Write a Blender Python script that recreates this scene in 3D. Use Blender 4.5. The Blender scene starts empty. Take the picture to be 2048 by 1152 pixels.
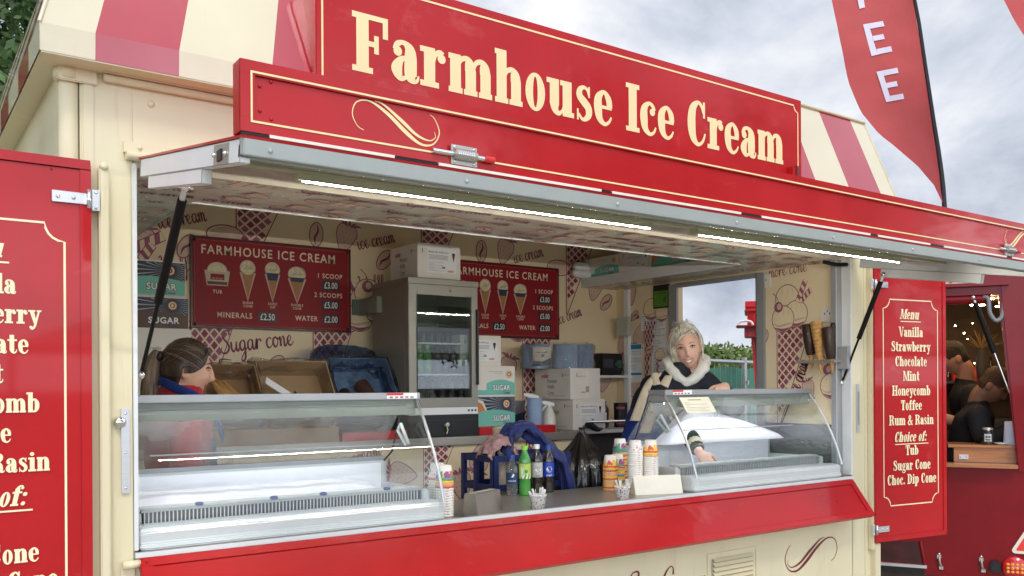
import bpy, bmesh, math, random
import numpy as np
from mathutils import Vector, Matrix, noise
from math import sin, cos, pi, radians, sqrt, atan2
random.seed(7)
SC = bpy.context.scene
COL = SC.collection
V3 = Vector

# ------------------------------------------------------------------ camera
cam_d = bpy.data.cameras.new("camera")
cam = bpy.data.objects.new("camera", cam_d)
COL.objects.link(cam)
YAW, ROLL = radians(35.466), radians(0.33)
fw = V3((sin(YAW), cos(YAW), 0)); rt = V3((cos(YAW), -sin(YAW), 0)); dn = V3((0, 0, -1))
cr = rt * cos(ROLL) + dn * sin(ROLL); cd = dn * cos(ROLL) - rt * sin(ROLL)
cam.matrix_world = Matrix(((cr.x, -cd.x, -fw.x, 0), (cr.y, -cd.y, -fw.y, -2.8), (cr.z, -cd.z, -fw.z, 1.62), (0, 0, 0, 1)))
cam_d.sensor_width = 36; cam_d.lens = 1770 / 2048 * 36; cam_d.shift_y = 196 / 2048
cam_d.clip_start = 0.05; cam_d.clip_end = 3000
SC.camera = cam

# ------------------------------------------------------------------ sky and sun
W = bpy.data.worlds.new("World"); SC.world = W; W.use_nodes = True
nt = W.node_tree; nt.nodes.clear(); N = nt.nodes; L = nt.links
SUN_EL, SUN_AZ = 52, 205
tc = N.new('ShaderNodeTexCoord')
sky = N.new('ShaderNodeTexSky'); sky.sky_type = 'NISHITA'; sky.sun_disc = False
sky.sun_elevation = radians(SUN_EL); sky.sun_rotation = radians(SUN_AZ)
bg1 = N.new('ShaderNodeBackground'); bg1.inputs['Strength'].default_value = 0.13
L.new(sky.outputs[0], bg1.inputs['Color'])
mp = N.new('ShaderNodeMapping'); mp.inputs['Scale'].default_value = (1.0, 1.0, 1.9); mp.inputs['Location'].default_value = (3.1, 1.7, 0.4)
L.new(tc.outputs['Generated'], mp.inputs[0])
n1 = N.new('ShaderNodeTexNoise'); n1.inputs['Scale'].default_value = 2.6; n1.inputs['Detail'].default_value = 9; n1.inputs['Roughness'].default_value = .58; n1.inputs['Distortion'].default_value = .35
L.new(mp.outputs[0], n1.inputs['Vector'])
r1 = N.new('ShaderNodeValToRGB'); e = r1.color_ramp.elements
e[0].position = .34; e[0].color = (.30, .34, .43, 1); e[1].position = .66; e[1].color = (.86, .86, .88, 1)
m = r1.color_ramp.elements.new(.5); m.color = (.56, .60, .68, 1)
L.new(n1.outputs['Fac'], r1.inputs[0])
# the overcast is brighter towards the sun
dt = N.new('ShaderNodeVectorMath'); dt.operation = 'DOT_PRODUCT'
sv = V3((sin(radians(SUN_AZ)) * cos(radians(SUN_EL)), cos(radians(SUN_AZ)) * cos(radians(SUN_EL)), sin(radians(SUN_EL))))
nm = N.new('ShaderNodeVectorMath'); nm.operation = 'NORMALIZE'; L.new(tc.outputs['Generated'], nm.inputs[0])
L.new(nm.outputs[0], dt.inputs[0]); dt.inputs[1].default_value = sv
mr = N.new('ShaderNodeMapRange'); mr.inputs['From Min'].default_value = -.1; mr.inputs['From Max'].default_value = 1; mr.inputs['To Min'].default_value = .82; mr.inputs['To Max'].default_value = 1.55
L.new(dt.outputs['Value'], mr.inputs['Value'])
# low sky in front of the trailer brightened to light the interior
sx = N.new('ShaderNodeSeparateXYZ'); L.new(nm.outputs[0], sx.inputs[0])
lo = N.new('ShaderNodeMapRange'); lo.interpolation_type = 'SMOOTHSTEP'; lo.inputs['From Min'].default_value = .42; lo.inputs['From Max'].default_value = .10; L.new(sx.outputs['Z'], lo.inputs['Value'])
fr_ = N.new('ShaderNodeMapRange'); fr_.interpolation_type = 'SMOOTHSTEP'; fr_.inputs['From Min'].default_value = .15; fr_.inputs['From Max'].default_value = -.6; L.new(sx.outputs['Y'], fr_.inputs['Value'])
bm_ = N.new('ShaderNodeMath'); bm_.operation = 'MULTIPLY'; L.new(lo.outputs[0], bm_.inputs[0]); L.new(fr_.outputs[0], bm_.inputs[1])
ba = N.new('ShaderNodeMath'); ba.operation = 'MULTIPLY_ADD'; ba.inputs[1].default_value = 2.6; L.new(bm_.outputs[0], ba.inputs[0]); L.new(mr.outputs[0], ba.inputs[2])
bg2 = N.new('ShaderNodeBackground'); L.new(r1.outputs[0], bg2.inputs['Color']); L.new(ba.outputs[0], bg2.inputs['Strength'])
n2 = N.new('ShaderNodeTexNoise'); n2.inputs['Scale'].default_value = 1.7; n2.inputs['Detail'].default_value = 6
L.new(mp.outputs[0], n2.inputs['Vector'])
r2 = N.new('ShaderNodeValToRGB'); r2.color_ramp.elements[0].position = .3; r2.color_ramp.elements[0].color = (.55, .55, .55, 1); r2.color_ramp.elements[1].position = .5
L.new(n2.outputs['Fac'], r2.inputs[0])
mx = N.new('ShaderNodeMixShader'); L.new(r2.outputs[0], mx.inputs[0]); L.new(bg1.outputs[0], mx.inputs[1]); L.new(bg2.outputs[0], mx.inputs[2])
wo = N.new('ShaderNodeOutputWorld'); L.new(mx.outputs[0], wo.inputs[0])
sun_d = bpy.data.lights.new("sun", 'SUN'); sun_d.energy = 0.9; sun_d.angle = radians(12); sun_d.color = (1, .95, .88)
sun = bpy.data.objects.new("sun", sun_d); COL.objects.link(sun)
sun.rotation_euler = (-sv).to_track_quat('-Z', 'Y').to_euler(); sun.location = (0, -6, 12)
SC.view_settings.view_transform = 'Standard'; SC.view_settings.look = 'None'
SC.view_settings.exposure = 0.6; SC.view_settings.gamma = 1; SC.view_settings.use_curve_mapping = False
SC.cycles.max_bounces = 8; SC.cycles.transparent_max_bounces = 16

# ------------------------------------------------------------------ materials
MATS = {}
def mat(name, col, rough=.5, metal=0, coat=0, var=.08, vs=9, bump=0, bs=60, emit=None, es=0, spec=.5, rvar=.1, stretch=None, trans=0, ior=1.45, sheen=0, cr_=.05, scuff=None, coat_ior=1.5):
    if name in MATS: return MATS[name]
    M = bpy.data.materials.new(name); M.use_nodes = True
    t = M.node_tree; b = t.nodes['Principled BSDF']
    b.inputs['Metallic'].default_value = metal; b.inputs['Coat Weight'].default_value = coat
    b.inputs['Coat Roughness'].default_value = cr_; b.inputs['Specular IOR Level'].default_value = spec
    b.inputs['IOR'].default_value = ior; b.inputs['Coat IOR'].default_value = coat_ior
    if trans: b.inputs['Transmission Weight'].default_value = trans
    if sheen: b.inputs['Sheen Weight'].default_value = sheen
    c = t.nodes.new('ShaderNodeTexCoord'); mpn = t.nodes.new('ShaderNodeMapping'); t.links.new(c.outputs['Object'], mpn.inputs[0])
    if stretch: mpn.inputs['Scale'].default_value = stretch
    nz = t.nodes.new('ShaderNodeTexNoise'); nz.inputs['Scale'].default_value = vs; nz.inputs['Detail'].default_value = 6; nz.inputs['Roughness'].default_value = .6
    t.links.new(mpn.outputs[0], nz.inputs['Vector'])
    rp = t.nodes.new('ShaderNodeValToRGB')
    rp.color_ramp.elements[0].position = .3; rp.color_ramp.elements[1].position = .7
    rp.color_ramp.elements[0].color = tuple(max(0, x * (1 - var)) for x in col) + (1,)
    rp.color_ramp.elements[1].color = tuple(min(1, x * (1 + var)) for x in col) + (1,)
    t.links.new(nz.outputs['Fac'], rp.inputs[0]); colour = rp.outputs[0]
    for (sc_col, amt, ss, thr, sst) in scuff or ():     # stains and scuffs with a shape of their own
        m2 = t.nodes.new('ShaderNodeMapping'); m2.inputs['Scale'].default_value = sst; t.links.new(c.outputs['Object'], m2.inputs[0])
        z2 = t.nodes.new('ShaderNodeTexNoise'); z2.inputs['Scale'].default_value = ss; z2.inputs['Detail'].default_value = 9; z2.inputs['Roughness'].default_value = .68; z2.inputs['Distortion'].default_value = .4; t.links.new(m2.outputs[0], z2.inputs['Vector'])
        a2 = t.nodes.new('ShaderNodeMapRange'); a2.inputs['From Min'].default_value = thr; a2.inputs['From Max'].default_value = thr + .14; a2.inputs['To Max'].default_value = amt; t.links.new(z2.outputs['Fac'], a2.inputs['Value'])
        x2 = t.nodes.new('ShaderNodeMix'); x2.data_type = 'RGBA'; t.links.new(a2.outputs[0], x2.inputs[0]); t.links.new(colour, x2.inputs[6]); x2.inputs[7].default_value = tuple(sc_col) + (1,); colour = x2.outputs[2]
    t.links.new(colour, b.inputs['Base Color'])
    rm = t.nodes.new('ShaderNodeMapRange'); rm.inputs['To Min'].default_value = max(.02, rough - rvar * rough * 2); rm.inputs['To Max'].default_value = min(1, rough + rvar * rough * 2)
    t.links.new(nz.outputs['Fac'], rm.inputs['Value']); t.links.new(rm.outputs[0], b.inputs['Roughness'])
    if bump:
        nb = t.nodes.new('ShaderNodeTexNoise'); nb.inputs['Scale'].default_value = bs; nb.inputs['Detail'].default_value = 4
        t.links.new(mpn.outputs[0], nb.inputs['Vector'])
        bp = t.nodes.new('ShaderNodeBump'); bp.inputs['Strength'].default_value = bump; bp.inputs['Distance'].default_value = .01
        t.links.new(nb.outputs['Fac'], bp.inputs['Height']); t.links.new(bp.outputs[0], b.inputs['Normal'])
    if emit:
        b.inputs['Emission Color'].default_value = tuple(emit) + (1,); b.inputs['Emission Strength'].default_value = es
    MATS[name] = M; return M
def thin_glass(name, tint=(1, 1, 1), refl=.9, rough=.02, base=.04, bump=0, bs=30):
    M = bpy.data.materials.new(name); M.use_nodes = True; t = M.node_tree; t.nodes.clear()
    o = t.nodes.new('ShaderNodeOutputMaterial'); tr = t.nodes.new('ShaderNodeBsdfTransparent'); tr.inputs[0].default_value = tuple(tint) + (1,)
    g = t.nodes.new('ShaderNodeBsdfGlossy'); g.inputs['Roughness'].default_value = rough
    lw = t.nodes.new('ShaderNodeLayerWeight'); lw.inputs['Blend'].default_value = .5
    p = t.nodes.new('ShaderNodeMath'); p.operation = 'POWER'; p.inputs[1].default_value = 4.5; t.links.new(lw.outputs['Facing'], p.inputs[0])
    q = t.nodes.new('ShaderNodeMath'); q.operation = 'MULTIPLY_ADD'; q.inputs[1].default_value = refl; q.inputs[2].default_value = base; t.links.new(p.outputs[0], q.inputs[0]); q.use_clamp = True
    mxs = t.nodes.new('ShaderNodeMixShader'); t.links.new(q.outputs[0], mxs.inputs[0]); t.links.new(tr.outputs[0], mxs.inputs[1]); t.links.new(g.outputs[0], mxs.inputs[2]); t.links.new(mxs.outputs[0], o.inputs[0])
    if bump:
        c = t.nodes.new('ShaderNodeTexCoord'); nb = t.nodes.new('ShaderNodeTexNoise'); nb.inputs['Scale'].default_value = bs; nb.inputs['Detail'].default_value = 5; nb.inputs['Distortion'].default_value = 1.2
        t.links.new(c.outputs['Object'], nb.inputs['Vector']); bp = t.nodes.new('ShaderNodeBump'); bp.inputs['Strength'].default_value = bump; bp.inputs['Distance'].default_value = .05
        t.links.new(nb.outputs['Fac'], bp.inputs['Height']); t.links.new(bp.outputs[0], g.inputs['Normal']); t.links.new(bp.outputs[0], lw.inputs['Normal'])
    MATS[name] = M; return M
RED = mat('red_paint', (.43, .008, .011), .36, coat=.38, spec=.2, var=.09, vs=4, rvar=.3, bump=.05, bs=5, cr_=.05, scuff=[((.58, .16, .16), .28, 3.2, .60, (1, 1, 1.6)), ((.20, .01, .012), .35, 9, .62, (1, 1, .35))])
REDS = mat('red_stripe_paint', (.40, .016, .035), .3, coat=.9, var=.07, vs=5, coat_ior=1.62, scuff=[((.22, .01, .02), .5, 60, .69, (1, 1, 1)), ((.5, .06, .08), .3, 5, .58, (2, 2, .5))])
DRED = mat('dark_red_paint', (.26, .008, .018), .35, coat=.5, var=.1)
CREAM = mat('cream_paint', (.70, .63, .42), .42, coat=.3, var=.05, vs=2.2, bump=.04, bs=5, rvar=.25, stretch=(1.6, 1.6, .5), scuff=[((.50, .43, .27), .38, 5, .56, (3, 3, .35)), ((.36, .31, .20), .4, 16, .66, (1, 1, 1))])
FRAMEG = mat('grey_green_alloy', (.40, .43, .41), .4, metal=.25, var=.05)
RAILM = mat('case_rail', (.38, .39, .40), .35, metal=.5, var=.06)
SIGNL = mat('sign_lettering', (.88, .70, .38), .4, var=.03)
CREAMR = mat('cream_roof_paint', (.66, .60, .42), .35, coat=.7, var=.05, vs=3, coat_ior=1.55, scuff=[((.50, .45, .30), .35, 6, .58, (2, 2, .5)), ((.30, .27, .18), .5, 60, .70, (1, 1, 1))])
GOLD = mat('gold_lettering', (.86, .68, .36), .45, var=.03)
PALE = mat('pale_lettering', (.88, .76, .50), .5, var=.03)
MAROON = mat('maroon_paint', (.16, .015, .02), .45)
ALU = mat('brushed_aluminium', (.62, .63, .64), .38, metal=.85, var=.06, stretch=(2, 40, 40))
ALUW = mat('white_aluminium', (.72, .74, .74), .4, metal=.15, var=.04)
GREYF = mat('grey_frame', (.36, .37, .38), .45, metal=.3, var=.05)
STEEL = mat('stainless_steel', (.44, .41, .36), .36, metal=.65, var=.08, stretch=(60, 4, 4))
CHROME = mat('chrome', (.75, .75, .76), .15, metal=1, var=.03)
BLACK = mat('black_plastic', (.012, .012, .014), .4, var=.2)
RUBBER = mat('black_rubber', (.006, .006, .006), .5, spec=.2)
DARK = mat('dark_grey', (.05, .05, .055), .55)
WALLP = mat('cream_wall_board', (.84, .70, .47), .5, var=.03, vs=3)
PRINT = mat('maroon_print', (.25, .04, .085), .55, var=.15)
PRINTP = mat('purple_print', (.34, .10, .17), .55, var=.2)
PRINTL = mat('mauve_wash', (.66, .48, .37), .6, var=.1)
WHITE = mat('white_plastic', (.80, .81, .81), .3, coat=.3, var=.02)
OFFW = mat('off_white_card', (.74, .71, .64), .6, var=.04, bump=.05, bs=120)
CARD = mat('brown_cardboard', (.30, .185, .095), .75, var=.1, vs=14, bump=.1, bs=150)
CARDD = mat('tan_cardboard', (.36, .24, .13), .75, var=.1)
TEAL = mat('teal_print', (.16, .50, .40), .5, var=.04)
NAVY = mat('navy_print', (.02, .035, .075), .5, var=.15)
ORANGE = mat('orange_print', (.62, .22, .07), .5)
BROWN = mat('brown_print', (.09, .045, .025), .5)
PAPER = mat('white_paper', (.80, .80, .80), .7, var=.03)
INK = mat('grey_ink', (.14, .14, .15), .7)
INKL = mat('light_ink', (.36, .36, .37), .7)
PINKT = mat('pink_red_ink', (.62, .10, .13), .6)
BLUEP = mat('blue_print', (.03, .22, .42), .6)
GLASS = thin_glass('clear_glass', (.93, .96, .95), .9, .015, .115)
GLASSD = thin_glass('fridge_glass', (.80, .85, .83), .9, .01, .06)
FILM = thin_glass('clear_plastic_film', (.92, .92, .92), .9, .12, .15, bump=.9, bs=14)
BFILM = thin_glass('blue_plastic_film', (.36, .50, .72), .8, .15, .12, bump=.9, bs=16)
BOARD = mat('menu_board_red', (.27, .010, .018), .48, coat=0, spec=.3, var=.08)
BOARDE = mat('menu_board_rim', (.06, .006, .010), .35)
SKIN = mat('fair_skin', (.62, .36, .25), .5, var=.06, vs=30, bump=.04, bs=200)
SKINM = mat('light_tan_skin', (.42, .22, .14), .5, var=.08)
WOOD = mat('varnished_wood', (.42, .17, .06), .3, coat=.6, var=.25, vs=5, stretch=(1, 14, 14))

# ------------------------------------------------------------------ mesh building
def cat(pts, k=6, closed=False):
    P = [V3(p) for p in pts]; n = len(P); out = []
    if n == 2: return [P[0].lerp(P[1], i / k) for i in range(k + 1)]
    for i in range(n if closed else n - 1):
        if closed: a, b, c, d = P[i - 1], P[i], P[(i + 1) % n], P[(i + 2) % n]
        else: a, b, c, d = P[max(i - 1, 0)], P[i], P[i + 1], P[min(i + 2, n - 1)]
        for j in range(k):
            t = j / k
            out.append(.5 * ((2 * b) + (c - a) * t + (2 * a - 5 * b + 4 * c - d) * t * t + (3 * b - a - 3 * c + d) * t ** 3))
    if not closed: out.append(P[-1])
    return out
class FR:
    "a flat frame: u to the right, v up, the face looks along u x v"
    def __init__(s, o, u, v): s.o, s.u, s.v = V3(o), V3(u).normalized(), V3(v).normalized(); s.n = s.u.cross(s.v)
    def pt(s, x, y, h=0): return s.o + s.u * x + s.v * y + s.n * h
class CY:
    "a standing cylinder used as a frame: x runs round it"
    def __init__(s, c, r, a0=0, taper=0): s.c, s.r, s.a, s.t = V3(c), r, a0, taper
    def pt(s, x, y, h=0):
        a = s.a + x / s.r; q = s.r + s.t * y + h
        return s.c + V3((q * sin(a), -q * cos(a), y))
class MB:
    def __init__(s): s.v, s.f, s.m, s.sm, s.mats, s.h = [], [], [], [], [], 0
    def mi(s, m):
        if m not in s.mats: s.mats.append(m)
        return s.mats.index(m)
    def add(s, vs, fs, m, smooth=False):
        o = len(s.v); k = s.mi(m); s.v += [tuple(p) for p in vs]
        for f in fs: s.f.append([i + o for i in f]); s.m.append(k); s.sm.append(smooth)
        return s
    def box(s, a, b, m):
        x0, y0, z0 = a; x1, y1, z1 = b
        return s.add([(x0, y0, z0), (x1, y0, z0), (x1, y1, z0), (x0, y1, z0), (x0, y0, z1), (x1, y0, z1), (x1, y1, z1), (x0, y1, z1)],
                     [(0, 3, 2, 1), (4, 5, 6, 7), (0, 1, 5, 4), (1, 2, 6, 5), (2, 3, 7, 6), (3, 0, 4, 7)], m)
    def obox(s, fr, x0, y0, x1, y1, h0, h1, m):
        p = [fr.pt(x, y, h) for h in (h0, h1) for x, y in ((x0, y0), (x1, y0), (x1, y1), (x0, y1))]
        return s.add(p, [(0, 3, 2, 1), (4, 5, 6, 7), (0, 1, 5, 4), (1, 2, 6, 5), (2, 3, 7, 6), (3, 0, 4, 7)], m)
    def tube(s, path, rad, m, n=10, k=0, smooth=True, closed=False):
        P = [V3(p) for p in path]; R = list(rad) if isinstance(rad, (list, tuple)) else [rad] * len(P)
        if k:
            Q = cat(P, k, closed); R2 = []
            for i in range(len(Q)):
                t = i / k; a = int(t); f = t - a; R2.append(R[a % len(R)] * (1 - f) + R[(a + 1) % len(R) if closed else min(a + 1, len(R) - 1)] * f)
            P, R = Q, R2
        n_ = len(P); up = None; vs = []
        for i in range(n_):
            d = (P[(i + 1) % n_] - P[i - 1]) if closed else (P[min(i + 1, n_ - 1)] - P[max(i - 1, 0)])
            if d.length < 1e-9: d = V3((0, 0, 1))
            d.normalize()
            if up is None: up = V3((0, 0, 1)) if abs(d.z) < .9 else V3((1, 0, 0))
            a = up - d * up.dot(d)
            if a.length < 1e-6: a = d.orthogonal()
            a.normalize(); b = d.cross(a); up = a
            for j in range(n): t = 2 * pi * j / n; vs.append(P[i] + (a * cos(t) + b * sin(t)) * R[i])
        fs = [[i * n + j, i * n + (j + 1) % n, ((i + 1) % n_) * n + (j + 1) % n, ((i + 1) % n_) * n + j] for i in range(n_ if closed else n_ - 1) for j in range(n)]
        s.add(vs, fs, m, smooth)
        if not closed: s.add(vs[:n], [list(range(n))[::-1]], m); s.add(vs[-n:], [list(range(n))], m)
        return s
    def lathe(s, c, prof, m, n=24, axis=(0, 0, 1), smooth=True, cap=True):
        c = V3(c); ax = V3(axis).normalized(); a = ax.orthogonal().normalized(); b = ax.cross(a); vs = []
        if abs(ax.z) > .99: a, b = V3((1, 0, 0)), V3((0, 1, 0)) * (1 if ax.z > 0 else -1)
        for r, z in prof:
            for j in range(n): t = 2 * pi * j / n; vs.append(c + ax * z + (a * cos(t) + b * sin(t)) * r)
        fs = [[i * n + j, i * n + (j + 1) % n, (i + 1) * n + (j + 1) % n, (i + 1) * n + j] for i in range(len(prof) - 1) for j in range(n)]
        s.add(vs, fs, m, smooth)
        if cap:
            if prof[0][0] > 1e-4: s.add(vs[:n], [list(range(n))[::-1]], m)
            if prof[-1][0] > 1e-4: s.add(vs[-n:], [list(range(n))], m)
        return s
    def ell(s, c, r, m, n=16, k=10, rot=None):
        c = V3(c); vs = []; r = r if hasattr(r, '__len__') else (r, r, r)
        for i in range(k + 1):
            p = pi * i / k
            for j in range(n):
                t = 2 * pi * j / n; q = V3((r[0] * sin(p) * cos(t), r[1] * sin(p) * sin(t), r[2] * cos(p)))
                vs.append(c + (rot @ q if rot else q))
        return s.add(vs, [[i * n + j, (i + 1) * n + j, (i + 1) * n + (j + 1) % n, i * n + (j + 1) % n] for i in range(k) for j in range(n)], m, True)
    def loft(s, secs, m, n=20, smooth=True, k=4):
        "secs: (centre, half-width vector, half-depth vector) rings"
        C = cat([q[0] for q in secs], k); A = cat([q[1] for q in secs], k); B = cat([q[2] for q in secs], k); vs = []
        for c, a, b in zip(C, A, B):
            for j in range(n): t = 2 * pi * j / n; vs.append(c + a * cos(t) + b * sin(t))
        q = len(C)
        s.add(vs, [[i * n + j, i * n + (j + 1) % n, (i + 1) * n + (j + 1) % n, (i + 1) * n + j] for i in range(q - 1) for j in range(n)], m, smooth)
        s.add(vs[:n], [list(range(n))[::-1]], m, smooth); s.add(vs[-n:], [list(range(n))], m, smooth); return s
    # ---- flat marks on a frame; every mark lies a hair above the one before
    def _h(s, h): s.h += 1; return h + (s.h % 400) * .000012
    def rect(s, fr, x0, y0, x1, y1, m, h=.0015): return s.poly(fr, [(x0, y0), (x1, y0), (x1, y1), (x0, y1)], m, h)
    def poly(s, fr, pts, m, h=.0015):
        q = s._h(h); return s.add([fr.pt(x, y, q) for x, y in pts], [list(range(len(pts)))], m)
    def disc(s, fr, x, y, rx, m, ry=None, h=.0015, n=20, rot=0):
        ry = ry or rx; return s.poly(fr, [(x + rx * cos(t) * cos(rot) - ry * sin(t) * sin(rot), y + rx * cos(t) * sin(rot) + ry * sin(t) * cos(rot)) for t in [2 * pi * i / n for i in range(n)]], m, h)
    def ring(s, fr, x, y, rx, ry, wx, wy, m, h=.0015, n=28):
        q = s._h(h); vs = []
        for i in range(n):
            t = 2 * pi * i / n; vs += [fr.pt(x + rx * cos(t), y + ry * sin(t), q), fr.pt(x + (rx - wx) * cos(t), y + (ry - wy) * sin(t), q)]
        return s.add(vs, [[2 * i, (2 * i + 2) % (2 * n), (2 * i + 3) % (2 * n), 2 * i + 1] for i in range(n)], m)
    def rib(s, fr, pts, m, w=.004, h=.0015, k=5, closed=False, raw=False):
        "ribbon; points may carry their own width"
        q = s._h(h); P = [V3((p[0], p[1], p[2] if len(p) > 2 else w)) for p in pts]
        Q = P if raw else cat(P, k, closed); n = len(Q); vs = []
        for i in range(n):
            d = (Q[(i + 1) % n] - Q[i - 1]) if closed else (Q[min(i + 1, n - 1)] - Q[max(i - 1, 0)])
            l = math.hypot(d.x, d.y) or 1; nx, ny = -d.y / l, d.x / l; ww = Q[i].z / 2
            vs += [fr.pt(Q[i].x + nx * ww, Q[i].y + ny * ww, q), fr.pt(Q[i].x - nx * ww, Q[i].y - ny * ww, q)]
        return s.add(vs, [[2 * i + 1, (2 * i + 3) % (2 * n), (2 * i + 2) % (2 * n), 2 * i] for i in range(n if closed else n - 1)], m)
    def text(s, fr, txt, x, y, size, m, bold=0, xs=1, align='CENTER', track=1, shear=0, h=.0015):
        c = bpy.data.curves.new('lettering', 'FONT'); c.body = txt; c.size = size; c.offset = bold * size; c.align_x = align; c.space_character = track; c.shear = shear; c.resolution_u = 3
        o = bpy.data.objects.new('lettering', c); me = o.to_mesh(); q = s._h(h)
        s.add([fr.pt(x + v.co.x * xs, y + v.co.y, q) for v in me.vertices], [list(p.vertices) for p in me.polygons], m)
        o.to_mesh_clear(); bpy.data.objects.remove(o); bpy.data.curves.remove(c); return s
    def build(s, name, parent=None, bevel=0, seg=2, loc=None, weld=False, w=True):
        me = bpy.data.meshes.new(name)
        me.from_pydata(s.v, [], s.f)
        for m_ in s.mats: me.materials.append(m_)
        me.polygons.foreach_set('material_index', s.m); me.polygons.foreach_set('use_smooth', s.sm)
        if bevel or weld:
            bm = bmesh.new(); bm.from_mesh(me)
            bmesh.ops.remove_doubles(bm, verts=bm.verts, dist=1e-5)
            if bevel:
                ed = [e_ for e_ in bm.edges if len(e_.link_faces) == 2 and e_.calc_face_angle(0) > .6]
                bmesh.ops.bevel(bm, geom=ed, offset=bevel, segments=seg, affect='EDGES', clamp_overlap=True)
            bm.to_mesh(me); bm.free()
        me.update()
        o = bpy.data.objects.new(name, me); COL.objects.link(o)
        if parent:
            o.parent = parent
            if not loc and w:          # drawn in world metres: undo where the parent stands
                q, a = V3((0, 0, 0)), parent
                while a: q += a.location; a = a.parent
                o.location = -q
        if loc: o.location = loc
        return o
def tag(o, label, cat_, group=None, kind=None):
    if label: o['label'] = label
    if cat_: o['category'] = cat_
    if group: o['group'] = group
    if kind: o['kind'] = kind
    return o
def thing(name, label, cat_, loc=(0, 0, 0), rz=0, group=None):
    o = bpy.data.objects.new(name, None); COL.objects.link(o); o.empty_display_size = .05
    o.location = loc; o.rotation_euler = (0, 0, rz); return tag(o, label, cat_, group)
def dup(o, loc=None, rz=None, label=None, group=None, parent=None):
    c = o.copy(); COL.objects.link(c)
    if parent: c.parent = parent
    if loc: c.location = loc
    if rz is not None: c.rotation_euler = (0, 0, rz)
    if label: c['label'] = label
    if group: c['group'] = group
    for ch in list(o.children): dup(ch, parent=c)
    return c
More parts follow.
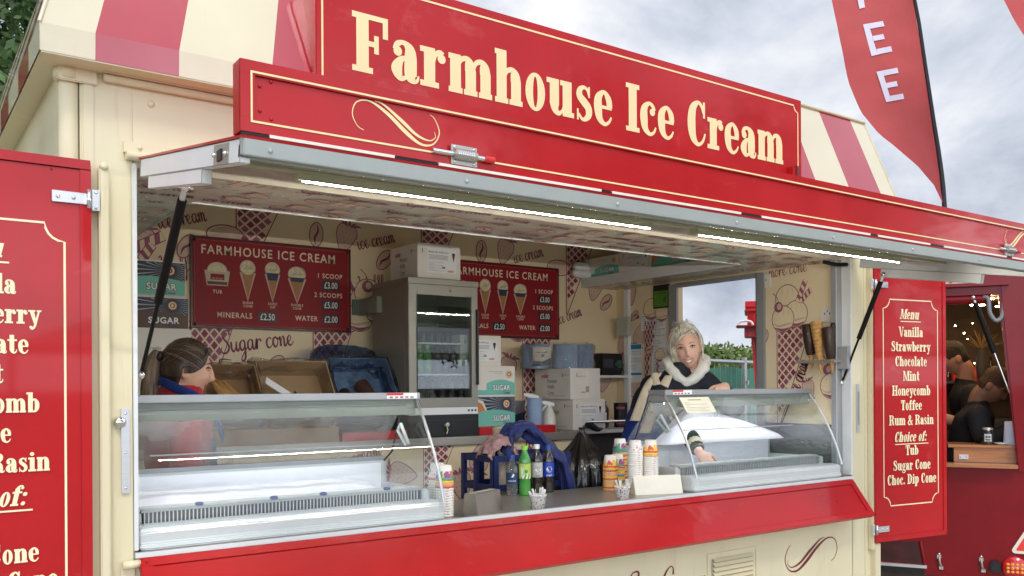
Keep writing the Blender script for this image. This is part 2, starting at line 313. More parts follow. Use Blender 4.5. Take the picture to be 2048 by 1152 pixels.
# ------------------------------------------------------------------ slab lettering, cap height 1
ST = .208
def glyphs():
    G = {}
    def S(x, y0, y1, b='lr', t='l', w=ST, ov=.07, sf=.1):
        o = [('r', x, y0, x + w, y1)]
        if b: o.append(('r', x - (ov if 'l' in b else 0), y0, x + w + (ov if 'r' in b else 0), y0 + sf))
        if t: o.append(('r', x - (ov if 'l' in t else 0), y1 - sf, x + w + (ov if 'r' in t else 0), y1))
        return o
    R = lambda *p: [('b', p)]
    r = lambda *a: [('r',) + a]
    d = lambda x, y, q: [('d', x, y, q)]
    G['F'] = S(.08, 0, 1, 'lr', 'l') + r(.2, .91, .62, 1) + r(.53, .64, .62, .95) + r(.2, .46, .44, .55) + r(.38, .35, .46, .66), .66
    G['I'] = S(.08, 0, 1, 'lr', 'lr'), .36
    G['T'] = S(.21, 0, 1, 'lr', '') + r(.02, .91, .6, 1) + r(.02, .66, .1, .95) + r(.52, .66, .6, .95), .63
    G['H'] = S(.08, 0, 1, 'lr', 'lr') + S(.5, 0, 1, 'lr', 'lr') + r(.2, .46, .6, .55), .79
    G['M'] = S(.08, 0, 1, 'lr', 'l', .1) + S(.66, 0, 1, 'lr', 'r') + [('p', ((.08, 1), (.28, 1), (.53, .02), (.42, .02)))] + [('p', ((.42, .02), (.5, .02), (.7, 1), (.62, 1)))], .93
    G['V'] = [('p', ((.07, .95), (.27, .95), (.46, 0), (.31, 0)))] + [('p', ((.38, 0), (.46, 0), (.66, .95), (.57, .95)))] + r(.0, .915, .33, 1) + r(.5, .915, .73, 1), .72
    G['D'] = S(.08, 0, 1, 'l', 'l') + R((.2, .955, .09), (.38, .93, .1), (.52, .78, .16), (.56, .5, .2), (.52, .22, .16), (.38, .07, .1), (.2, .045, .09)), .72
    G['R'] = S(.08, 0, 1, 'lr', 'l') + R((.2, .955, .09), (.4, .94, .09), (.53, .86, .15), (.55, .74, .18), (.5, .6, .13), (.38, .52, .08), (.2, .51, .08)) + R((.36, .5, .08), (.5, .42, .16), (.54, .25, .19), (.56, .09, .14), (.65, .05, .07), (.71, .12, .04)), .74
    G['C'] = R((.5, .74, .05), (.46, .88, .08), (.35, .965, .08), (.2, .82, .17), (.155, .5, .21), (.2, .18, .17), (.34, .035, .085), (.48, .12, .06), (.55, .3, .04)) + r(.49, .64, .55, 1), .62
    G['S'] = R((.46, .76, .05), (.42, .9, .07), (.3, .96, .08), (.17, .87, .14), (.15, .72, .18), (.26, .57, .2), (.42, .44, .2), (.48, .27, .18), (.42, .1, .13), (.28, .04, .08), (.14, .12, .06), (.1, .26, .05)) + r(.44, .66, .49, 1) + r(.06, 0, .11, .34), .6
    G['a'] = d(.13, .5, .085) + R((.08, .52, .08), (.13, .63, .09), (.24, .665, .08), (.34, .58, .16), (.36, .42, .2), (.36, .12, .2), (.42, .035, .1), (.48, .06, .05), (.5, .14, .03)) + R((.32, .42, .05), (.19, .37, .1), (.11, .2, .18), (.17, .05, .11), (.27, .07, .06), (.33, .16, .04)), .53
    G['r'] = S(.07, 0, .7, 'lr', 'l') + R((.25, .42, .04), (.28, .58, .07), (.36, .64, .1), (.42, .61, .1)) + d(.4, .54, .085), .5
    arch = lambda x: R((x + .17, .5, .04), (x + .22, .62, .08), (x + .32, .655, .1), (x + .38, .58, .17), (x + .4, .44, .2))
    G['n'] = S(.06, 0, .7, 'lr', 'l', ov=.034) + S(.36, 0, .46, 'lr', '', ov=.034) + arch(.06), .63
    G['m'] = S(.06, 0, .7, 'lr', 'l', ov=.03) + S(.355, 0, .46, 'lr', '', ov=.03) + S(.65, 0, .46, 'lr', '', ov=.03) + arch(.055) + arch(.35), .92
    G['h'] = S(.06, 0, 1, 'lr', 'l', ov=.034) + S(.36, 0, .46, 'lr', '', ov=.034) + arch(.06), .63
    G['u'] = S(.07, .2, .7, '', 'l') + S(.36, 0, .7, 'r', 'l', ov=.055) + R((.17, .24, .2), (.19, .1, .14), (.27, .04, .09), (.35, .1, .05), (.38, .2, .03)), .63
    G['o'] = [('o', .25, .35, .215, .37, .165, .075)], .5
    G['e'] = R((.4, .37, .12), (.37, .55, .13), (.26, .675, .075), (.13, .55, .15), (.115, .35, .18), (.15, .13, .14), (.27, .025, .08), (.38, .08, .055), (.44, .19, .035)) + r(.15, .33, .45, .4), .5
    G['c'] = d(.34, .5, .08) + R((.4, .54, .06), (.34, .64, .08), (.24, .67, .075), (.13, .55, .15), (.115, .35, .18), (.15, .13, .14), (.27, .025, .08), (.38, .08, .055), (.43, .19, .035)), .47
    G['s'] = R((.34, .53, .04), (.31, .63, .06), (.22, .67, .07), (.13, .6, .11), (.13, .48, .14), (.24, .37, .16), (.33, .27, .15), (.34, .14, .13), (.27, .045, .09), (.18, .03, .06), (.1, .13, .045)) + r(.33, .48, .37, .7) + r(.06, 0, .1, .22), .45
    G['i'] = S(.07, 0, .7, 'lr', 'l') + d(.17, .87, .1), .35
    G['l'] = S(.07, 0, 1, 'lr', 'l'), .35
    G['t'] = r(.1, .15, .3, .92) + r(.01, .615, .42, .7) + R((.2, .2, .2), (.22, .09, .13), (.3, .04, .09), (.38, .09, .05), (.4, .2, .035)), .45
    G['b'] = S(.06, 0, 1, '', 'l') + R((.22, .5, .04), (.28, .62, .08), (.37, .64, .1), (.44, .5, .17), (.455, .33, .185), (.43, .16, .16), (.35, .045, .09), (.27, .06, .07), (.2, .14, .05)), .58
    G['p'] = S(.06, -.28, .7, 'lr', 'l') + R((.22, .52, .04), (.28, .63, .08), (.37, .65, .1), (.44, .52, .17), (.455, .35, .185), (.43, .18, .16), (.35, .05, .09), (.27, .05, .07), (.22, .13, .05)), .58
    yb = [('p', ((.06, .66), (.26, .66), (.38, .02), (.25, .02)))] + r(.0, .615, .32, .7)
    G['y'] = yb + R((.48, .66, .08), (.36, .18, .09), (.28, -.12, .1), (.18, -.24, .09), (.1, -.22, .06)) + d(.12, -.16, .07) + r(.38, .615, .58, .7), .56
    G['w'] = yb + [('p', ((.28, .02), (.36, .02), (.5, .66), (.41, .66)))] + [('p', ((.36, .66), (.55, .66), (.68, .02), (.55, .02)))] + [('p', ((.58, .02), (.66, .02), (.8, .66), (.72, .66)))] + r(.66, .615, .86, .7) + r(.33, .615, .6, .7), .86
    G['f'] = S(.1, 0, .85, 'lr', '') + r(.01, .615, .43, .7) + R((.2, .8, .2), (.24, .93, .11), (.34, .97, .08), (.42, .93, .06)) + d(.4, .87, .07), .44
    G['g'] = [('o', .25, .44, .2, .26, .15, .06)] + R((.4, .63, .05), (.47, .69, .06), (.52, .66, .07)) + R((.18, .2, .06), (.12, .12, .09), (.2, .05, .12), (.38, .02, .14), (.46, -.1, .12), (.36, -.23, .08), (.2, -.25, .07), (.08, -.18, .1), (.1, -.06, .08), (.2, .0, .05)), .53
    G['&'] = R((.62, .36, .05), (.56, .22, .07), (.38, .04, .09), (.2, .04, .12), (.1, .2, .16), (.2, .42, .12), (.38, .62, .12), (.44, .8, .11), (.34, .95, .08), (.22, .84, .13), (.24, .66, .15), (.42, .34, .17), (.6, .06, .14), (.7, .03, .08)) + r(.5, .4, .74, .46), .76
    G['.'] = d(.13, .1, .1), .28
    G[':'] = d(.13, .1, .1) + d(.13, .56, .1), .28
    G[' '] = [], .3
    return G
GL = glyphs()
def slab_w(txt, size, xs=1, tr=0): return sum((GL[c][1] + tr) * size * xs for c in txt)
def slab(mb, fr, txt, x, y, size, m, xs=1, align='c', shear=0, h=.0015, tr=0, wscale=1):
    if align == 'c': x -= slab_w(txt, size, xs, tr) / 2
    for c in txt:
        pr, adv = GL[c]
        T = lambda a, b: (x + (a + shear * b) * size * xs, y + b * size)
        for p in pr:
            if p[0] == 'r': mb.poly(fr, [T(p[1], p[2]), T(p[3], p[2]), T(p[3], p[4]), T(p[1], p[4])], m, h)
            elif p[0] == 'p': mb.poly(fr, [T(*q) for q in p[1]][::-1], m, h)
            elif p[0] == 'd': mb.poly(fr, [T(p[1] + p[3] * cos(t) / max(xs, .9), p[2] + p[3] * sin(t)) for t in [2 * pi * i / 14 for i in range(14)]], m, h)
            elif p[0] == 'o':
                q = mb._h(h); n = 26; vs = []
                for i in range(n):
                    t = 2 * pi * i / n
                    vs += [fr.pt(*T(p[1] + p[3] * cos(t), p[2] + p[4] * sin(t)), q), fr.pt(*T(p[1] + (p[3] - p[5]) * cos(t), p[2] + (p[4] - p[6]) * sin(t)), q)]
                mb.add(vs, [[2 * i, (2 * i + 2) % (2 * n), (2 * i + 3) % (2 * n), 2 * i + 1] for i in range(n)], m)
            else:   # ribbon laid out in letter space, then scaled
                q = mb._h(h); Q = cat([V3(z) for z in p[1]], 6); n = len(Q); vs = []
                for i in range(n):
                    d_ = Q[min(i + 1, n - 1)] - Q[max(i - 1, 0)]; l = math.hypot(d_.x, d_.y) or 1; nx, ny = -d_.y / l, d_.x / l; w = Q[i].z * .54
                    vs += [fr.pt(*T(Q[i].x + nx * w, Q[i].y + ny * w), q), fr.pt(*T(Q[i].x - nx * w, Q[i].y - ny * w), q)]
                mb.add(vs, [[2 * i + 1, 2 * i + 3, 2 * i + 2, 2 * i] for i in range(n - 1)], m)
        x += (adv + tr) * size * xs
# ---- brush script, x height 1
SCRIPT = {
 'i': ([[(.05, .95), (.0, .3), (.12, .02), (.3, .3)], [(.08, 1.35), (.11, 1.3)]], .32),
 'c': ([[(.5, .82), (.38, .98), (.15, .8), (.06, .4), (.2, .03), (.45, .12), (.6, .4)]], .6),
 'e': ([[(.02, .35), (.3, .5), (.42, .8), (.28, 1.0), (.1, .7), (.1, .3), (.26, .02), (.48, .15), (.62, .4)]], .6),
 'r': ([[(.02, .3), (.15, 1.0), (.17, .8), (.1, .0), (.18, .5), (.34, .92), (.5, .85), (.52, .7)]], .52),
 'a': ([[(.52, .8), (.36, 1.0), (.12, .75), (.08, .3), (.2, .02), (.42, .3), (.54, .95), (.5, .3), (.6, .03), (.78, .35)]], .75),
 'm': ([[(.02, .6), (.12, 1.0), (.1, .02), (.16, .6), (.34, 1.0), (.4, .8), (.36, .02), (.44, .6), (.62, 1.0), (.68, .7), (.64, .2), (.74, .02), (.9, .3)]], .88),
 'n': ([[(.02, .6), (.12, 1.0), (.1, .02), (.18, .6), (.38, 1.0), (.46, .7), (.44, .2), (.54, .02), (.72, .35)]], .7),
 'o': ([[(.4, .95), (.15, .85), (.06, .4), (.22, .02), (.46, .3), (.48, .75), (.34, .96), (.5, .8), (.68, .85)]], .64),
 'u': ([[(.05, .95), (.04, .3), (.18, .02), (.4, .35), (.5, .95), (.46, .3), (.58, .03), (.74, .35)]], .72),
 'g': ([[(.5, .85), (.34, 1.0), (.1, .7), (.08, .3), (.22, .05), (.44, .35), (.52, .95), (.5, .1), (.42, -.7), (.2, -.95), (.08, -.75), (.3, -.3), (.72, .3)]], .7),
 'S': ([[(.95, 1.6), (.8, 2.0), (.5, 1.95), (.32, 1.5), (.6, 1.0), (.78, .5), (.6, .05), (.25, -.05), (.05, .25), (.15, .5)]], .95),
 'W': ([[(-.1, 1.7), (.1, 1.9), (.15, 1.5), (.2, .05), (.5, 1.2), (.55, .05), (.85, 1.3), (1.0, 1.9)]], .98),
 'f': ([[(.0, .3), (.3, 1.0), (.42, 1.8), (.3, 2.0), (.2, 1.6), (.2, .5), (.15, -.7), (.05, -.9), (.1, -.4), (.3, .1), (.5, .35)]], .48),
 'l': ([[(.0, .3), (.28, 1.0), (.36, 1.8), (.25, 2.0), (.14, 1.5), (.12, .3), (.24, .02), (.42, .3)]], .4),
 'I': ([[(.1, 1.5), (.3, 1.95), (.75, 1.9), (.5, 1.0), (.2, .1), (-.1, .05), (-.15, .35), (.2, .45)]], .75),
 'C': ([[(.95, 1.45), (.95, 1.85), (.7, 1.95), (.3, 1.5), (.05, .7), (.25, .05), (.6, .1), (.95, .5)]], .95),
 ' ': ([], .45)}
def script(mb, fr, txt, x, y, xh, m, ang=0, w=.16, xs=1, h=.0015):
    ca, sa = cos(ang), sin(ang); cx = 0
    for c in txt:
        st, adv = SCRIPT[c]
        for s_ in st:
            pts = []
            for i, (a, b) in enumerate(s_):
                px, py = (cx + a) * xh * xs, b * xh
                up = i and s_[i][1] > s_[i - 1][1]
                pts.append((x + px * ca - py * sa, y + px * sa + py * ca, xh * w * (.6 if up else 1.15)))
            mb.rib(fr, pts, m, h=h, k=5)
        cx += adv
def scroll(mb, fr, cx, cy, s, m, flip=1, h=.0015, sy=None):
    sy = sy or s
    T = lambda P: [(cx + x * s * flip, cy + y * sy, w * sy) for x, y, w in P]
    mb.rib(fr, T([(-.75, -.35, .02), (-.9, -.25, .022), (-1, .05, .03), (-.9, .38, .035), (-.6, .46, .05), (-.2, .2, .1), (.2, -.2, .12), (.55, -.46, .07), (.85, -.4, .04), (1, -.05, .035), (.9, .3, .025), (.78, .42, .015)]), m, h=h)
    mb.rib(fr, T([(-.5, .5, .015), (-.3, .44, .05), (.1, .1, .1), (.45, -.22, .08), (.75, -.32, .035), (.9, -.2, .025), (.88, -.05, .015)]), m, h=h)
# ---- printed wall drawings
def d_cone(mb, fr, x, y, w, hgt, scoops=True, n=5, m=None, lean=.0):
    "top-left corner x,y; upright left edge, slanting right edge; lattice of light lines on dark lozenges"
    T = lambda a, b: (x + a * w + lean * b * hgt, y - b * hgt)
    def inside(a, b): return -.001 <= b <= 1 and 0 <= a <= 1 - b
    mb.rib(fr, [T(0, 0), T(1, 0), T(.02, 1), T(0, 1), T(0, 0)], PRINT, w * .02, raw=True)
    c = 1. / n
    for i in range(-n, 3 * n):
        for j in range(-n, 3 * n):
            ca, cb = (i + .5) * c * .62, (j + .5) * c * .5 + (i % 2) * c * .25
            g = .46 * c
            q = [(ca, cb - g * .42), (ca + g, cb), (ca, cb + g * .42), (ca - g, cb)]
            q = [(max(0.02, a), min(.99, max(.03, b))) for a, b in q]
            if all(inside(a * 1.0, b) for a, b in q) and ca > 0:
                mb.poly(fr, [T(a + b * .0, b) for a, b in q][::-1], PRINTP if (i + j) % 3 else PRINT)
    if scoops:
        for (a, b, r_) in ((.25, -.16, .34), (.8, -.13, .32), (.5, -.48, .34)): d_scoop(mb, fr, *T(a, b * w / hgt), r_ * w)
def d_scoop(mb, fr, x, y, r):
    mb.disc(fr, x, y, r, WALLP); mb.ring(fr, x, y, r, r, r * .055, r * .055, PRINT)
    mb.rib(fr, [(x - .9 * r, y - .25 * r, .02 * r), (x - .4 * r, y - .5 * r, .14 * r), (x + .2 * r, y - .42 * r, .16 * r), (x + .88 * r, y - .3 * r, .03 * r)], PRINTL)
    mb.rib(fr, [(x - .75 * r, y - .6 * r, .03 * r), (x, y - .82 * r, .22 * r), (x + .7 * r, y - .62 * r, .03 * r)], PRINTP)
    for k in (-.4, 0, .35): mb.rib(fr, [(x + k * r, y + .75 * r, .015 * r), (x + (k * 1.2 + .08) * r, y + .5 * r, .05 * r), (x + (k * 1.3 + .02) * r, y + .25 * r, .015 * r)], PRINTL)
def d_bean(mb, fr, x, y, a, b, rot):
    ca, sa = cos(rot), sin(rot); T = lambda p, q: (x + p * ca - q * sa, y + p * sa + q * ca)
    mb.disc(fr, x, y, a, PRINTL, b, rot=rot)
    mb.rib(fr, [T(a * cos(t), b * sin(t)) for t in [2 * pi * i / 10 for i in range(10)]], PRINT, b * .13, closed=True)
    mb.rib(fr, [T(-.85 * a, 0) + (b * .05,), T(-.3 * a, .22 * b) + (b * .3,), T(.3 * a, -.22 * b) + (b * .3,), T(.85 * a, 0) + (b * .05,)], PRINT)
def d_straw(mb, fr, x, y, s, rot=0):
    ca, sa = cos(rot), sin(rot); T = lambda p, q, *w: (x + (p * ca - q * sa) * s, y + (p * sa + q * ca) * s) + tuple(z * s for z in w)
    out = [(0, -1), (.38, -.55), (.62, .1), (.5, .55), (.0, .68), (-.5, .55), (-.62, .1), (-.38, -.55)]
    mb.poly(fr, [(p.x, p.y) for p in cat([T(*p) + (0,) for p in out], 4, True)], PRINTL)
    mb.rib(fr, [T(*p) for p in out], PRINTP, .055 * s, closed=True)
    for k in (-.8, -.4, 0, .4, .8): mb.rib(fr, [T(k * .2, .55, .03), T(k * .6, .75, .14), T(k * .95, .98 - .25 * abs(k), .02)], PRINTP)
    for i in range(5):
        for j in range(4):
            a, b = (j - 1.5) * .24 + (i % 2) * .1, .4 - i * .25
            if abs(a) < .45 - .3 * max(0, -b): mb.disc(fr, *T(a, b), .028 * s, PRINT, n=6)
def d_cherry(mb, fr, x, y, s):
    mb.disc(fr, x, y, s, PRINTP); mb.disc(fr, x + .15 * s, y + .1 * s, .5 * s, PRINTL, .6 * s); mb.ring(fr, x, y, s, s, .1 * s, .1 * s, PRINT)
    mb.rib(fr, [(x, y + .8 * s), (x - .3 * s, y + 1.8 * s), (x - 1.3 * s, y + 2.8 * s)], PRINT, .13 * s)
def d_wafer(mb, fr, x, y, l, w, rot):
    ca, sa = cos(rot), sin(rot); T = lambda p, q: (x + p * ca - q * sa, y + p * sa + q * ca)
    mb.poly(fr, [T(0, -w / 2), T(l, -w / 2), T(l, w / 2), T(0, w / 2)], WALLP)
    for k in (.08, .38, .68): mb.poly(fr, [T(l * k, -w / 2), T(l * (k + .16), -w / 2), T(l * (k + .28), w / 2), T(l * (k + .12), w / 2)], PRINTP)
    mb.rib(fr, [T(0, -w / 2), T(l, -w / 2), T(l, w / 2), T(0, w / 2), T(0, -w / 2)], PRINT, w * .09, raw=True)
# ------------------------------------------------------------------ ground
GR = mat('trodden_grass', (.07, .10, .035), .9, var=.5, vs=3, bump=.6, bs=25)
GV = mat('bounce_gravel', (.36, .33, .27), .9, var=.35, vs=40, bump=.7, bs=120)
mb = MB(); n = 40
for i in range(n + 1):
    for j in range(n + 1):
        x, y = ((i / n * 2 - 1) ** 3) * 600, ((j / n * 2 - 1) ** 3) * 600
        mb.v.append((x + 2, y, -.03 + .03 * noise.noise((x * .3, y * .3, 0))))
k = mb.mi(GR)
for i in range(n):
    for j in range(n): a = i * (n + 1) + j; mb.f.append([a, a + n + 1, a + n + 2, a + 1]); mb.m.append(k); mb.sm.append(True)
tag(mb.build('ground'), None, None, kind='structure')
mb = MB(); rng = random.Random(5); P = [(2 + (11 + rng.uniform(-1, 1)) * cos(t), -5.5 + (9 + rng.uniform(-1, 1)) * sin(t), .015) for t in [2 * pi * i / 48 for i in range(48)]]
mb.add(P, [list(range(48))], GV); tag(mb.build('bounce_ground'), None, None, kind='structure')  # unseen pale ground added to bounce light up into the hatch

# ------------------------------------------------------------------ the ice cream trailer
TR = thing('ice_cream_trailer', 'cream and red ice cream trailer with its serving hatch open and a candy striped roof', 'trailer', (2.42, .95, 0))
FY = lambda y: FR((0, y, 0), (1, 0, 0), (0, 0, 1))          # frame facing the front, world x and z
F0 = FY(0)
XL, XR, ZC, ZH = .61, 4.225, 1.115, 2.29
mb = MB()
mb.box((XL, 0, .35), (XR, .03, 1.104), CREAM)
mb.box((.47, 0, .35), (XL, .03, 2.56), CREAM); mb.box((XR, 0, .35), (4.42, .03, 2.56), CREAM)
mb.box((XL, 0, ZH + .01), (XR, .03, 2.56), CREAM)
FW_ = mb.build('front_wall', TR, bevel=.004)
mb = MB()
mb.tube([(.446, .03, .35), (.446, .03, 2.53)], .028, CREAM, 20); mb.box((.464, .012, .35), (.478, .03, 2.53), DARK); mb.box((.478, -.004, .35), (.505, .03, 2.53), CREAM)
mb.build('corner_post', TR)
mb = MB(); mb.box((4.335, -.004, .35), (4.36, 0, 2.53), CREAM); mb.build('corner_strip', TR)
mb = MB()
mb.box((.412, -.012, 2.50), (.515, -.0045, 2.548), CREAM); mb.tube([(.44, .02, 2.505), (.44, .02, 2.548)], .037, CREAM, 20)
mb.build('corner_cap', TR, bevel=.003)
mb = MB(); mb.box((.53, -.024, 2.515), (4.42, 0, 2.535), CREAM); mb.box((.53, -.036, 2.535), (4.42, 0, 2.552), CREAM)
mb.build('eaves_moulding', TR, bevel=.003)
mb = MB()
mb.box((.585, -.012, 2.318), (4.262, 0, 2.352), CREAM); mb.tube([(.59, -.02, 2.308), (4.258, -.02, 2.308)], .014, CREAM, 12)
for x in (.63, .70): mb.ell((x, -.013, 2.335), .007, CREAM, 8, 6)
mb.build('drip_rail', TR)
mb = MB()
mb.ell((.665, 0, 2.475), (.011, .006, .011), CREAM, 14, 8); mb.build('rivet', TR)
# hinge posts
for x0, x1 in ((.514, .542), (4.362, 4.39)):
    mb = MB(); mb.box((x0, -.03, .72), (x1, 0, 2.26), CREAM); mb.ell(((x0 + x1) / 2, -.026, 2.262), (.013, .013, .012), CREAM)
    mb.build('hinge_post', TR, bevel=.004)
# aluminium lining of the hatch
mb = MB()
mb.box((XL, -.004, 1.135), (XL + .013, .05, ZH), ALUW); mb.box((XL, .05, 1.14), (XL + .02, .09, ZH), GREYF)
mb.build('hatch_jamb', TR, bevel=.002)
mb = MB(); mb.box((XR - .015, -.005, 1.135), (XR, .05, ZH), ALUW); mb.box((XR - .06, .05, 1.14), (XR - .004, .085, ZH), GREYF)
mb.build('hatch_jamb', TR, bevel=.002)
mb = MB(); mb.box((XL - .035, -.008, 1.31), (XL - .012, 0, 1.56), ALU)
for z in (1.325, 1.43, 1.545): mb.ell((XL - .023, -.008, z), .004, CHROME, 8, 6)
mb.lathe((XL - .04, -.005, 1.52), [(.017, 0), (.017, .012), (.012, .02), (0, .022)], CHROME, 20, axis=(0, -1, 0))
mb.build('lock_plate', TR)
mb = MB(); mb.box((4.262, -.008, 1.36), (4.286, 0, 1.62), ALU); mb.box((4.268, -.012, 1.40), (4.28, -.008, 1.58), GREYF)
mb.build('lock_plate', TR, bevel=.002)
mb = MB(); mb.box((4.17, -.01, 1.70), (4.196, .05, 1.82), GREYF); mb.build('catch_plate', TR, bevel=.002)
mb = MB(); mb.tube([(.575, -.014, 1.098), (.625, -.014, 1.098)], .013, CREAM, 12); mb.box((.572, -.006, 1.03), (.612, 0, 1.095), CREAM); mb.ell((.6, -.008, 1.05), .005, CREAM, 8, 6)
mb.build('flap_bracket', TR, bevel=.002)

# end walls, back wall, floor
mb = MB(); mb.box((.42, .05, .35), (.45, 1.95, 2.56), CREAM)
mb.build('end_wall', TR)
mb = MB(); FRW = FR((4.22, 0, 0), (0, -1, 0), (0, 0, 1))
for a in (((4.22, .03, .3), (4.26, .613, ZH)), ((4.22, 1.255, .3), (4.26, 1.85, 2.9)), ((4.22, .613, .3), (4.26, 1.255, 1.3)), ((4.22, .613, 2.263), (4.26, 1.255, ZH)), ((4.22, .03, ZH), (4.26, 1.255, 2.9))): mb.box(*a, WALLP)
B = lambda y, z: (-y, z)
# front part of that wall: the big drawn cone
d_cone(mb, FRW, -.478, 1.972, .24, .62, False, 6)
d_scoop(mb, FRW, -.405, 2.11, .082); d_scoop(mb, FRW, -.345, 2.02, .078); d_scoop(mb, FRW, -.435, 1.995, .078)
d_wafer(mb, FRW, -.335, 2.085, .13, .03, 1.15); d_wafer(mb, FRW, -.315, 2.085, .095, .028, .75)
d_cherry(mb, FRW, -.465, 2.065, .03)
script(mb, FRW, 'ice cream', -.335, 1.56, .05, PRINT, 1.18, xs=.75)
script(mb, FRW, 'more cone', -.53, 2.24, .042, PRINT, .05, xs=1.1, w=.1)
d_straw(mb, FRW, -.265, 1.60, .062, .3); d_cherry(mb, FRW, -.14, 1.70, .03); d_scoop(mb, FRW, -.12, 1.61, .07)
d_bean(mb, FRW, -.57, 1.90, .045, .03, 1.2); script(mb, FRW, 'e', -.585, 1.70, .05, PRINT, .5)
# rear part
script(mb, FRW, 'ice cream', -1.75, 2.055, .042, PRINT, .18, xs=.6)
d_straw(mb, FRW, -1.78, 1.90, .085, pi + .2); d_straw(mb, FRW, -1.62, 1.955, .085, pi - .3); d_bean(mb, FRW, -1.66, 2.1, .04, .026, .7)
d_scoop(mb, FRW, -1.5, 2.13, .075); d_cone(mb, FRW, -1.565, 2.07, .12, .6, False, 5); d_straw(mb, FRW, -1.70, 2.26, .09, .1)
script(mb, FRW, 'Waf', -1.47, 2.19, .034, PRINT, .12); d_scoop(mb, FRW, -1.40, 2.1, .06)
d_bean(mb, FRW, -1.52, 1.86, .04, .026, .6); d_scoop(mb, FRW, -1.42, 1.82, .045); d_cone(mb, FRW, -1.455, 1.79, .1, .45, False, 5)
d_straw(mb, FRW, -1.52, 1.60, .08, .6); d_straw(mb, FRW, -1.66, 1.62, .09, -.5); script(mb, FRW, 'Sugar', -1.80, 1.69, .035, PRINT, .1)
mb.build('right_wall', TR)
mb = MB()
for y0, y1 in ((.555, .613), (1.255, 1.325)): mb.box((4.2, y0, 1.3), (4.22, y1, 2.275), GREYF)
mb.box((4.2, .613, 2.25), (4.22, 1.255, 2.275), GREYF); mb.box((4.2, .613, 1.3), (4.22, 1.255, 1.33), GREYF)
mb.build('doorway_frame', TR, bevel=.003)
mb = MB(); mb.box((4.206, .09, .3), (4.2195, .555, 1.40), mat('kick_panel', (.13, .13, .125), .4)); mb.build('kick_panel', TR, bevel=.002)

mb = MB(); BW = FY(1.85)
mb.box((.45, 1.85, .3), (4.22, 1.88, 2.94), WALLP)
for px, pz in ((1.144, 2.42), (2.239, 2.407), (3.342, 2.413)): script(mb, BW, 'ice cream', px, pz, .048, PRINT, .27, xs=.95, w=.13)
script(mb, BW, 'ice cream', 3.70, 2.03, .045, PRINT, .33, xs=.9, w=.13)
script(mb, BW, 'Sugar cone', 1.445, 1.80, .056, PRINT, .13, xs=1.08, w=.16)
mb.rib(BW, [(1.50, 1.765, .004), (1.44, 1.765, .01), (1.46, 1.72, .008), (1.53, 1.75, .01), (1.60, 1.72, .009), (1.585, 1.765, .005)], PRINT)
script(mb, BW, 'Waffle', 2.24, 2.17, .045, PRINT, .1, xs=1.15, w=.14); script(mb, BW, 'Waffle', 1.15, 2.2, .045, PRINT, .1, xs=1.15, w=.14)
for x in (1.529, 2.647, 3.765): d_cone(mb, BW, x, 2.72, .30, .62, True, 6)
for x in (1.275, 1.955, 3.396): d_cone(mb, BW, x, 1.96, .24, .72, False, 6)
d_cone(mb, BW, .6, 2.4, .25, .7, True, 6)
for x, z, r_ in ((2.158, 2.48, .1), (3.264, 2.495, .1), (3.28, 1.74, .1), (1.05, 2.36, .1), (4.02, 2.3, .1), (4.1, 1.66, .09)): d_straw(mb, BW, x, z, r_, -.3)
for x, z in ((1.47, 2.42), (2.62, 2.41), (3.70, 2.41)): mb.disc(BW, x, z, .095, PRINTL, .045, rot=.2); mb.ring(BW, x, z, .1, .055, .006, .006, PRINT)
for x, z, a in ((1.977, 2.47, 1.5), (1.275, 2.345, 1.0), (2.40, 2.362, .9), (3.079, 2.47, 1.5), (1.735, 1.735, .9), (2.2, 1.99, .9), (4.12, 2.2, .8)): d_bean(mb, BW, x, z, .068, .04, a)
for x in (2.24, 3.36):
    for dx, dz in ((.0, 0), (.12, .04), (.05, .14)): d_scoop(mb, BW, x + dx, 2.02 + dz - (.03 if x > 3 else 0), .085)
    d_cherry(mb, BW, x + .05, 2.2, .035); d_wafer(mb, BW, x - .12, 2.08, .16, .04, 1.0)
d_wafer(mb, BW, 1.0, 2.3, .18, .05, .5); d_wafer(mb, BW, 1.03, 2.22, .14, .045, 1.0)
mb.build('back_wall', TR)
mb = MB(); mb.box((.45, .03, .27), (4.22, 1.85, .30), DARK); mb.build('floor', TR)

# ceiling: a flat rim round a raised middle
SOF = mat('ceiling_board', (.62, .57, .47), .28, coat=.4, var=.03, vs=3)
mb = MB(); mb.box((XL, .05, ZH), (4.22, .475, ZH + .018), SOF); mb.box((.45, .475, ZH), (.917, 1.85, ZH + .018), SOF); mb.box((3.9, .475, ZH), (4.22, 1.85, ZH + .018), SOF)
mb.box((.45, .03, ZH), (XL, .475, ZH + .018), SOF)
CE = FR((0, 0, ZH), (1, 0, 0), (0, -1, 0))
random.seed(3); x = .62
while x < 4.2:
    for y in (.10, .21, .32, .42):
        k = random.randrange(5); xx = x + random.uniform(-.04, .04); yy = -y + random.uniform(-.02, .02); a = random.uniform(-.5, .5)
        if k == 0: d_bean(mb, CE, xx, yy, .046, .03, a)
        elif k == 1: d_straw(mb, CE, xx, yy, .055, a + 1.5)
        elif k == 2: script(mb, CE, 'ice cream', xx - .1, yy, .036, PRINT, a * .3, xs=.9)
        elif k == 3: mb.poly(CE, [(xx - .1, yy - .03), (xx + .1, yy), (xx - .1, yy + .045)], PRINTL); [mb.rib(CE, [(xx - .1 + .045 * q, yy - .03 + .006 * q), (xx - .08 + .045 * q, yy + .043 - .01 * q)], PRINT, .006) for q in range(4)]
        else: script(mb, CE, 'Sugar cone', xx - .1, yy, .03, PRINT, a * .2, xs=.9)
    x += .21
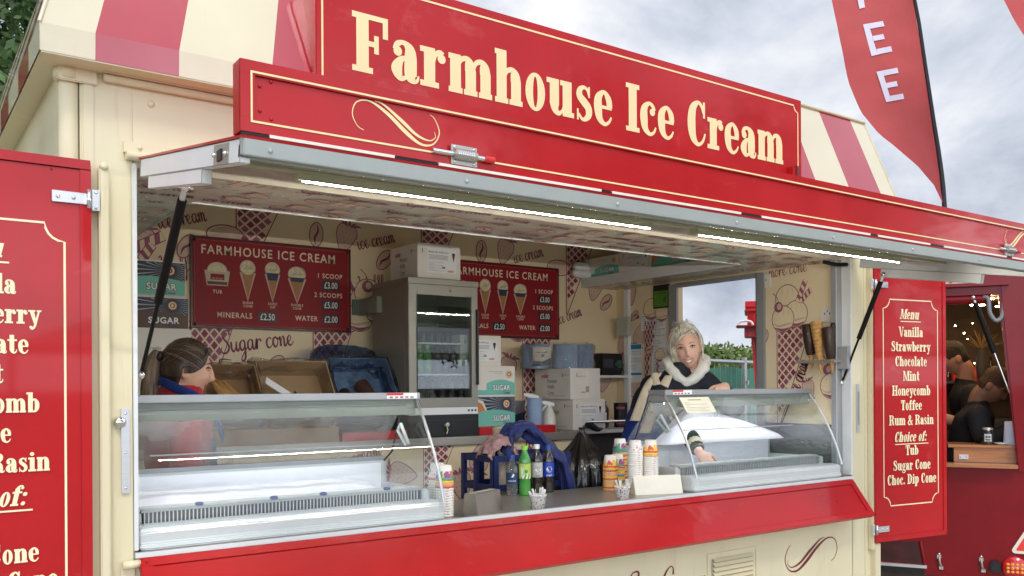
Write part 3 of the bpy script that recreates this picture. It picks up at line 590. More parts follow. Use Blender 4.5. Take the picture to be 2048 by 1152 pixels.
for yy in np.arange(.55, 1.85, .11):
    for xx in (.55, .72, .84, 3.97, 4.1):
        k = random.randrange(3); a = random.uniform(-3, 3)
        if k == 0: d_bean(mb, CE, xx, -yy, .035, .022, a)
        elif k == 1: d_straw(mb, CE, xx, -yy, .04, a)
        else: script(mb, CE, 'ice', xx - .05, -yy, .03, PRINT, .2)
mb.build('ceiling_rim', TR)
mb = MB(); mb.box((.917, .468, ZH - .004), (3.9, .476, ZH + .05), ALUW); mb.box((.905, .476, ZH - .004), (.917, 1.85, ZH + .05), GREYF); mb.box((3.893, .476, ZH - .004), (3.905, 1.85, ZH + .06), ALUW)
mb.build('ceiling_trim', TR, bevel=.002)
mb = MB(); mb.box((.48, .10, 2.985), (4.37, 1.80, 3.0), WALLP); mb.build('ceiling_panel', TR)

# roof: striped mansard
E0, E1, EY, EZ, TY, TZ, OV = .354, 4.5, -.1, 2.618, .02, 3.045, 2.543
cuts = [.354, .494, .722, 1.004, 1.25, 1.53, 1.78, 2.06, 2.31, 2.59, 2.84, 3.1, 3.33, 3.56, 3.79, 4.07, 4.36, 4.5]
sc = lambda x: 2.427 + (x - 2.427) * ((4.38 - .474) / (E1 - E0))
mb = MB()
for i in range(len(cuts) - 1):
    a, b = cuts[i], cuts[i + 1]; m = (CREAMR, REDS)[i % 2] if i != 13 else REDS
    if i in (13,): m = REDS
    if i == 12: m = CREAMR
    mb.add([(a, EY, EZ), (b, EY, EZ), (sc(b), TY, TZ), (sc(a), TY, TZ)], [(0, 1, 2, 3)], m)
    mb.add([(a, EY + .004, OV), (b, EY + .004, OV), (b, EY, EZ), (a, EY, EZ)], [(0, 1, 2, 3)], m)
yc = [EY, .12, .36, .62, .86, 1.12, 1.36, 1.62, 2.05]
for X, T_ in ((E0, .474), (E1, 4.38)):
    f = lambda y: TY + (y - EY) * (1.83 - TY) / (2.05 - EY)
    for i in range(8):
        m = (CREAMR, REDS)[i % 2]; q = [(X, yc[i], OV), (X, yc[i + 1], OV), (X, yc[i + 1], EZ), (X, yc[i], EZ)]; w = [(X, yc[i], EZ), (X, yc[i + 1], EZ), (T_, f(yc[i + 1]), TZ), (T_, f(yc[i]), TZ)]
        for z in (q, w): mb.add(z if X > 1 else z[::-1], [(0, 1, 2, 3)], m)
mb.add([(E0, 2.05, OV), (E1, 2.05, OV), (E1, 2.05, EZ), (E0, 2.05, EZ), (4.38, 1.83, TZ), (.474, 1.83, TZ)], [(1, 0, 3, 2), (2, 3, 5, 4)], CREAMR)
mb.add([(.474, TY, TZ), (4.38, TY, TZ), (4.38, 1.83, TZ), (.474, 1.83, TZ)], [(0, 1, 2, 3)], CREAMR)
for a in (((E0 + .004, EY + .006, OV - .004), (E1 - .004, 0, OV + .006)), ((E0 + .004, 0, OV - .004), (.445, 2.04, OV + .006)), ((4.40, 0, OV - .004), (E1 - .004, 2.04, OV + .006))): mb.box(*a, CREAM)
mb.tube([(.474, TY - .004, TZ + .002), (4.38, TY - .004, TZ + .002)], .009, CREAMR, 8)
for X, T_ in ((E0, .474), (E1, 4.38)): mb.tube([(X, EY, EZ), (T_, TY, TZ)], .006, CREAMR, 6)
mb.build('roof', TR)

# lower front: painted scroll, script, louvre
mb = MB(); FF = FY(0)
scroll(mb, FF, 3.87, .752, .215, MAROON, -1, sy=.15)
mb.build('painted_scroll', TR); mb = MB()
script(mb, FF, 'Ice Cream', 2.60, .672, .072, MAROON, 0, w=.13, xs=1.12)
mb.build('painted_script', TR)
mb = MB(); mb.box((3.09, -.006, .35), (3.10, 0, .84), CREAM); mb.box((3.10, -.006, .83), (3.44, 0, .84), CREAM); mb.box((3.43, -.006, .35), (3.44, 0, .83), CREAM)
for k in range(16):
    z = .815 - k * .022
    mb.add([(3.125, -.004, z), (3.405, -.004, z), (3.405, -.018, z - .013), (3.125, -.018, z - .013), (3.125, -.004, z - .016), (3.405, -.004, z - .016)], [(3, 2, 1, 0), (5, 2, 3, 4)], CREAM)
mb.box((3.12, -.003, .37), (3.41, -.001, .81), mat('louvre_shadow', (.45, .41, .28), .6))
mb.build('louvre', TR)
mb = MB(); mb.box((4.39, -.03, .3), (4.44, .02, .75), CREAM); mb.box((4.44, -.01, .3), (4.47, .02, .73), CREAM); mb.build('corner_stay', TR, bevel=.003)

# serving counter and the worktop behind
mb = MB(); mb.box((XL + .001, .0, 1.1045), (XR - .001, .48, 1.127), STEEL); mb.box((XL, -.008, 1.112), (XR, 0, 1.131), ALUW)
mb.build('serving_counter', TR, bevel=.002)
mb = MB(); mb.box((.45, 1.3, 1.30), (3.46, 1.85, 1.345), STEEL); mb.box((3.46, 1.42, 1.318), (4.22, 1.85, 1.345), ALUW)
mb.build('worktop', TR, bevel=.003)
mb = MB(); UF = FY(1.335); mb.box((.45, 1.335, .3), (3.42, 1.36, 1.30), WALLP); mb.box((3.42, 1.5, .3), (4.22, 1.52, 1.318), DARK)
d_straw(mb, UF, 2.72, 1.215, .1, pi - .25); d_straw(mb, UF, 2.60, 1.08, .1, .15); d_cone(mb, UF, 2.36, 1.32, .2, .42, False, 5); d_straw(mb, UF, 2.22, 1.16, .1, 1.4)
script(mb, UF, 'ice cream', 3.05, 1.25, .05, PRINT, .2); d_straw(mb, UF, 3.2, 1.1, .09, .4); script(mb, UF, 'ice cream', 1.85, 1.2, .05, PRINT, .2)
for x in (.7, 1.1, 1.5): d_straw(mb, UF, x, 1.15, .1, x)
mb.build('worktop_panel', TR)
mb = MB(); mb.tube([(3.52, 1.36, 1.395), (4.02, 1.36, 1.395)], .008, CHROME); [mb.tube([(x, 1.36, 1.395), (x, 1.44, 1.345)], .007, CHROME) for x in (3.53, 3.98)]
mb.build('towel_rail', TR)
# flap below the counter
d = radians(40); FLP = FR((0, -.012, 1.112), (1, 0, 0), (0, .60, .80)); mb = MB(); hgt = .218
mb.obox(FLP, .622, -hgt, 4.205, 0, -.022, 0, RED)
for a in ((.622, -.028, 4.205, 0), (.622, -hgt, 4.205, -hgt + .028), (.622, -hgt + .028, .66, -.028), (4.165, -hgt + .028, 4.205, -.028)): mb.obox(FLP, *a, 0, .005, RED)
for x in (.64, 4.185): mb.ell(FLP.pt(x, -.014, .006), .005, RED, 8, 6)
mb.build('counter_flap', TR, bevel=.002)

# awning flap, raised on two struts
DA = V3((0, -.987, -.1594)).normalized(); AL = .965
FA = FR((0, 0, ZH + .012), (1, 0, 0), -DA)      # v points back to the hinge; face up... n = u x v
NA = V3((1, 0, 0)).cross(-DA); UP = NA if NA.z > 0 else -NA
def ap(x, t, h): return V3((x, 0, ZH + .012)) + DA * t + UP * h
def abox(mb, x0, x1, t0, t1, h0, h1, m):
    p = [ap(x, t, h) for h in (h0, h1) for x, t in ((x0, t0), (x1, t0), (x1, t1), (x0, t1))]
    mb.add(p, [(0, 1, 2, 3), (7, 6, 5, 4), (0, 4, 5, 1), (1, 5, 6, 2), (2, 6, 7, 3), (3, 7, 4, 0)], m)
LIN = mat('awning_lining', (.20, .19, .145), .10, metal=.35, var=.05, vs=2)
A0, A1 = .622, 4.262
mb = MB(); abox(mb, A0, A1, 0, AL, 0, .006, RED); abox(mb, A0 + .006, A1 - .006, .03, AL - .03, -.010, -.0005, LIN)
AW = mb.build('awning_flap', TR)
mb = MB(); abox(mb, A0 + .002, A1 - .002, AL - .018, AL + .004, -.036, -.001, FRAMEG); abox(mb, A0 + .002, A1 - .002, AL - .03, AL - .018, -.042, -.012, FRAMEG)
abox(mb, A0 + .002, A0 + .026, .05, AL - .018, -.052, -.001, ALUW); abox(mb, A0 + .004, A0 + .03, .14, AL - .30, -.088, -.052, ALUW)
abox(mb, A1 - .026, A1 - .002, .05, AL - .018, -.055, -.001, ALUW); abox(mb, A1 - .03, A1 - .004, .18, AL - .26, -.10, -.055, ALUW)
for x in np.arange(A0 + .06, A1, .5): q = ap(x, AL + .004, -.02); mb.ell(q, .006, CHROME, 8, 6)
mb.build('awning_frame', AW, bevel=.002)
mb = MB(); abox(mb, A0, A1, AL - .02, AL + .001, .0065, .012, BLACK)
for a, b in ((.68, .98), (1.1, 1.62), (1.66, 2.2), (2.3, 2.9), (2.95, 3.3), (3.4, 3.9), (3.95, 4.2)): abox(mb, a, b, AL - .015, AL + .003, .0068, .0135, mat('strip_white', (.86, .80, .70), .4))
mb.build('weather_strip', AW)
mb = MB(); abox(mb, A0 + .001, A0 + .0035, AL - .20, AL - .09, -.05, -.005, STEEL)
p = ap(A0, AL - .15, -.03); mb.box((p.x - .003, p.y - .015, p.z - .012), (p.x + .001, p.y + .015, p.z + .012), BLACK)
for t in (.19, .11): mb.ell(ap(A0 - .001, AL - t, -.028), .006, CHROME, 8, 6)
mb.build('latch_keep', AW)
CHN = mat('olive_channel', (.42, .44, .30), .4, metal=.3)
mb = MB(); abox(mb, A0 + .03, A1 - .03, .455, .525, -.016, -.0105, CHN); mb.build('lamp_channel', AW)
LED2 = mat('led_dots', (.9, .92, 1), .4, emit=(.84, .88, 1), es=.9, var=0)
LED = mat('led_strip', (.9, .92, 1), .4, emit=(1, .95, .86), es=330, var=0)
for a, b in ((.93, 2.262), (2.50, 3.86)):
    mb = MB(); abox(mb, a, b, .468, .512, -.034, -.0165, CHN); mb.build('light_bar', TR)
    bar = bpy.data.objects[mb and COL.objects[-1].name]
    q = MB(); x = a + .01
    abox(q, a + .01, b - .01, .5085, .5108, -.039, -.0365, LED)
    abox(q, a + .01, b - .01, .504, .515, -.0364, -.0345, ALUW); q.build('led_tube', bar)
    q = MB()
    for x in (a + .3, b - .3): abox(q, x, x + .012, .463, .517, -.037, -.0345, ALU)
    q.build('clip', bar)
# gas struts
for A, Bq, k in ((ap(.66, .40, -.085), V3((.645, .055, 1.66)), 0), (ap(4.20, .22, -.085), V3((4.2, .045, 1.624)), 0)):
    A, Bq = V3(A), V3(Bq); mb = MB()
    mb.tube([A, A.lerp(Bq, .06)], .008, ALU, 10); mb.ell(A, .013, CHROME, 12, 8); mb.tube([A.lerp(Bq, .06), A.lerp(Bq, .58)], .0125, RUBBER, 14); mb.tube([A.lerp(Bq, .58), A.lerp(Bq, .97)], .006, RUBBER, 10)
    mb.ell(Bq, .012, CHROME, 12, 8); mb.tube([A + V3((-.02, 0, 0)), A + V3((.02, 0, 0))], .006, CHROME, 8)
    mb.build('gas_strut', TR)
mb = MB(); mb.tube([(4.02, .03, 2.262), (4.06, -.02, 2.245), (4.14, -.03, 2.25), (4.2, .03, 2.262)], .01, RUBBER, 8, k=6); mb.build('cable', TR)

# header board along the outer edge of the awning
HY = ap(0, AL - .006, 0).y; HZ0 = ap(0, AL, .014).z; HZ1 = HZ0 + .153; FH = FY(HY)
mb = MB(); mb.box((A0 - .004, HY, HZ0), (A1, HY + .042, HZ1), RED)
for a in ((A0 - .004, HZ0, A1, HZ0 + .03), (A0 - .004, HZ1 - .03, A1, HZ1), (A0 - .004, HZ0 + .03, A0 + .028, HZ1 - .03)): mb.obox(FH, *a, 0, .006, RED)
for x, z in ((A0 + .04, HZ0 + .05), (A0 + .04, HZ1 - .05), (A0 + .065, HZ0 + .036), (A0 + .065, HZ1 - .036)): mb.ell((x, HY - .001, z), (.0045, .003, .0045), RED, 8, 6)
HB = mb.build('header_board', TR, bevel=.0025)
mb = MB(); g = .0045
for a in ((A0 + .018, HZ1 - .027, A1, HZ1 - .027 + g), (A0 + .018, HZ0 + .0205, A1, HZ0 + .0205 + g), (A0 + .0175, HZ0 + .0205, A0 + .0175 + g, HZ1 - .0225)): mb.rect(FH, *a, GOLD, .0075)
mb.build('gold_line', HB)
mb = MB(); scroll(mb, FH, .992, HZ0 + .078, .115, GOLD, 1, .001, .085); mb.build('gold_scroll', HB); mb = MB(); scroll(mb, FH, 4.02, HZ0 + .078, .115, GOLD, -1, .001, .085); mb.build('gold_scroll', HB)
for x in (1.17, 3.92):
    mb = MB(); z = HZ0 + .022; y = HY - .014
    mb.obox(FH, x - .035, z - .02, x + .04, z + .028, .0065, .01, STEEL); mb.tube([(x - .03, y, z + .004), (x + .034, y, z + .004)], .0125, STEEL, 16)
    for q in range(9): mb.tube([(x - .024 + q * .0055, y, z + .004), (x - .0218 + q * .0055, y, z + .004)], .0145, CHROME, 16)
    mb.tube([(x - .09, y, z + .004), (x - .03, y, z + .004)], .006, CHROME, 10); mb.tube([(x + .034, y, z + .004), (x + .062, y, z + .004)], .006, CHROME, 10)
    for dx, dz in ((-.026, .022), (.03, .022), (-.026, -.014), (.03, -.014)): mb.ell((x + dx, HY - .0105, z + dz), .004, CHROME, 8, 6)
    lb = mb.build('spring_bolt', HB)
    q = MB(); q.tube([(x + .06, y, z + .004), (x + .088, y, z + .004)], .0085, mat('red_rubber', (.6, .03, .03), .5), 12); q.build('bolt_tip', HB)

# name sign on the roof
SY = -.13; FS = FY(SY); S0, S1, SZ0, SZ1 = 1.138, 3.63, 2.40, 2.992
mb = MB(); mb.box((S0, SY, SZ0), (S1, SY + .03, SZ1), RED); SG = mb.build('name_sign', TR, bevel=.003)
mb = MB(); slab(mb, FS, 'Farmhouse Ice Cream', 1.262, 2.662, .196, SIGNL, xs=2.232 / slab_w('Farmhouse Ice Cream', .196), align='l')
mb.build('lettering', SG)
def notched(x0, z0, x1, z1, r_):
    P = []
    for cx, cz, a0 in ((x1, z1, 270), (x0, z1, 360), (x0, z0, 90), (x1, z0, 180)):
        P += [(cx + r_ * cos(radians(a0 - t)), cz + r_ * sin(radians(a0 - t))) for t in (0, 18, 36, 54, 72, 90)]
    return P
mb = MB(); mb.rib(FS, notched(S0 + .022, SZ0 + .03, S1 - .03, SZ1 - .034, .03), GOLD, .007, closed=True, raw=True); mb.build('gold_line', SG)
mb = MB(); mb.add([(S0 + .004, SY + .0295, 2.66), (S0 + .004, -.085, 2.66), (S0 + .004, -.004, 2.965), (S0 + .004, SY + .0295, 2.965)] + [(S0 + .03, SY + .0295, 2.66), (S0 + .03, -.085, 2.66), (S0 + .03, -.004, 2.965), (S0 + .03, SY + .0295, 2.965)], [(0, 3, 2, 1), (4, 5, 6, 7), (3, 7, 6, 2), (1, 2, 6, 5)], RED)
mb.box((S0 - .02, SY + .032, 2.52), (S0 + .05, SY + .05, 2.56), RED); mb.build('sign_reflection', SG)  # red plate added for the sign's dark reflection in the roof stripe
mb = MB(); mb.box((3.52, SY - .03, 2.585), (3.545, SY, 2.655), RED); mb.box((3.548, SY - .035, 2.60), (3.565, SY, 2.66), DARK); mb.build('sign_catch', SG, bevel=.003)

# menu doors
MENU = [('Menu', 1.978, 1), ('Vanilla', 1.88, 0), ('Strawberry', 1.799, 0), ('Chocolate', 1.717, 0), ('Mint', 1.636, 0), ('Honeycomb', 1.555, 0), ('Toffee', 1.474, 0), ('Rum & Rasin', 1.392, 0), ('Choice of:', 1.30, 1), ('Tub', 1.225, 0), ('Sugar Cone', 1.143, 0), ('Choc. Dip Cone', 1.065, 0)]
DW = .57
def menu_door(o, u, hs):
    f = FR(o, u, (0, 0, 1)); mb = MB(); z0, z1 = .76, 2.272
    mb.obox(f, 0, z0, DW, z1, -.03, 0, RED)
    for a in ((0, z0, DW, z0 + .028), (0, z1 - .028, DW, z1), (0, z0 + .028, .028, z1 - .028), (DW - .028, z0 + .028, DW, z1 - .028)): mb.obox(f, *a, 0, .004, RED)
    for x, z in ((.036, z1 - .1), (DW - .036, z1 - .1), (DW - .1, z1 - .036), (.1, z1 - .036)): mb.ell(f.pt(x, z, .001), .004, RED, 8, 6)
    D = mb.build('menu_door', TR, bevel=.002)
    mb = MB()
    for t, z, h in MENU:
        tw = slab_w(t, .055, 1.02)
        slab(mb, f, t, DW / 2 - (.012 if h else 0), z, .055, PALE, xs=1.02, shear=.22 if h else 0)
        if h: mb.rect(f, DW / 2 - tw / 2 - .005, z - .016, DW / 2 + tw / 2 + .005, z - .011, PALE)
    mb.build('lettering', D)
    mb = MB(); mb.rib(f, notched(.068, .952, DW - .068, 2.083, .05), PALE, .0062, closed=True, raw=True); mb.build('border_line', D)
    for z in (2.16, .83):
        mb = MB(); s_ = 1 if hs == 0 else -1; X = 0 if hs == 0 else DW
        a, b = sorted((X + s_ * .02, X + s_ * .10)); mb.obox(f, a, z - .016, b, z + .016, .0042, .009, ALU); a, b = sorted((X - s_ * .024, X - s_ * .004)); mb.obox(f, a, z - .03, b, z + .03, -.004, .004, ALU)
        mb.tube([f.pt(X + s_ * .005, z - .026, .008), f.pt(X + s_ * .005, z + .026, .008)], .007, CHROME, 10); a, b = sorted((X + s_ * .005, X + s_ * .02)); mb.obox(f, a, z - .016, b, z + .016, .004, .009, ALU)
        for x in (.045, .085): mb.ell(f.pt(X + s_ * x, z, .0095), .006, CHROME, 8, 6)
        for q in (-.022, .022): mb.ell(f.pt(X - s_ * .014, z + q, .0045), .005, CHROME, 8, 6)
        mb.build('hinge', D, bevel=.001)
menu_door((.49 - DW, -.036, 0), (1, 0, 0), 1)
menu_door((4.378, -.036, 0), (cos(radians(9)), -sin(radians(9)), 0), 0)
# ------------------------------------------------------------------ glass display cases on the counter
WELL = mat('white_liner', (.86, .87, .90), .35, coat=.2, var=.03)
SHEET = mat('white_film_sheet', (.88, .88, .93), .35, coat=.4, var=.03, bump=.25, bs=9)
FROST = mat('frosty_grey', (.50, .55, .53), .6, var=.15, vs=25)
CASEW = mat('pale_grey_moulding', (.60, .64, .635), .35, coat=.4, var=.025)
LEDC = mat('case_fill_led', (.8, .8, 1), .4, emit=(.90, .89, 1), es=26, var=0)
FOG = bpy.data.materials.new('misted_glass'); FOG.use_nodes = True; t_ = FOG.node_tree; t_.nodes.clear(); o_ = t_.nodes.new('ShaderNodeOutputMaterial'); a_ = t_.nodes.new('ShaderNodeBsdfTransparent'); b_ = t_.nodes.new('ShaderNodeBsdfDiffuse'); b_.inputs[0].default_value = (.55, .56, .54, 1); x_ = t_.nodes.new('ShaderNodeMixShader')
c_ = t_.nodes.new('ShaderNodeTexCoord'); nz_ = t_.nodes.new('ShaderNodeTexNoise'); nz_.inputs['Scale'].default_value = 5; nz_.inputs['Detail'].default_value = 5; t_.links.new(c_.outputs['Object'], nz_.inputs['Vector']); mr_ = t_.nodes.new('ShaderNodeMapRange'); mr_.inputs['From Min'].default_value = .3; mr_.inputs['From Max'].default_value = .7; mr_.inputs['To Min'].default_value = .14; mr_.inputs['To Max'].default_value = .48
t_.links.new(nz_.outputs['Fac'], mr_.inputs['Value']); t_.links.new(mr_.outputs[0], x_.inputs[0]); t_.links.new(a_.outputs[0], x_.inputs[1]); t_.links.new(b_.outputs[0], x_.inputs[2]); t_.links.new(x_.outputs[0], o_.inputs[0])
PROF = [(.0, 1.196), (.012, 1.235), (.035, 1.30), (.075, 1.385), (.13, 1.475), (.2, 1.572)]
def case(x0, x1, label, left_end):
    D = thing('display_case', label, 'display case', ((x0 + x1) / 2, .25, 1.13)); zb = 1.1315
    mb = MB(); yb = .47
    # moulded base: a rounded trough rim drawn as a loft along x
    sec = [(.0, zb), (-.008, zb + .004), (-.008, zb + .014), (.004, zb + .02), (-.002, zb + .055), (.006, zb + .066), (.05, zb + .07), (.115, zb + .066), (.118, zb + .0), (.0, zb)]
    xs = [x0 + .0, x0 + .03, x1 - .03, x1] ; n = len(sec); vs = []
    for i, x in enumerate(xs):
        k = .012 if i in (0, 3) else 0
        vs += [(x, y + k * (1 if y < .05 else 0), z - (k * .5 if z > zb + .05 else 0)) for y, z in sec]
    mb.add(vs, [[i * n + j, (i + 1) * n + j, (i + 1) * n + j + 1, i * n + j + 1] for i in range(3) for j in range(n - 1)], CASEW, False)
    mb.add(vs[:n], [list(range(n - 1))], CASEW); mb.add(vs[-n:], [list(range(n - 1))[::-1]], CASEW)
    for xa, xb in ((x0, x0 + .03), (x1 - .03, x1)): mb.box((xa, .118, zb), (xb, yb, zb + .10), CASEW)
    mb.box((x0, yb, zb), (x1, yb + .03, 1.318), CASEW)
    mb.build('base', D, bevel=.004)
    mb = MB(); mb.box((x0 + .031, .119, zb), (x1 - .031, yb - .001, zb + .01), WELL); mb.box((x0 + .031, yb - .012, zb + .01), (x1 - .031, yb - .001, 1.31), WELL)
    mb.box((x0 + .031, .3, 1.18), (x1 - .031, .304, 1.195), FROST); mb.build('well', D)
    mb = MB(); x = x0 + .04
    while x < x1 - .04: mb.box((x, .128, zb + .012), (x + .003, .134, zb + .105), ALUW); x += .0125
    mb.box((x0 + .03, .122, zb + .098), (x1 - .03, .134, zb + .106), GREYF); mb.box((x0 + .03, .136, zb + .012), (x1 - .03, .14, zb + .098), BLACK)
    mb.box((x0 + .03, .134, zb + .106), (x1 - .03, .19, zb + .110), FROST); mb.build('grille', D)
    mb = MB(); mb.box((x0, .185, 1.572), (x1 - .0, .30, 1.597), RAILM); mb.box((x0 + .01, .205, 1.535), (x1 - .012, .29, 1.572), mat('canopy_green_grey', (.34, .37, .32), .4)); mb.box((x0 + .01, .1985, 1.512), (x1 - .012, .2045, 1.536), MATS['canopy_green_grey']); mb.box((x0 + .01, .200, 1.548), (x1 - .05, .205, 1.554), ALUW)
    mb.box((x0, yb + .002, 1.318), (x1, yb + .028, 1.335), GREYF); mb.build('top_rail', D, bevel=.003)
    Pr = cat([(p[0], p[1], 0) for p in PROF], 5); Pr = [(p.x, p.y) for p in Pr]
    mb = MB(); m_ = len(Pr); vs = [(x0 + .012, y, z) for y, z in Pr] + [(x1 - .012, y, z) for y, z in Pr]
    mb.add(vs, [[i, m_ + i, m_ + i + 1, i + 1] for i in range(m_ - 1)], GLASS, True); mb.build('front_glass', D)
    mb = MB(); mb.add([(x0 + .02, yb + .01, 1.336), (x1 - .02, yb + .01, 1.336), (x1 - .02, .29, 1.56), (x0 + .02, .29, 1.56)], [(0, 1, 2, 3)], FOG); mb.build('rear_glass', D)
    for X, side in ((x0 + .01, 0), (x1 - .01, 1)):
        if (side == 0) != left_end and not (side == 1 and left_end): continue
        mb = MB(); P = [(X, y + .002, z) for y, z in Pr] + [(X, .30, 1.572), (X, .40, 1.36), (X, yb, 1.318), (X, yb, zb + .1), (X, .12, zb + .07)]
        mb.add(P, [list(range(len(P)))], GLASS); mb.build('end_glass', D)
        mb = MB(); mb.tube([(X, y - .002, z) for y, z in Pr], .006, ALU, 8); mb.tube([(X, .30, 1.572), (X, .40, 1.36), (X, yb, 1.318)], .004, DARK, 8)
        mb.add([(X - .003, .16, 1.54), (X - .003, .20, 1.59), (X - .003, .3, 1.59), (X - .003, .32, 1.545), (X + .004, .16, 1.54), (X + .004, .20, 1.59), (X + .004, .3, 1.59), (X + .004, .32, 1.545)], [(0, 1, 2, 3), (7, 6, 5, 4), (0, 3, 7, 4)], GREYF)
        for y in (.21, .27): mb.ell((X - .005, y, 1.575), .006, CHROME, 8, 6)
        mb.build('end_frame', D)
    mb = MB(); mb.box((x0 + .05, .235, 1.528), (x1 - .05, .243, 1.5345), LEDC); mb.build('case_fill_strip', D)  # hidden glowing strip added under the canopy to brighten the tray
    X = (x1 - .05) if not left_end else (x0 + .035)
    mb = MB(); mb.tube([(X, .25, 1.475), (X, .19, 1.40), (X, .21, 1.395), (X, .275, 1.45), (X, .25, 1.475)], .007, CASEW, 6); mb.build('prop_bracket', D)
    mb = MB(); mb.box((x0 + .1 if not left_end else x0 + .25, .296, 1.392), (x1 - .02, .31, 1.396), GREYF); mb.build('shelf_edge', D)
    # red and white price strip on the rail
    mb = MB(); fr = FR((0, .1845, 0), (1, 0, 0), (0, 0, 1)); a = x1 - .145 if not left_end else x0 + .05
    mb.rect(fr, a, 1.5745, a + .13, 1.5955, PAPER); mb.rect(fr, a, 1.587, a + .07, 1.5955, mat('label_red', (.6, .03, .03), .5))
    for k in range(5): mb.rect(fr, a + .012 + k * .022, 1.577, a + .026 + k * .022, 1.583, (INK, PINKT)[k % 2])
    mb.build('price_strip', D)
    return D
case(.628, 1.692, 'longer curved glass display case beside the dark haired woman on the left', False)
case(3.014, 4.14, 'curved glass display case with a paper notice in front of the blonde woman', True)
for k, x in enumerate((.84, 1.09, 1.27)):
    q = MB(); q.lathe((x, .136, 1.243), [(.012, -.004), (.014, .002), (.009, .006), (0, .007)], mat('blue_cap_plastic', (.01, .05, .22), .35), 16)
    if k == 0: c0 = tag(q.build('blue_lid'), 'blue plastic lids lying along the grille of the left glass case', 'lid', 'blue lids on the grille')
    else: tag(q.build('blue_lid'), 'blue plastic lids lying along the grille of the left glass case', 'lid', 'blue lids on the grille')
q = MB(); q.lathe((1.52, .135, 1.243), [(.012, -.004), (.014, .002), (.009, .006), (0, .007)], MATS['blue_cap_plastic'], 16)
tag(q.build('blue_lid'), 'blue lid at the right end of the grille in the left glass case', 'lid')
def sheet(name, label, x0, x1, y0, y1, fz, m, nx=46, ny=14):
    mb = MB(); vs = []
    for i in range(nx + 1):
        for j in range(ny + 1):
            u, v = i / nx, j / ny; vs.append((x0 + (x1 - x0) * u, y0 + (y1 - y0) * v, fz(u, v)))
    mb.add(vs, [[i * (ny + 1) + j, (i + 1) * (ny + 1) + j, (i + 1) * (ny + 1) + j + 1, i * (ny + 1) + j + 1] for i in range(nx) for j in range(ny)], m, True)
    return tag(mb.build(name), label, 'cover sheet')
NO = lambda *a: noise.noise(a)
smooth01 = lambda t: t * t * (3 - 2 * t)
sheet('cover_sheet', 'rumpled white film lying over the tubs in the left glass case', .67, 1.6, .20, .448, lambda u, v: 1.225 + .035 * v + .012 * NO(u * 9, v * 2, 1) + .006 * NO(u * 25, v * 5, 2) - .03 * max(0, u - .86) * 6, SHEET)
sheet('cover_sheet', 'smooth white dome in the right glass case', 3.16, 4.09, .335, .462, lambda u, v: 1.322 + .165 * (smooth01(u / .32) if u < .32 else 1 - .8 * ((u - .32) / .68) ** 1.5) * sin(min(1, v * 1.6) * 1.57) + .004 * NO(u * 4, v * 2, 5), SHEET)  # smooth white dome, drawn as a sheet on the rear sill
mb = MB(); fr = FR((3.105, .166, 1.523), (1, 0, 0), V3((0, .52, .85)))
o = FR((3.105, .1695, 1.534), (1, 0, 0), V3((0, .58, .81)))
mb.rect(o, 0, -.062, .205, .03, mat('cream_paper', (.78, .75, .60), .7), .004)
mb.rect(o, .05, .012, .14, .016, INK, .0045)
for k, w in enumerate((.04, .15, .03, .16, .13, .15)): mb.rect(o, .015, -.004 - k * .009, .015 + w, -.002 - k * .009, INKL, .0045)
tag(mb.build('notice'), 'cream paper notice stuck on the front of the right glass case', 'notice')

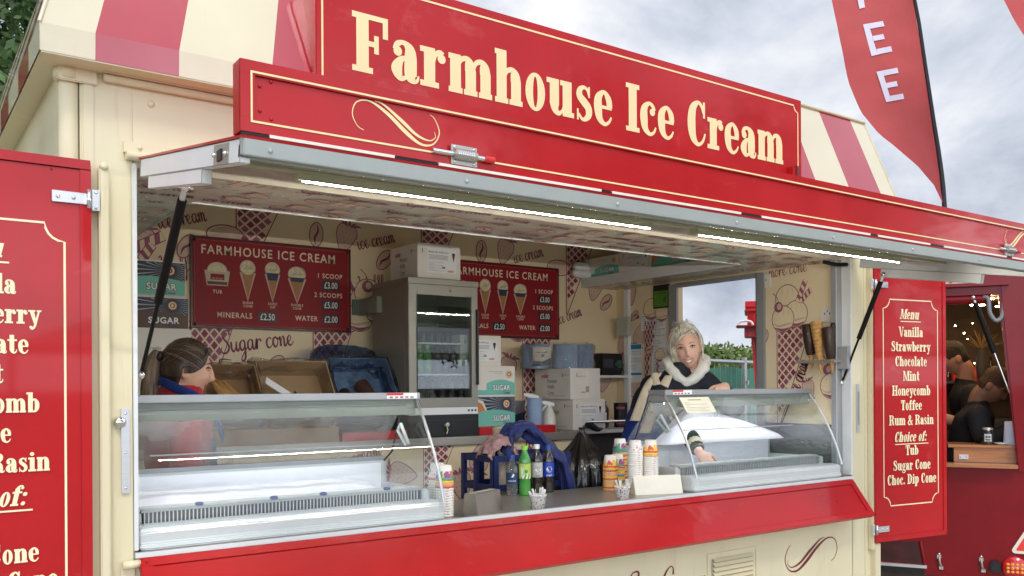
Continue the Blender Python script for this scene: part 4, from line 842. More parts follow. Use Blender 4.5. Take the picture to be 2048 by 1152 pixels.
# ------------------------------------------------------------------ menu boards on the back wall
def menu_board(x0, label):
    z0, w, h = 1.928, .89, .474; D = thing('menu_board', label, 'menu board', (x0 + w / 2, 1.84, z0)); f = FR((x0, 1.832, z0), (1, 0, 0), (0, 0, 1))
    mb = MB(); mb.obox(f, 0, 0, w, h, -.017, 0, BOARDE); mb.obox(f, .012, .012, w - .012, h - .012, 0, .0025, BOARD)
    for a in ((.018, .018, w - .018, .0195), (.018, h - .0195, w - .018, h - .018), (.018, .0195, .0195, h - .0195), (w - .0195, .0195, w - .018, h - .0195)): mb.rect(f, *a, mat('dull_gold', (.35, .16, .10), .5), .003)
    for x in (.02, w - .02):
        for z in (.02, h - .02): mb.ell(f.pt(x, z, .003), .009, BOARDE, 8, 6)
    mb.build('panel', D)
    mb = MB(); T = mat('cream_board_lettering', (.78, .66, .50), .5)
    mb.text(f, 'FARMHOUSE ICE CREAM', w * .475, .385, .066, T, .015, .88, track=1.2, h=.003)
    for t, x, z, s in (('TUB', .135, .182, .026), ('SUGAR', .295, .135, .018), ('CONE', .295, .117, .018), ('CHOC', .43, .135, .018), ('DIP', .43, .117, .018), ('DOUBLE', .568, .135, .018), ('CONE', .568, .117, .018), ('1 SCOOP', .76, .30, .036), ('2 SCOOPS', .752, .193, .036), ('MINERALS', .225, .058, .040), ('WATER', .622, .058, .038)):
        mb.text(f, t, x, z, s, T, .018, .9, track=1.18, h=.003)
    mb.build('lettering', D)
    for t, x, z in (('£3.00', .765, .245), ('£5.00', .765, .135), ('£2.50', .40, .055), ('£2.00', .765, .055)):
        mb = MB(); mb.obox(f, x - .05, z - .012, x + .05, z + .042, .0026, .005, BLACK); mb.text(f, t, x, z - .002, .050, PAPER, .012, .72, h=.0055); mb.build('price_tag', D)
    ICE = mat('vanilla_ice_print', (.68, .60, .40), .5, var=.2, vs=60); CN = mat('cone_print', (.42, .20, .07), .5, var=.2, vs=70); RIMP = mat('print_outline', (.62, .45, .38), .5)
    for x, kind in ((.295, 0), (.43, 1), (.568, 2)):
        mb = MB(); wd = .037 if kind < 2 else .047; top = .31 if kind < 2 else .295
        mb.poly(f, [(x - wd - .006, top - .01), (x, .148), (x + wd + .006, top - .01)], RIMP, .003); mb.disc(f, x, top + .015, wd + .005, RIMP, .042, .003)
        mb.poly(f, [(x - wd * .95, top - .005), (x, .16), (x + wd * .95, top - .005)], CN, .0034); mb.disc(f, x, top + .015, wd, ICE, .037, .0034)
        if kind == 2: mb.disc(f, x + .022, top + .02, .028, mat('grey_ice_print', (.33, .28, .25), .5), .034, .0032)
        if kind: z_ = top - .015; mb.poly(f, [(x - wd * .9, z_ + .012), (x - wd * .72, z_ - (.028 if kind == 1 else .012)), (x + wd * .72, z_ - (.028 if kind == 1 else .012)), (x + wd * .9, z_ + .012)], NAVY, .004)
        for k in (-.3, .1, .45): mb.rib(f, [(x + (k - .3) * wd, top + .005, .001), (x + k * wd, top + .014, .004), (x + (k + .35) * wd, top + .026, .001)], mat('ice_shade_print', (.30, .24, .14), .5), h=.004)
        mb.build('cone_picture', D)
    mb = MB(); x = .135; mb.disc(f, x, .295, .054, RIMP, .05, .003); mb.poly(f, [(x - .066, .30), (x - .054, .222), (x + .054, .222), (x + .066, .30)], RIMP, .003); mb.disc(f, x, .296, .049, ICE, .043, .0034)
    mb.poly(f, [(x - .06, .295), (x - .05, .228), (x + .05, .228), (x + .06, .295)], mat('tub_print', (.55, .50, .33), .5), .0036); mb.poly(f, [(x - .053, .243), (x - .05, .228), (x + .05, .228), (x + .053, .243)], BOARDE, .004); mb.rect(f, x - .036, .252, x + .036, .283, BOARD, .004)
    mb.text(f, 'Ice Cream', x, .256, .014, RIMP, .01, h=.0045); mb.build('tub_picture', D)
menu_board(1.288, 'red menu board fully in view, left of the fridge, with prices and cone pictures')
menu_board(2.80, 'red menu board half hidden behind the fridge and the box on top of it')

# ------------------------------------------------------------------ cartons
def fr_front(x0, y0, z0): return FR((x0, y0, z0), (1, 0, 0), (0, 0, 1))
def fr_left(x0, y1, z0): return FR((x0, y1, z0), (0, -1, 0), (0, 0, 1))
def bubble(mb, f, t, x, z, s, w):
    mb.text(f, t, x, z, s, NAVY, .085, w / s / len(t) * 1.15, track=1.12, h=.002); mb.text(f, t, x, z, s, PAPER, .03, w / s / len(t) * 1.15, track=1.12, h=.0028)
def badge(mb, f, x, z, r_): mb.disc(f, x, z, r_, ORANGE, h=.002); mb.ring(f, x, z, r_ * .85, r_ * .85, r_ * .2, r_ * .2, GOLD, h=.0024); mb.disc(f, x, z, r_ * .5, BROWN, h=.0024); mb.disc(f, x - r_ * .05, z, r_ * .28, OFFW, r_ * .35, h=.0028)
def sugar_print(mb, f, w, h, dark, brown=False, cone=True):
    if dark:
        mb.rect(f, .003, .003, w - .003, h - .008, NAVY, .0008); cx, cz = w * .78, h * .72
        for k in range(40):
            a = 2 * pi * k / 40; p = [(cx + .03 * cos(a), cz + .03 * sin(a))]
            for da in (-.022, .022):
                t = min([((w - .005 - cx) / cos(a)) if cos(a) > .01 else ((.005 - cx) / cos(a)) if cos(a) < -.01 else 9, ((h - .011 - cz) / sin(a)) if sin(a) > .01 else ((.005 - cz) / sin(a)) if sin(a) < -.01 else 9]) * .97
                p.append((min(w - .004, max(.004, cx + t * cos(a + da))), min(h - .01, max(.004, cz + t * sin(a + da)))))
            mb.poly(f, p, mat('ray_print', (.42, .42, .38), .5), .0012)
        if cone: mb.disc(f, .0 + w * .06, h * .45, w * .26, OFFW, h * .5, .0015) if False else mb.poly(f, [(.003, .01), (w * .22, h * .12), (w * .31, h * .5), (w * .22, h * .82), (.003, h * .92)], OFFW, .0015); mb.poly(f, [(.003, h * .1), (w * .15, h * .22), (w * .27, h * .52), (w * .18, h * .74), (.003, h * .84)], BROWN if brown else ORANGE, .0018)
        k0 = BROWN if brown else TEAL
    else: k0 = TEAL
    Lx = .003 if dark else w * .3
    mb.poly(f, [(.003, .003), (w - .003, .003), (w - .003, h * .42)] + [(w - .003 - (w - .003 - Lx) * t, h * (.42 + .12 * sin(pi * t))) for t in (.15, .3, .45, .6, .75, .9)] + [(Lx, h * .40 if not dark else h * .12), (Lx, h * .18), (.003, h * .18)], k0, .0018)
    bubble(mb, f, 'SUGAR', w * .66, h * .17, h * .26, w * .52); mb.text(f, 'Cones', w * .78, h * .055, h * .11, NAVY, .02, shear=.3, h=.003)
    badge(mb, f, w * .85 if not dark else w * .78, h * .72, h * .13)
    if not dark: mb.rect(f, w * .35, h * .8, w * .7, h * .815, INKL, .0015); mb.rect(f, w * .5, h * .74, w * .7, h * .752, INKL, .0015)
def wafer_front(mb, f, w, h):
    mb.rect(f, w * .22, h * .16, w * .9, h * .86, PAPER, .001); mb.text(f, 'Medium Size Waffle Cone', w * .48, h * .74, h * .075, INK, .01, .85)
    for k in range(4): mb.rect(f, w * .25, h * (.66 - k * .035), w * .7, h * (.675 - k * .035), INKL, .0016)
    for k in range(7): mb.rect(f, w * .25, h * (.46 - k * .04), w * (.38 if k % 2 else .6), h * (.47 - k * .04), INKL, .0016)
    mb.poly(f, [(w * .79, h * .74), (w * .83, h * .5), (w * .87, h * .74)], BROWN, .0018); mb.disc(f, w * .83, h * .74, w * .035, BROWN, h * .03, .0016)
    mb.rect(f, w * .56, h * .3, w * .63, h * .35, INK, .0018); mb.text(f, 'wafer', w * .76, h * .2, h * .11, PINKT, .02, .9)
    mb.rect(f, w * .1, h * .72, w * .12, h * .84, INK, .0015)
def wafer_left(mb, f, w, h):
    mb.text(f, 'wafer', w * .3, h * .7, h * .2, PINKT, .03, .9 * w / h / 1.9)
    for k, t in enumerate(('Premium', 'Waffle', 'Cones')): mb.text(f, t, w * .36, h * (.53 - k * .19), h * .19, INK, .0, .75 * w / h / 1.9, 'LEFT', shear=.2)
    mb.rect(f, w * .4, h * .1, w * .85, h * .115, INKL, .0015); mb.rect(f, w * .78, h * .72, w * .8, h * .84, INK, .0015); mb.text(f, 'THIS WAY UP', w * .88, h * .76, h * .05, INK)
def carton(label, a, b, kind, faces, name='carton', m=OFFW, group=None):
    mb = MB(); mb.box(a, b, m); o_ = thing(name, label, 'box', ((a[0] + b[0]) / 2, (a[1] + b[1]) / 2, a[2]), group=group)
    mb.build('box_body', o_, bevel=.002)
    mb = MB(); w, dpt, h = b[0] - a[0], b[1] - a[1], b[2] - a[2]; f, l = fr_front(a[0], a[1], a[2]), fr_left(a[0], b[1], a[2])
    for c in faces:
        if c == 'w': wafer_front(mb, f, w, h)
        if c == 'l': wafer_left(mb, l, dpt, h)
        if c == 's': sugar_print(mb, f, w, h, False)
        if c == 'd': sugar_print(mb, f, w, h, True)
        if c == 'b': sugar_print(mb, f, w, h, True, True)
        if c == 'S': sugar_print(mb, l, dpt, h, False)
        if c == 'D': sugar_print(mb, l, dpt, h, True)
        if c == 'W': wafer_front(mb, l, dpt, h)
        if c == 'u': mb.text(f, 'THIS WAY UP', w * .35, h * .72, h * .06, INK); mb.rect(f, w * .2, h * .72, w * .215, h * .85, INK); mb.rect(f, w * .5, h * .22, w * .62, h * .42, INKL); mb.text(f, 'wafer', w * .42, h * .2, h * .09, PINKT, .02)
        if c == 't': mb.rect(f, w * .48, 0, w * .60, h, mat('clear_tape', (.80, .76, .66), .25), .0006)
        if c == 'x': mb.text(f, 'Fragile', w * .55, h * .5, h * .12, INK); mb.text(f, 'Brown', w * .2, h * .45, h * .1, INK)
    mb.build('printing', o_); return o_
carton('white wafer cone carton on top of the drinks fridge', (2.335, 1.34, 2.205), (2.605, 1.65, 2.392), 'w', 'wl')
carton('white wafer carton right of the fridge, topmost on two sugar cone boxes', (2.62, 1.37, 1.735), (2.895, 1.66, 1.907), 'w', 'w')
carton('white and teal sugar cone box between the wafer carton and the navy box', (2.70, 1.36, 1.568), (2.985, 1.64, 1.734), 's', 's')
carton('navy sunburst sugar cone box standing on the red tray', (2.70, 1.36, 1.393), (2.985, 1.64, 1.567), 'd', 'd')
carton('white wafer carton under the blue paper rolls', (3.43, 1.4, 1.536), (3.672, 1.76, 1.727), 'w', 'ult')
carton('lowest white wafer carton beside the steel towel rail', (3.45, 1.4, 1.346), (3.713, 1.77, 1.535), 'w', 'wl')
carton('navy and teal sugar cone box at the top of the stack behind the gas strut', (.85, 1.5, 2.05), (1.172, 1.75, 2.214), 'd', 'd')
carton('navy and brown sugar cone box above the dark haired woman', (.85, 1.5, 1.896), (1.186, 1.75, 2.048), 'b', 'b')
carton('plain white carton directly behind the ponytailed woman', (.82, 1.47, 1.70), (1.19, 1.78, 1.894), 'x', 'x')
carton('white carton at the foot of the left stack', (.80, 1.46, 1.346), (1.19, 1.8, 1.698), 'x', 'x')
carton('sugar cone box with teal stripe on the high shelf beside white cups', (3.915, 1.485, 2.35), (4.15, 1.83, 2.478), 's', 'S')
carton('plain wafer carton in the middle of the high shelf', (3.915, 1.19, 2.35), (4.15, 1.478, 2.49), 'w', 'W')
carton('sugar cone box with orange cone at the front end of the high shelf', (3.915, .80, 2.35), (4.15, 1.183, 2.48), 'd', 'D')
mb = MB(); mb.box((3.895, .477, 2.309), (4.22, 1.85, 2.35), OFFW); tag(mb.build('high_shelf'), 'long pale shelf under the ceiling holding cartons and cups', 'shelf')
mb = MB(); mb.box((2.99, 1.56, 1.393), (3.2, 1.80, 1.53), mat('slate_carton', (.20, .21, .25), .6)); f = fr_front(2.99, 1.56, 1.393); mb.poly(f, [(.0, .0), (.21, .0), (.21, .07), (.05, .03)], NAVY); mb.rect(f, .03, .09, .06, .12, PAPER); mb.rect(f, .08, .10, .14, .105, PAPER)
tag(mb.build('carton', bevel=.002), 'grey blue carton behind the blue paper roll', 'box')

# tilted open cartons with plastic liners
def open_box(label, c, w, hgt, dep, tilt, m, liner, cat_='box', yaw=0):
    o = thing('open_carton', label, cat_, c, yaw); R = Matrix.Rotation(tilt, 3, 'X'); t = .006
    def bx(mb, a, b, m_):
        k = len(mb.v); mb.box(a, b, m_)
        for i in range(k, len(mb.v)): mb.v[i] = tuple(R @ V3(mb.v[i]))
    mb = MB(); bx(mb, (0, 0, 0), (w, hgt, t), m); bx(mb, (0, 0, t), (w, t, dep), m); bx(mb, (0, hgt - t, t), (w, hgt, dep), m); bx(mb, (0, t, t), (t, hgt - t, dep), m); bx(mb, (w - t, t, t), (w, hgt - t, dep), m)
    mb.build('box_body', o, w=False)
    if liner:
        mb = MB(); n = 26; rng = random.Random(len(label)); vs = []
        P = [(x, 0) for x in np.linspace(0, w, 10)] + [(w, y) for y in np.linspace(0, hgt, 8)[1:]] + [(x, hgt) for x in np.linspace(w, 0, 10)[1:]] + [(0, y) for y in np.linspace(hgt, 0, 8)[1:-1]]
        for k, (off, z) in enumerate(((.012, dep * .35), (.002, dep * .98), (-.012, dep * 1.02), (-.02, dep * .8), (-.022, dep * .45))):
            for (x, y) in P:
                dx, dy = (x - w / 2) / (w / 2), (y - hgt / 2) / (hgt / 2); g = off + rng.uniform(-.006, .006)
                vs.append(R @ V3((x - g * dx, y - g * dy, z + rng.uniform(-.014, .014))))
        n = len(P); mb.add(vs, [[i * n + j, i * n + (j + 1) % n, (i + 1) * n + (j + 1) % n, (i + 1) * n + j] for i in range(4) for j in range(n)], liner, True)
        mb.build('plastic_liner', o, w=False)
    return o
open_box('narrow open brown carton with crinkled film beside the dark haired woman', (1.225, 1.42, 1.42), .27, .29, .13, radians(56), CARD, FILM)
open_box('wide open brown carton in clear film, in the middle of three tilted boxes', (1.50, 1.42, 1.42), .375, .315, .13, radians(56), CARDD, FILM)
BB = open_box('tilted carton lined with a blue plastic bag beside the fridge', (1.90, 1.44, 1.42), .34, .34, .13, radians(56), mat('blue_bag_lining', (.08, .13, .21), .4, coat=.3, var=.5, vs=18, bump=1, bs=30), BFILM)
q = MB(); q.loft([(V3((1.905, 1.70, 1.58)), V3((.03, .02, .03)), V3((0, .03, .02))), (V3((1.92, 1.68, 1.74)), V3((.06, .02, .0)), V3((0, .06, .04))), (V3((2.06, 1.67, 1.82)), V3((.15, .0, .0)), V3((0, .07, .03))), (V3((2.2, 1.65, 1.75)), V3((.05, .0, .0)), V3((0, .05, .05))), (V3((2.25, 1.62, 1.60)), V3((.03, 0, .02)), V3((0, .04, .02)))], BFILM, 18, k=8)
for i, v in enumerate(q.v): d_ = NO(v[0] * 30, v[1] * 30, v[2] * 30) * .012; q.v[i] = (v[0] + d_, v[1] - d_, v[2] + d_)
q.build('bag_hood', BB)
CONEM = mat('waffle_cone', (.50, .27, .09), .6, var=.25, vs=60, bump=.5, bs=90); CHOC = mat('chocolate', (.035, .018, .012), .45, var=.3)
mb = MB(); mb.tube([(2.12, 1.45, 1.54), (2.10, 1.55, 1.63)], .042, mat('dull_choc', (.07, .03, .022), .5), 16); tag(mb.build('cone_stack'), 'dark rolled cones sticking out of the blue lined box', 'cones')
mb = MB(); mb.tube([(1.985, 1.45, 1.545), (1.985, 1.52, 1.585)], .035, CHOC, 16); tag(mb.build('cone_stack'), 'small dark cone end low in the blue lined box', 'cones')
mb = MB(); mb.loft([(V3((2.12, 1.58, 1.60)), V3((.075, 0, 0)), V3((0, .03, .05))), (V3((2.1, 1.62, 1.67)), V3((.06, 0, 0)), V3((0, .03, .03)))], mat('greaseproof', (.42, .38, .32), .7), 16); tag(mb.build('paper_wrap'), 'pale paper wrapped round the dark cones', 'wrapper')
mb = MB()
for k in range(3): mb.lathe((1.30 + k * .04, 1.42 + k * .012, 1.61 - k * .01), [(.002, -.09), (.012, -.05), (.024, .04), (.022, .05)], CONEM, 12, axis=(.4, -.5, -.7))
tag(mb.build('cone_stack'), 'pale waffle cones in the narrow open carton', 'cones')
mb = MB(); mb.tube([(1.68, 1.42, 1.53), (1.70, 1.47, 1.60)], [.035, .004], CHOC, 8); tag(mb.build('cone_stack'), 'pointed dark cone low in the wide open carton', 'cones')
mb = MB(); mb.obox(FR((1.54, 1.46, 1.64), V3((.75, -.1, -.5)), V3((.3, .35, .75))), 0, 0, .26, .035, 0, .004, PAPER); tag(mb.build('paper_strip'), 'white card strip lying across the wide open carton', 'card')
mb = MB()
for a in (((.45, 1.30, 1.346), (1.86, 1.42, 1.42)),): mb.box(*a, CARD)
tag(mb.build('box_stand', bevel=.004), 'low brown box under the three tilted cartons', 'stand')

# ------------------------------------------------------------------ fridge
FR_ = thing('drinks_fridge', 'grey glass door drinks fridge standing on the black cash drawer', 'fridge', (2.47, 1.52, 1.465))
FX0, FX1, FY0, FY1, FZ0, FZ1 = 2.257, 2.69, 1.30, 1.72, 1.468, 2.196
FM = mat('fridge_grey', (.28, .27, .235), .4, metal=.3, var=.04); FI = mat('fridge_inside', (.16, .19, .17), .5)
mb = MB(); mb.box((FX0, FY0 + .045, FZ0), (FX0 + .02, FY1, FZ1 - .03), FM); mb.box((FX1 - .02, FY0 + .045, FZ0), (FX1, FY1, FZ1 - .03), FM); mb.box((FX0 - .004, FY0 - .004, FZ1 - .03), (FX1 + .004, FY1, FZ1), FM); mb.box((FX0 + .02, FY1 - .02, FZ0), (FX1 - .02, FY1, FZ1 - .03), FI); mb.box((FX0 + .02, FY0 + .06, FZ0), (FX1 - .02, FY1 - .02, FZ0 + .05), FI)
mb.box((FX0 + .0201, FY0 + .05, FZ0 + .05), (FX0 + .022, FY1 - .02, FZ1 - .03), FI); mb.box((FX1 - .022, FY0 + .05, FZ0 + .05), (FX1 - .0201, FY1 - .02, FZ1 - .03), FI); mb.build('cabinet', FR_, bevel=.003)
mb = MB(); z0, z1 = FZ0 + .04, FZ1 - .032
mb.box((FX0, FY0, z0), (FX0 + .052, FY0 + .04, z1), FM); mb.box((FX1 - .04, FY0, z0), (FX1, FY0 + .04, z1), FM); mb.box((FX0 + .052, FY0, z1 - .055), (FX1 - .04, FY0 + .04, z1), FM); mb.box((FX0 + .052, FY0, z0), (FX1 - .04, FY0 + .04, z0 + .05), FM)
mb.box((FX0 + .046, FY0 - .003, z0 + .046), (FX0 + .052, FY0, z1 - .05), BLACK); DR = mb.build('door', FR_, bevel=.002)
mb = MB(); mb.box((FX0 + .052, FY0 + .012, z0 + .05), (FX1 - .04, FY0 + .018, z1 - .055), GLASSD); mb.build('pane', DR)
mb = MB(); mb.lathe((2.51, FY0, z1 - .025), [(.008, 0), (.008, .005), (0, .007)], CHROME, 14, axis=(0, -1, 0)); mb.build('lock', DR)
mb = MB(); mb.box((FX1 - .012, FY0 - .014, z0 + .12), (FX1 - .002, FY0 - .0005, z1 - .12), BLACK); mb.build('handle', DR)
mb = MB(); mb.box((FX0, FY0 + .004, FZ0), (FX1, FY0 + .05, FZ0 + .038), WHITE)
for k in range(3): mb.lathe((FX1 - .06 + k * .022, FY0 + .004, FZ0 + .02), [(.006, 0), (.006, .003)], DARK, 12, axis=(0, -1, 0))
mb.build('base_panel', FR_)
SHZ = (1.60 + .06, 1.70 + .13)
for z in (1.688, 1.858):
    mb = MB(); mb.box((FX0 + .024, FY0 + .055, z - .008), (FX1 - .024, FY1 - .025, z), ALUW); mb.build('shelf', FR_)
mb = MB(); mb.box((2.225, 1.60, 2.03), (2.256, 1.85, 2.12), mat('socket_grey', (.28, .30, .26), .5)); mb.box((2.19, 1.828, 2.03), (2.225, 1.849, 2.12), mat('socket_green', (.12, .18, .14), .5)); tag(mb.build('switch_box', bevel=.003), 'small grey switch box beside the top of the fridge', 'switch')
def bottle(name, prof, m, cap, capz, label=None, seg=20):
    mb = MB(); mb.lathe((0, 0, 0), prof, m, seg); o = mb.build(name)
    mb = MB(); r_ = prof[-1][0]; mb.lathe((0, 0, prof[-1][1]), [(r_ * 1.25, -.002), (r_ * 1.25, capz), (r_ * 1.1, capz + .002), (0, capz + .002)], cap, 16); mb.build('cap', o, w=False)
    return o
def pet(h, r_): return [(r_ * .8, 0), (r_ * .98, h * .02), (r_ * .9, h * .06), (r_, h * .1), (r_ * .97, h * .25), (r_ * .93, h * .33), (r_ * .97, h * .38), (r_ * .97, h * .62), (r_, h * .66), (r_ * .9, h * .74), (r_ * .62, h * .83), (r_ * .42, h * .89), (r_ * .40, h * .93)]
DCOLA = mat('dark_cola_bottle', (.02, .012, .014), .12, coat=.8, var=.3); BCAP = mat('blue_cap', (.01, .06, .30), .4); GRB = mat('green_bottle', (.06, .26, .05), .12, coat=.8, var=.2); GCAP = mat('lime_cap', (.25, .6, .03), .4); CLB = mat('pale_water_bottle', (.35, .45, .55), .1, coat=.8)
def row(proto, xs, ys, z, label, group):
    first = True
    for x in xs:
        for y in ys:
            o = proto if first else dup(proto); first = False; o.location = (x, y, z); tag(o, label, 'bottle', group)
row(bottle('drink_bottle', pet(.16, .024), DCOLA, BCAP, .014), np.linspace(2.33, 2.64, 6), (1.40, 1.52), FZ0 + .0505, 'dark cola bottle with a blue cap on the fridge floor', 'cola bottles at the bottom of the fridge')
row(bottle('drink_bottle', pet(.15, .024), GRB, GCAP, .014), np.linspace(2.32, 2.42, 3), (1.39, 1.52), 1.689, 'green bottle on the middle fridge shelf', 'green bottles in the fridge')
row(bottle('drink_bottle', pet(.15, .024), DCOLA, BLACK, .014), np.linspace(2.49, 2.64, 4), (1.40, 1.53), 1.689, 'dark bottle with a black cap on the middle fridge shelf', 'dark bottles in the fridge')
row(bottle('drink_can', [(.022, 0), (.024, .006), (.024, .05), (.02, .057), (.02, .06)], mat('dark_can', (.05, .06, .07), .3, metal=.5), BLACK, .003), (2.36, 2.42, 2.47, 2.52, 2.58), (1.44,), 1.859, 'dark can on the top fridge shelf', 'cans in the fridge')
# cash drawer
CDW = thing('cash_drawer', 'black cash drawer with a key under the fridge', 'cash drawer', (2.49, 1.5, 1.346))
mb = MB(); mb.box((2.25, 1.31, 1.346), (2.70, 1.75, 1.467), BLACK); mb.box((2.255, 1.303, 1.352), (2.695, 1.31, 1.44), BLACK); mb.build('casing', CDW, bevel=.003)
mb = MB(); mb.lathe((2.48, 1.303, 1.41), [(.009, 0), (.009, .006), (0, .006)], CHROME, 12, axis=(0, -1, 0)); mb.tube([(2.48, 1.292, 1.41), (2.485, 1.286, 1.385), (2.478, 1.286, 1.365)], .003, GOLD, 6); mb.lathe((2.482, 1.284, 1.415), [(.011, 0), (.011, .002)], CHROME, 12, axis=(0, -1, 0)); mb.build('key', CDW)
mb = MB(); mb.box((2.55, 1.315, 1.4675), (2.68, 1.33, 1.474), PAPER); tag(mb.build('receipt'), 'slip of paper sticking out above the cash drawer', 'paper') if False else None
REDP = mat('red_tray', (.50, .015, .02), .3, coat=.4)
for x0, x1, lb in ((2.70, 3.24, 'red plastic tray under the sugar cone boxes'), (1.88, 2.245, 'red plastic tray left of the cash drawer seen through the glass case')):
    mb = MB(); mb.box((x0, 1.302, 1.346), (x1, 1.66, 1.384), REDP); mb.box((x0 - .004, 1.298, 1.384), (x1 + .004, 1.664, 1.391), REDP); tag(mb.build('tray', bevel=.005), lb, 'tray')
# spray bottles and blue roll
SPW = mat('spray_white', (.62, .62, .56), .35, coat=.2)
def spray(label, x, y, z):
    o = thing('spray_bottle', label, 'spray bottle', (x, y, z), radians(-25)); mb = MB(); mb.lathe((0, 0, 0), [(.038, 0), (.041, .01), (.041, .085), (.03, .115), (.018, .14), (.014, .15)], SPW, 20); mb.build('bottle_body', o, w=False)
    mb = MB(); mb.loft([(V3((.03, 0, .158)), V3((0, .014, 0)), V3((0, 0, .012))), (V3((-.01, 0, .166)), V3((0, .017, 0)), V3((0, 0, .017))), (V3((-.06, 0, .176)), V3((0, .012, 0)), V3((0, 0, .011)))], WHITE, 12); mb.tube([(-.02, 0, .155), (-.045, 0, .125), (-.05, 0, .112)], [.008, .006, .005], WHITE, 8); mb.tube([(0, 0, .148), (0, 0, .16)], .016, WHITE, 12); mb.build('trigger', o, w=False)
    mb = MB(); c = CY((0, 0, 0), .0412, -.3); mb.rect(c, -.02, .02, .02, .07, PAPER, .001); mb.build('sticker', o, w=False); return o
spray('white trigger spray bottle in front of the wafer cartons', 3.265, 1.40, 1.3915 - .045)
spray('white trigger spray bottle half hidden behind the blue paper roll', 3.20, 1.47, 1.3915)
BLR = mat('blue_paper', (.26, .36, .52), .8, var=.06, vs=40)
mb = MB(); mb.lathe((3.125, 1.36, 1.3915), [(.044, 0), (.046, .004), (.046, .152), (.044, .156), (.016, .156), (.016, .1)], BLR, 28); tag(mb.build('paper_roll'), 'upright blue paper roll standing on the red tray', 'paper roll')
PK = thing('roll_pack', 'clear wrapped pack of large blue paper rolls on the wafer carton', 'paper rolls', (3.55, 1.6, 1.7275))
for x, y in ((3.355, 1.655), (3.50, 1.53), (3.645, 1.56)):
    mb = MB(); mb.lathe((x, y, 1.7275), [(.078, 0), (.083, .006), (.083, .145), (.078, .152), (.03, .152), (.03, .1)], BLR, 28); mb.build('roll', PK)
mb = MB(); P = [(3.27, 1.60), (3.30, 1.55), (3.42, 1.47), (3.50, 1.44), (3.62, 1.465), (3.72, 1.50), (3.76, 1.60), (3.66, 1.66), (3.52, 1.63), (3.40, 1.745), (3.30, 1.74)]; rng = random.Random(4); vs = []
PP = cat([(x, y, 0) for x, y in P], 4, True)
for k, z in enumerate((1.729, 1.76, 1.80, 1.84, 1.875, 1.892)):
    for p in PP: g = rng.uniform(-.005, .005); c_ = V3((3.52, 1.58, 0)); d_ = (p - c_) * (-.05 if k == 2 else .0 if k < 5 else -.12); vs.append((p.x + d_.x + g, p.y + d_.y + g, z + g))
n = len(PP); mb.add(vs, [[i * n + j, i * n + (j + 1) % n, (i + 1) * n + (j + 1) % n, (i + 1) * n + j] for i in range(5) for j in range(n)], FILM, True); mb.build('plastic_wrap', PK)
f = FR((3.285, 1.585, 1.745), V3((.75, -.55, 0)), (0, 0, 1)); mb = MB(); mb.rect(f, 0, 0, .11, .115, mat('pack_label', (.55, .50, .40), .6), .008); mb.poly(f, [(0, 0), (.11, 0), (.11, .05), (.06, .025), (0, .03)], NAVY, .009); mb.rect(f, .02, .08, .09, .085, INK, .009); mb.rect(f, .05, .055, .07, .07, INK, .009); mb.build('pack_label', PK)
# right corner things
SPK = thing('speaker', 'small black speaker on a shelf in the back right corner', 'speaker', (4.05, 1.76, 1.69))
mb = MB(); mb.box((3.94, 1.70, 1.69), (4.145, 1.84, 1.838), BLACK); mb.build('cabinet', SPK, bevel=.012); mb = MB(); mb.lathe((4.10, 1.699, 1.765), [(.03, 0), (.032, .004), (.02, .002), (0, .006)], mat('green_dial', (.01, .07, .05), .2, coat=1), 20, axis=(0, -1, 0)); mb.box((3.96, 1.696, 1.74), (4.05, 1.70, 1.80), DARK); mb.build('dial', SPK)
mb = MB(); mb.box((3.92, 1.69, 1.672), (4.218, 1.849, 1.689), WHITE); tag(mb.build('corner_shelf', bevel=.002), 'little white shelf under the black speaker', 'shelf')
SYR = mat('dark_syrup', (.05, .008, .02), .12, coat=.8)
for x, y, lb in ((3.80, 1.52, 'dark syrup bottle next to the lowest wafer carton'), (3.86, 1.58, 'dark syrup bottle next to the black and red tub')):
    o = bottle('syrup_bottle', pet(.17, .033), SYR, BLACK, .014); o.location = (x, y, 1.3455); tag(o, lb, 'bottle'); mb = MB(); c = CY((0, 0, 0), .0325, 0); mb.rect(c, -.02, .05, .0, .1, PAPER, .001); mb.build('bottle_label', o, w=False)
o = thing('canister', 'black tub with red lettering under the papers', 'tub', (3.96, 1.53, 1.3455), -.7); mb = MB(); mb.lathe((0, 0, 0), [(.042, 0), (.045, .15), (.045, .16), (0, .16)], BLACK, 20); mb.build('tub_body', o, w=False); mb = MB(); c = CY((0, 0, 0), .044, 0); [mb.rect(c, -.03 + k * .015, .12, -.02 + k * .015, .135, PINKT, .002) for k in range(4)]; [mb.rect(c, -.03 + k * .015, .02, -.02 + k * .015, .03, PINKT, .002) for k in range(4)]; mb.build('tub_print', o, w=False)
# wall things
mb = MB(); mb.box((4.19, 1.70, 1.345), (4.2195, 1.745, 2.28), WHITE); tag(mb.build('cable_trunking', bevel=.002), 'white cable trunking running up the right wall', 'trunking')
mb = MB(); mb.box((4.15, 1.665, 1.96), (4.189, 1.775, 2.09), mat('junction_grey', (.46, .47, .42), .45)); tag(mb.build('junction_box', bevel=.004), 'grey junction box on the cable trunking', 'junction box')
RW = FR((4.218, 0, 0), (0, -1, 0), (0, 0, 1))
def sheet_of(label, y1, y0, z0, z1, lines, name='paper_notice', m=PAPER, fn=None):
    mb = MB(); mb.rect(RW, -y1, z0, -y0, z1, m, .0025); rng = random.Random(int(y1 * 100 + z0 * 10))
    for k in range(lines):
        z = z1 - (z1 - z0) * (k + 1) / (lines + 1); mb.rect(RW, -y1 + .012, z, -y1 + (y1 - y0) * rng.uniform(.4, .95), z + .0028, INKL if k % 4 else INK, .0032)
    if fn: fn(mb)
    tag(mb.build(name), label, 'notice')
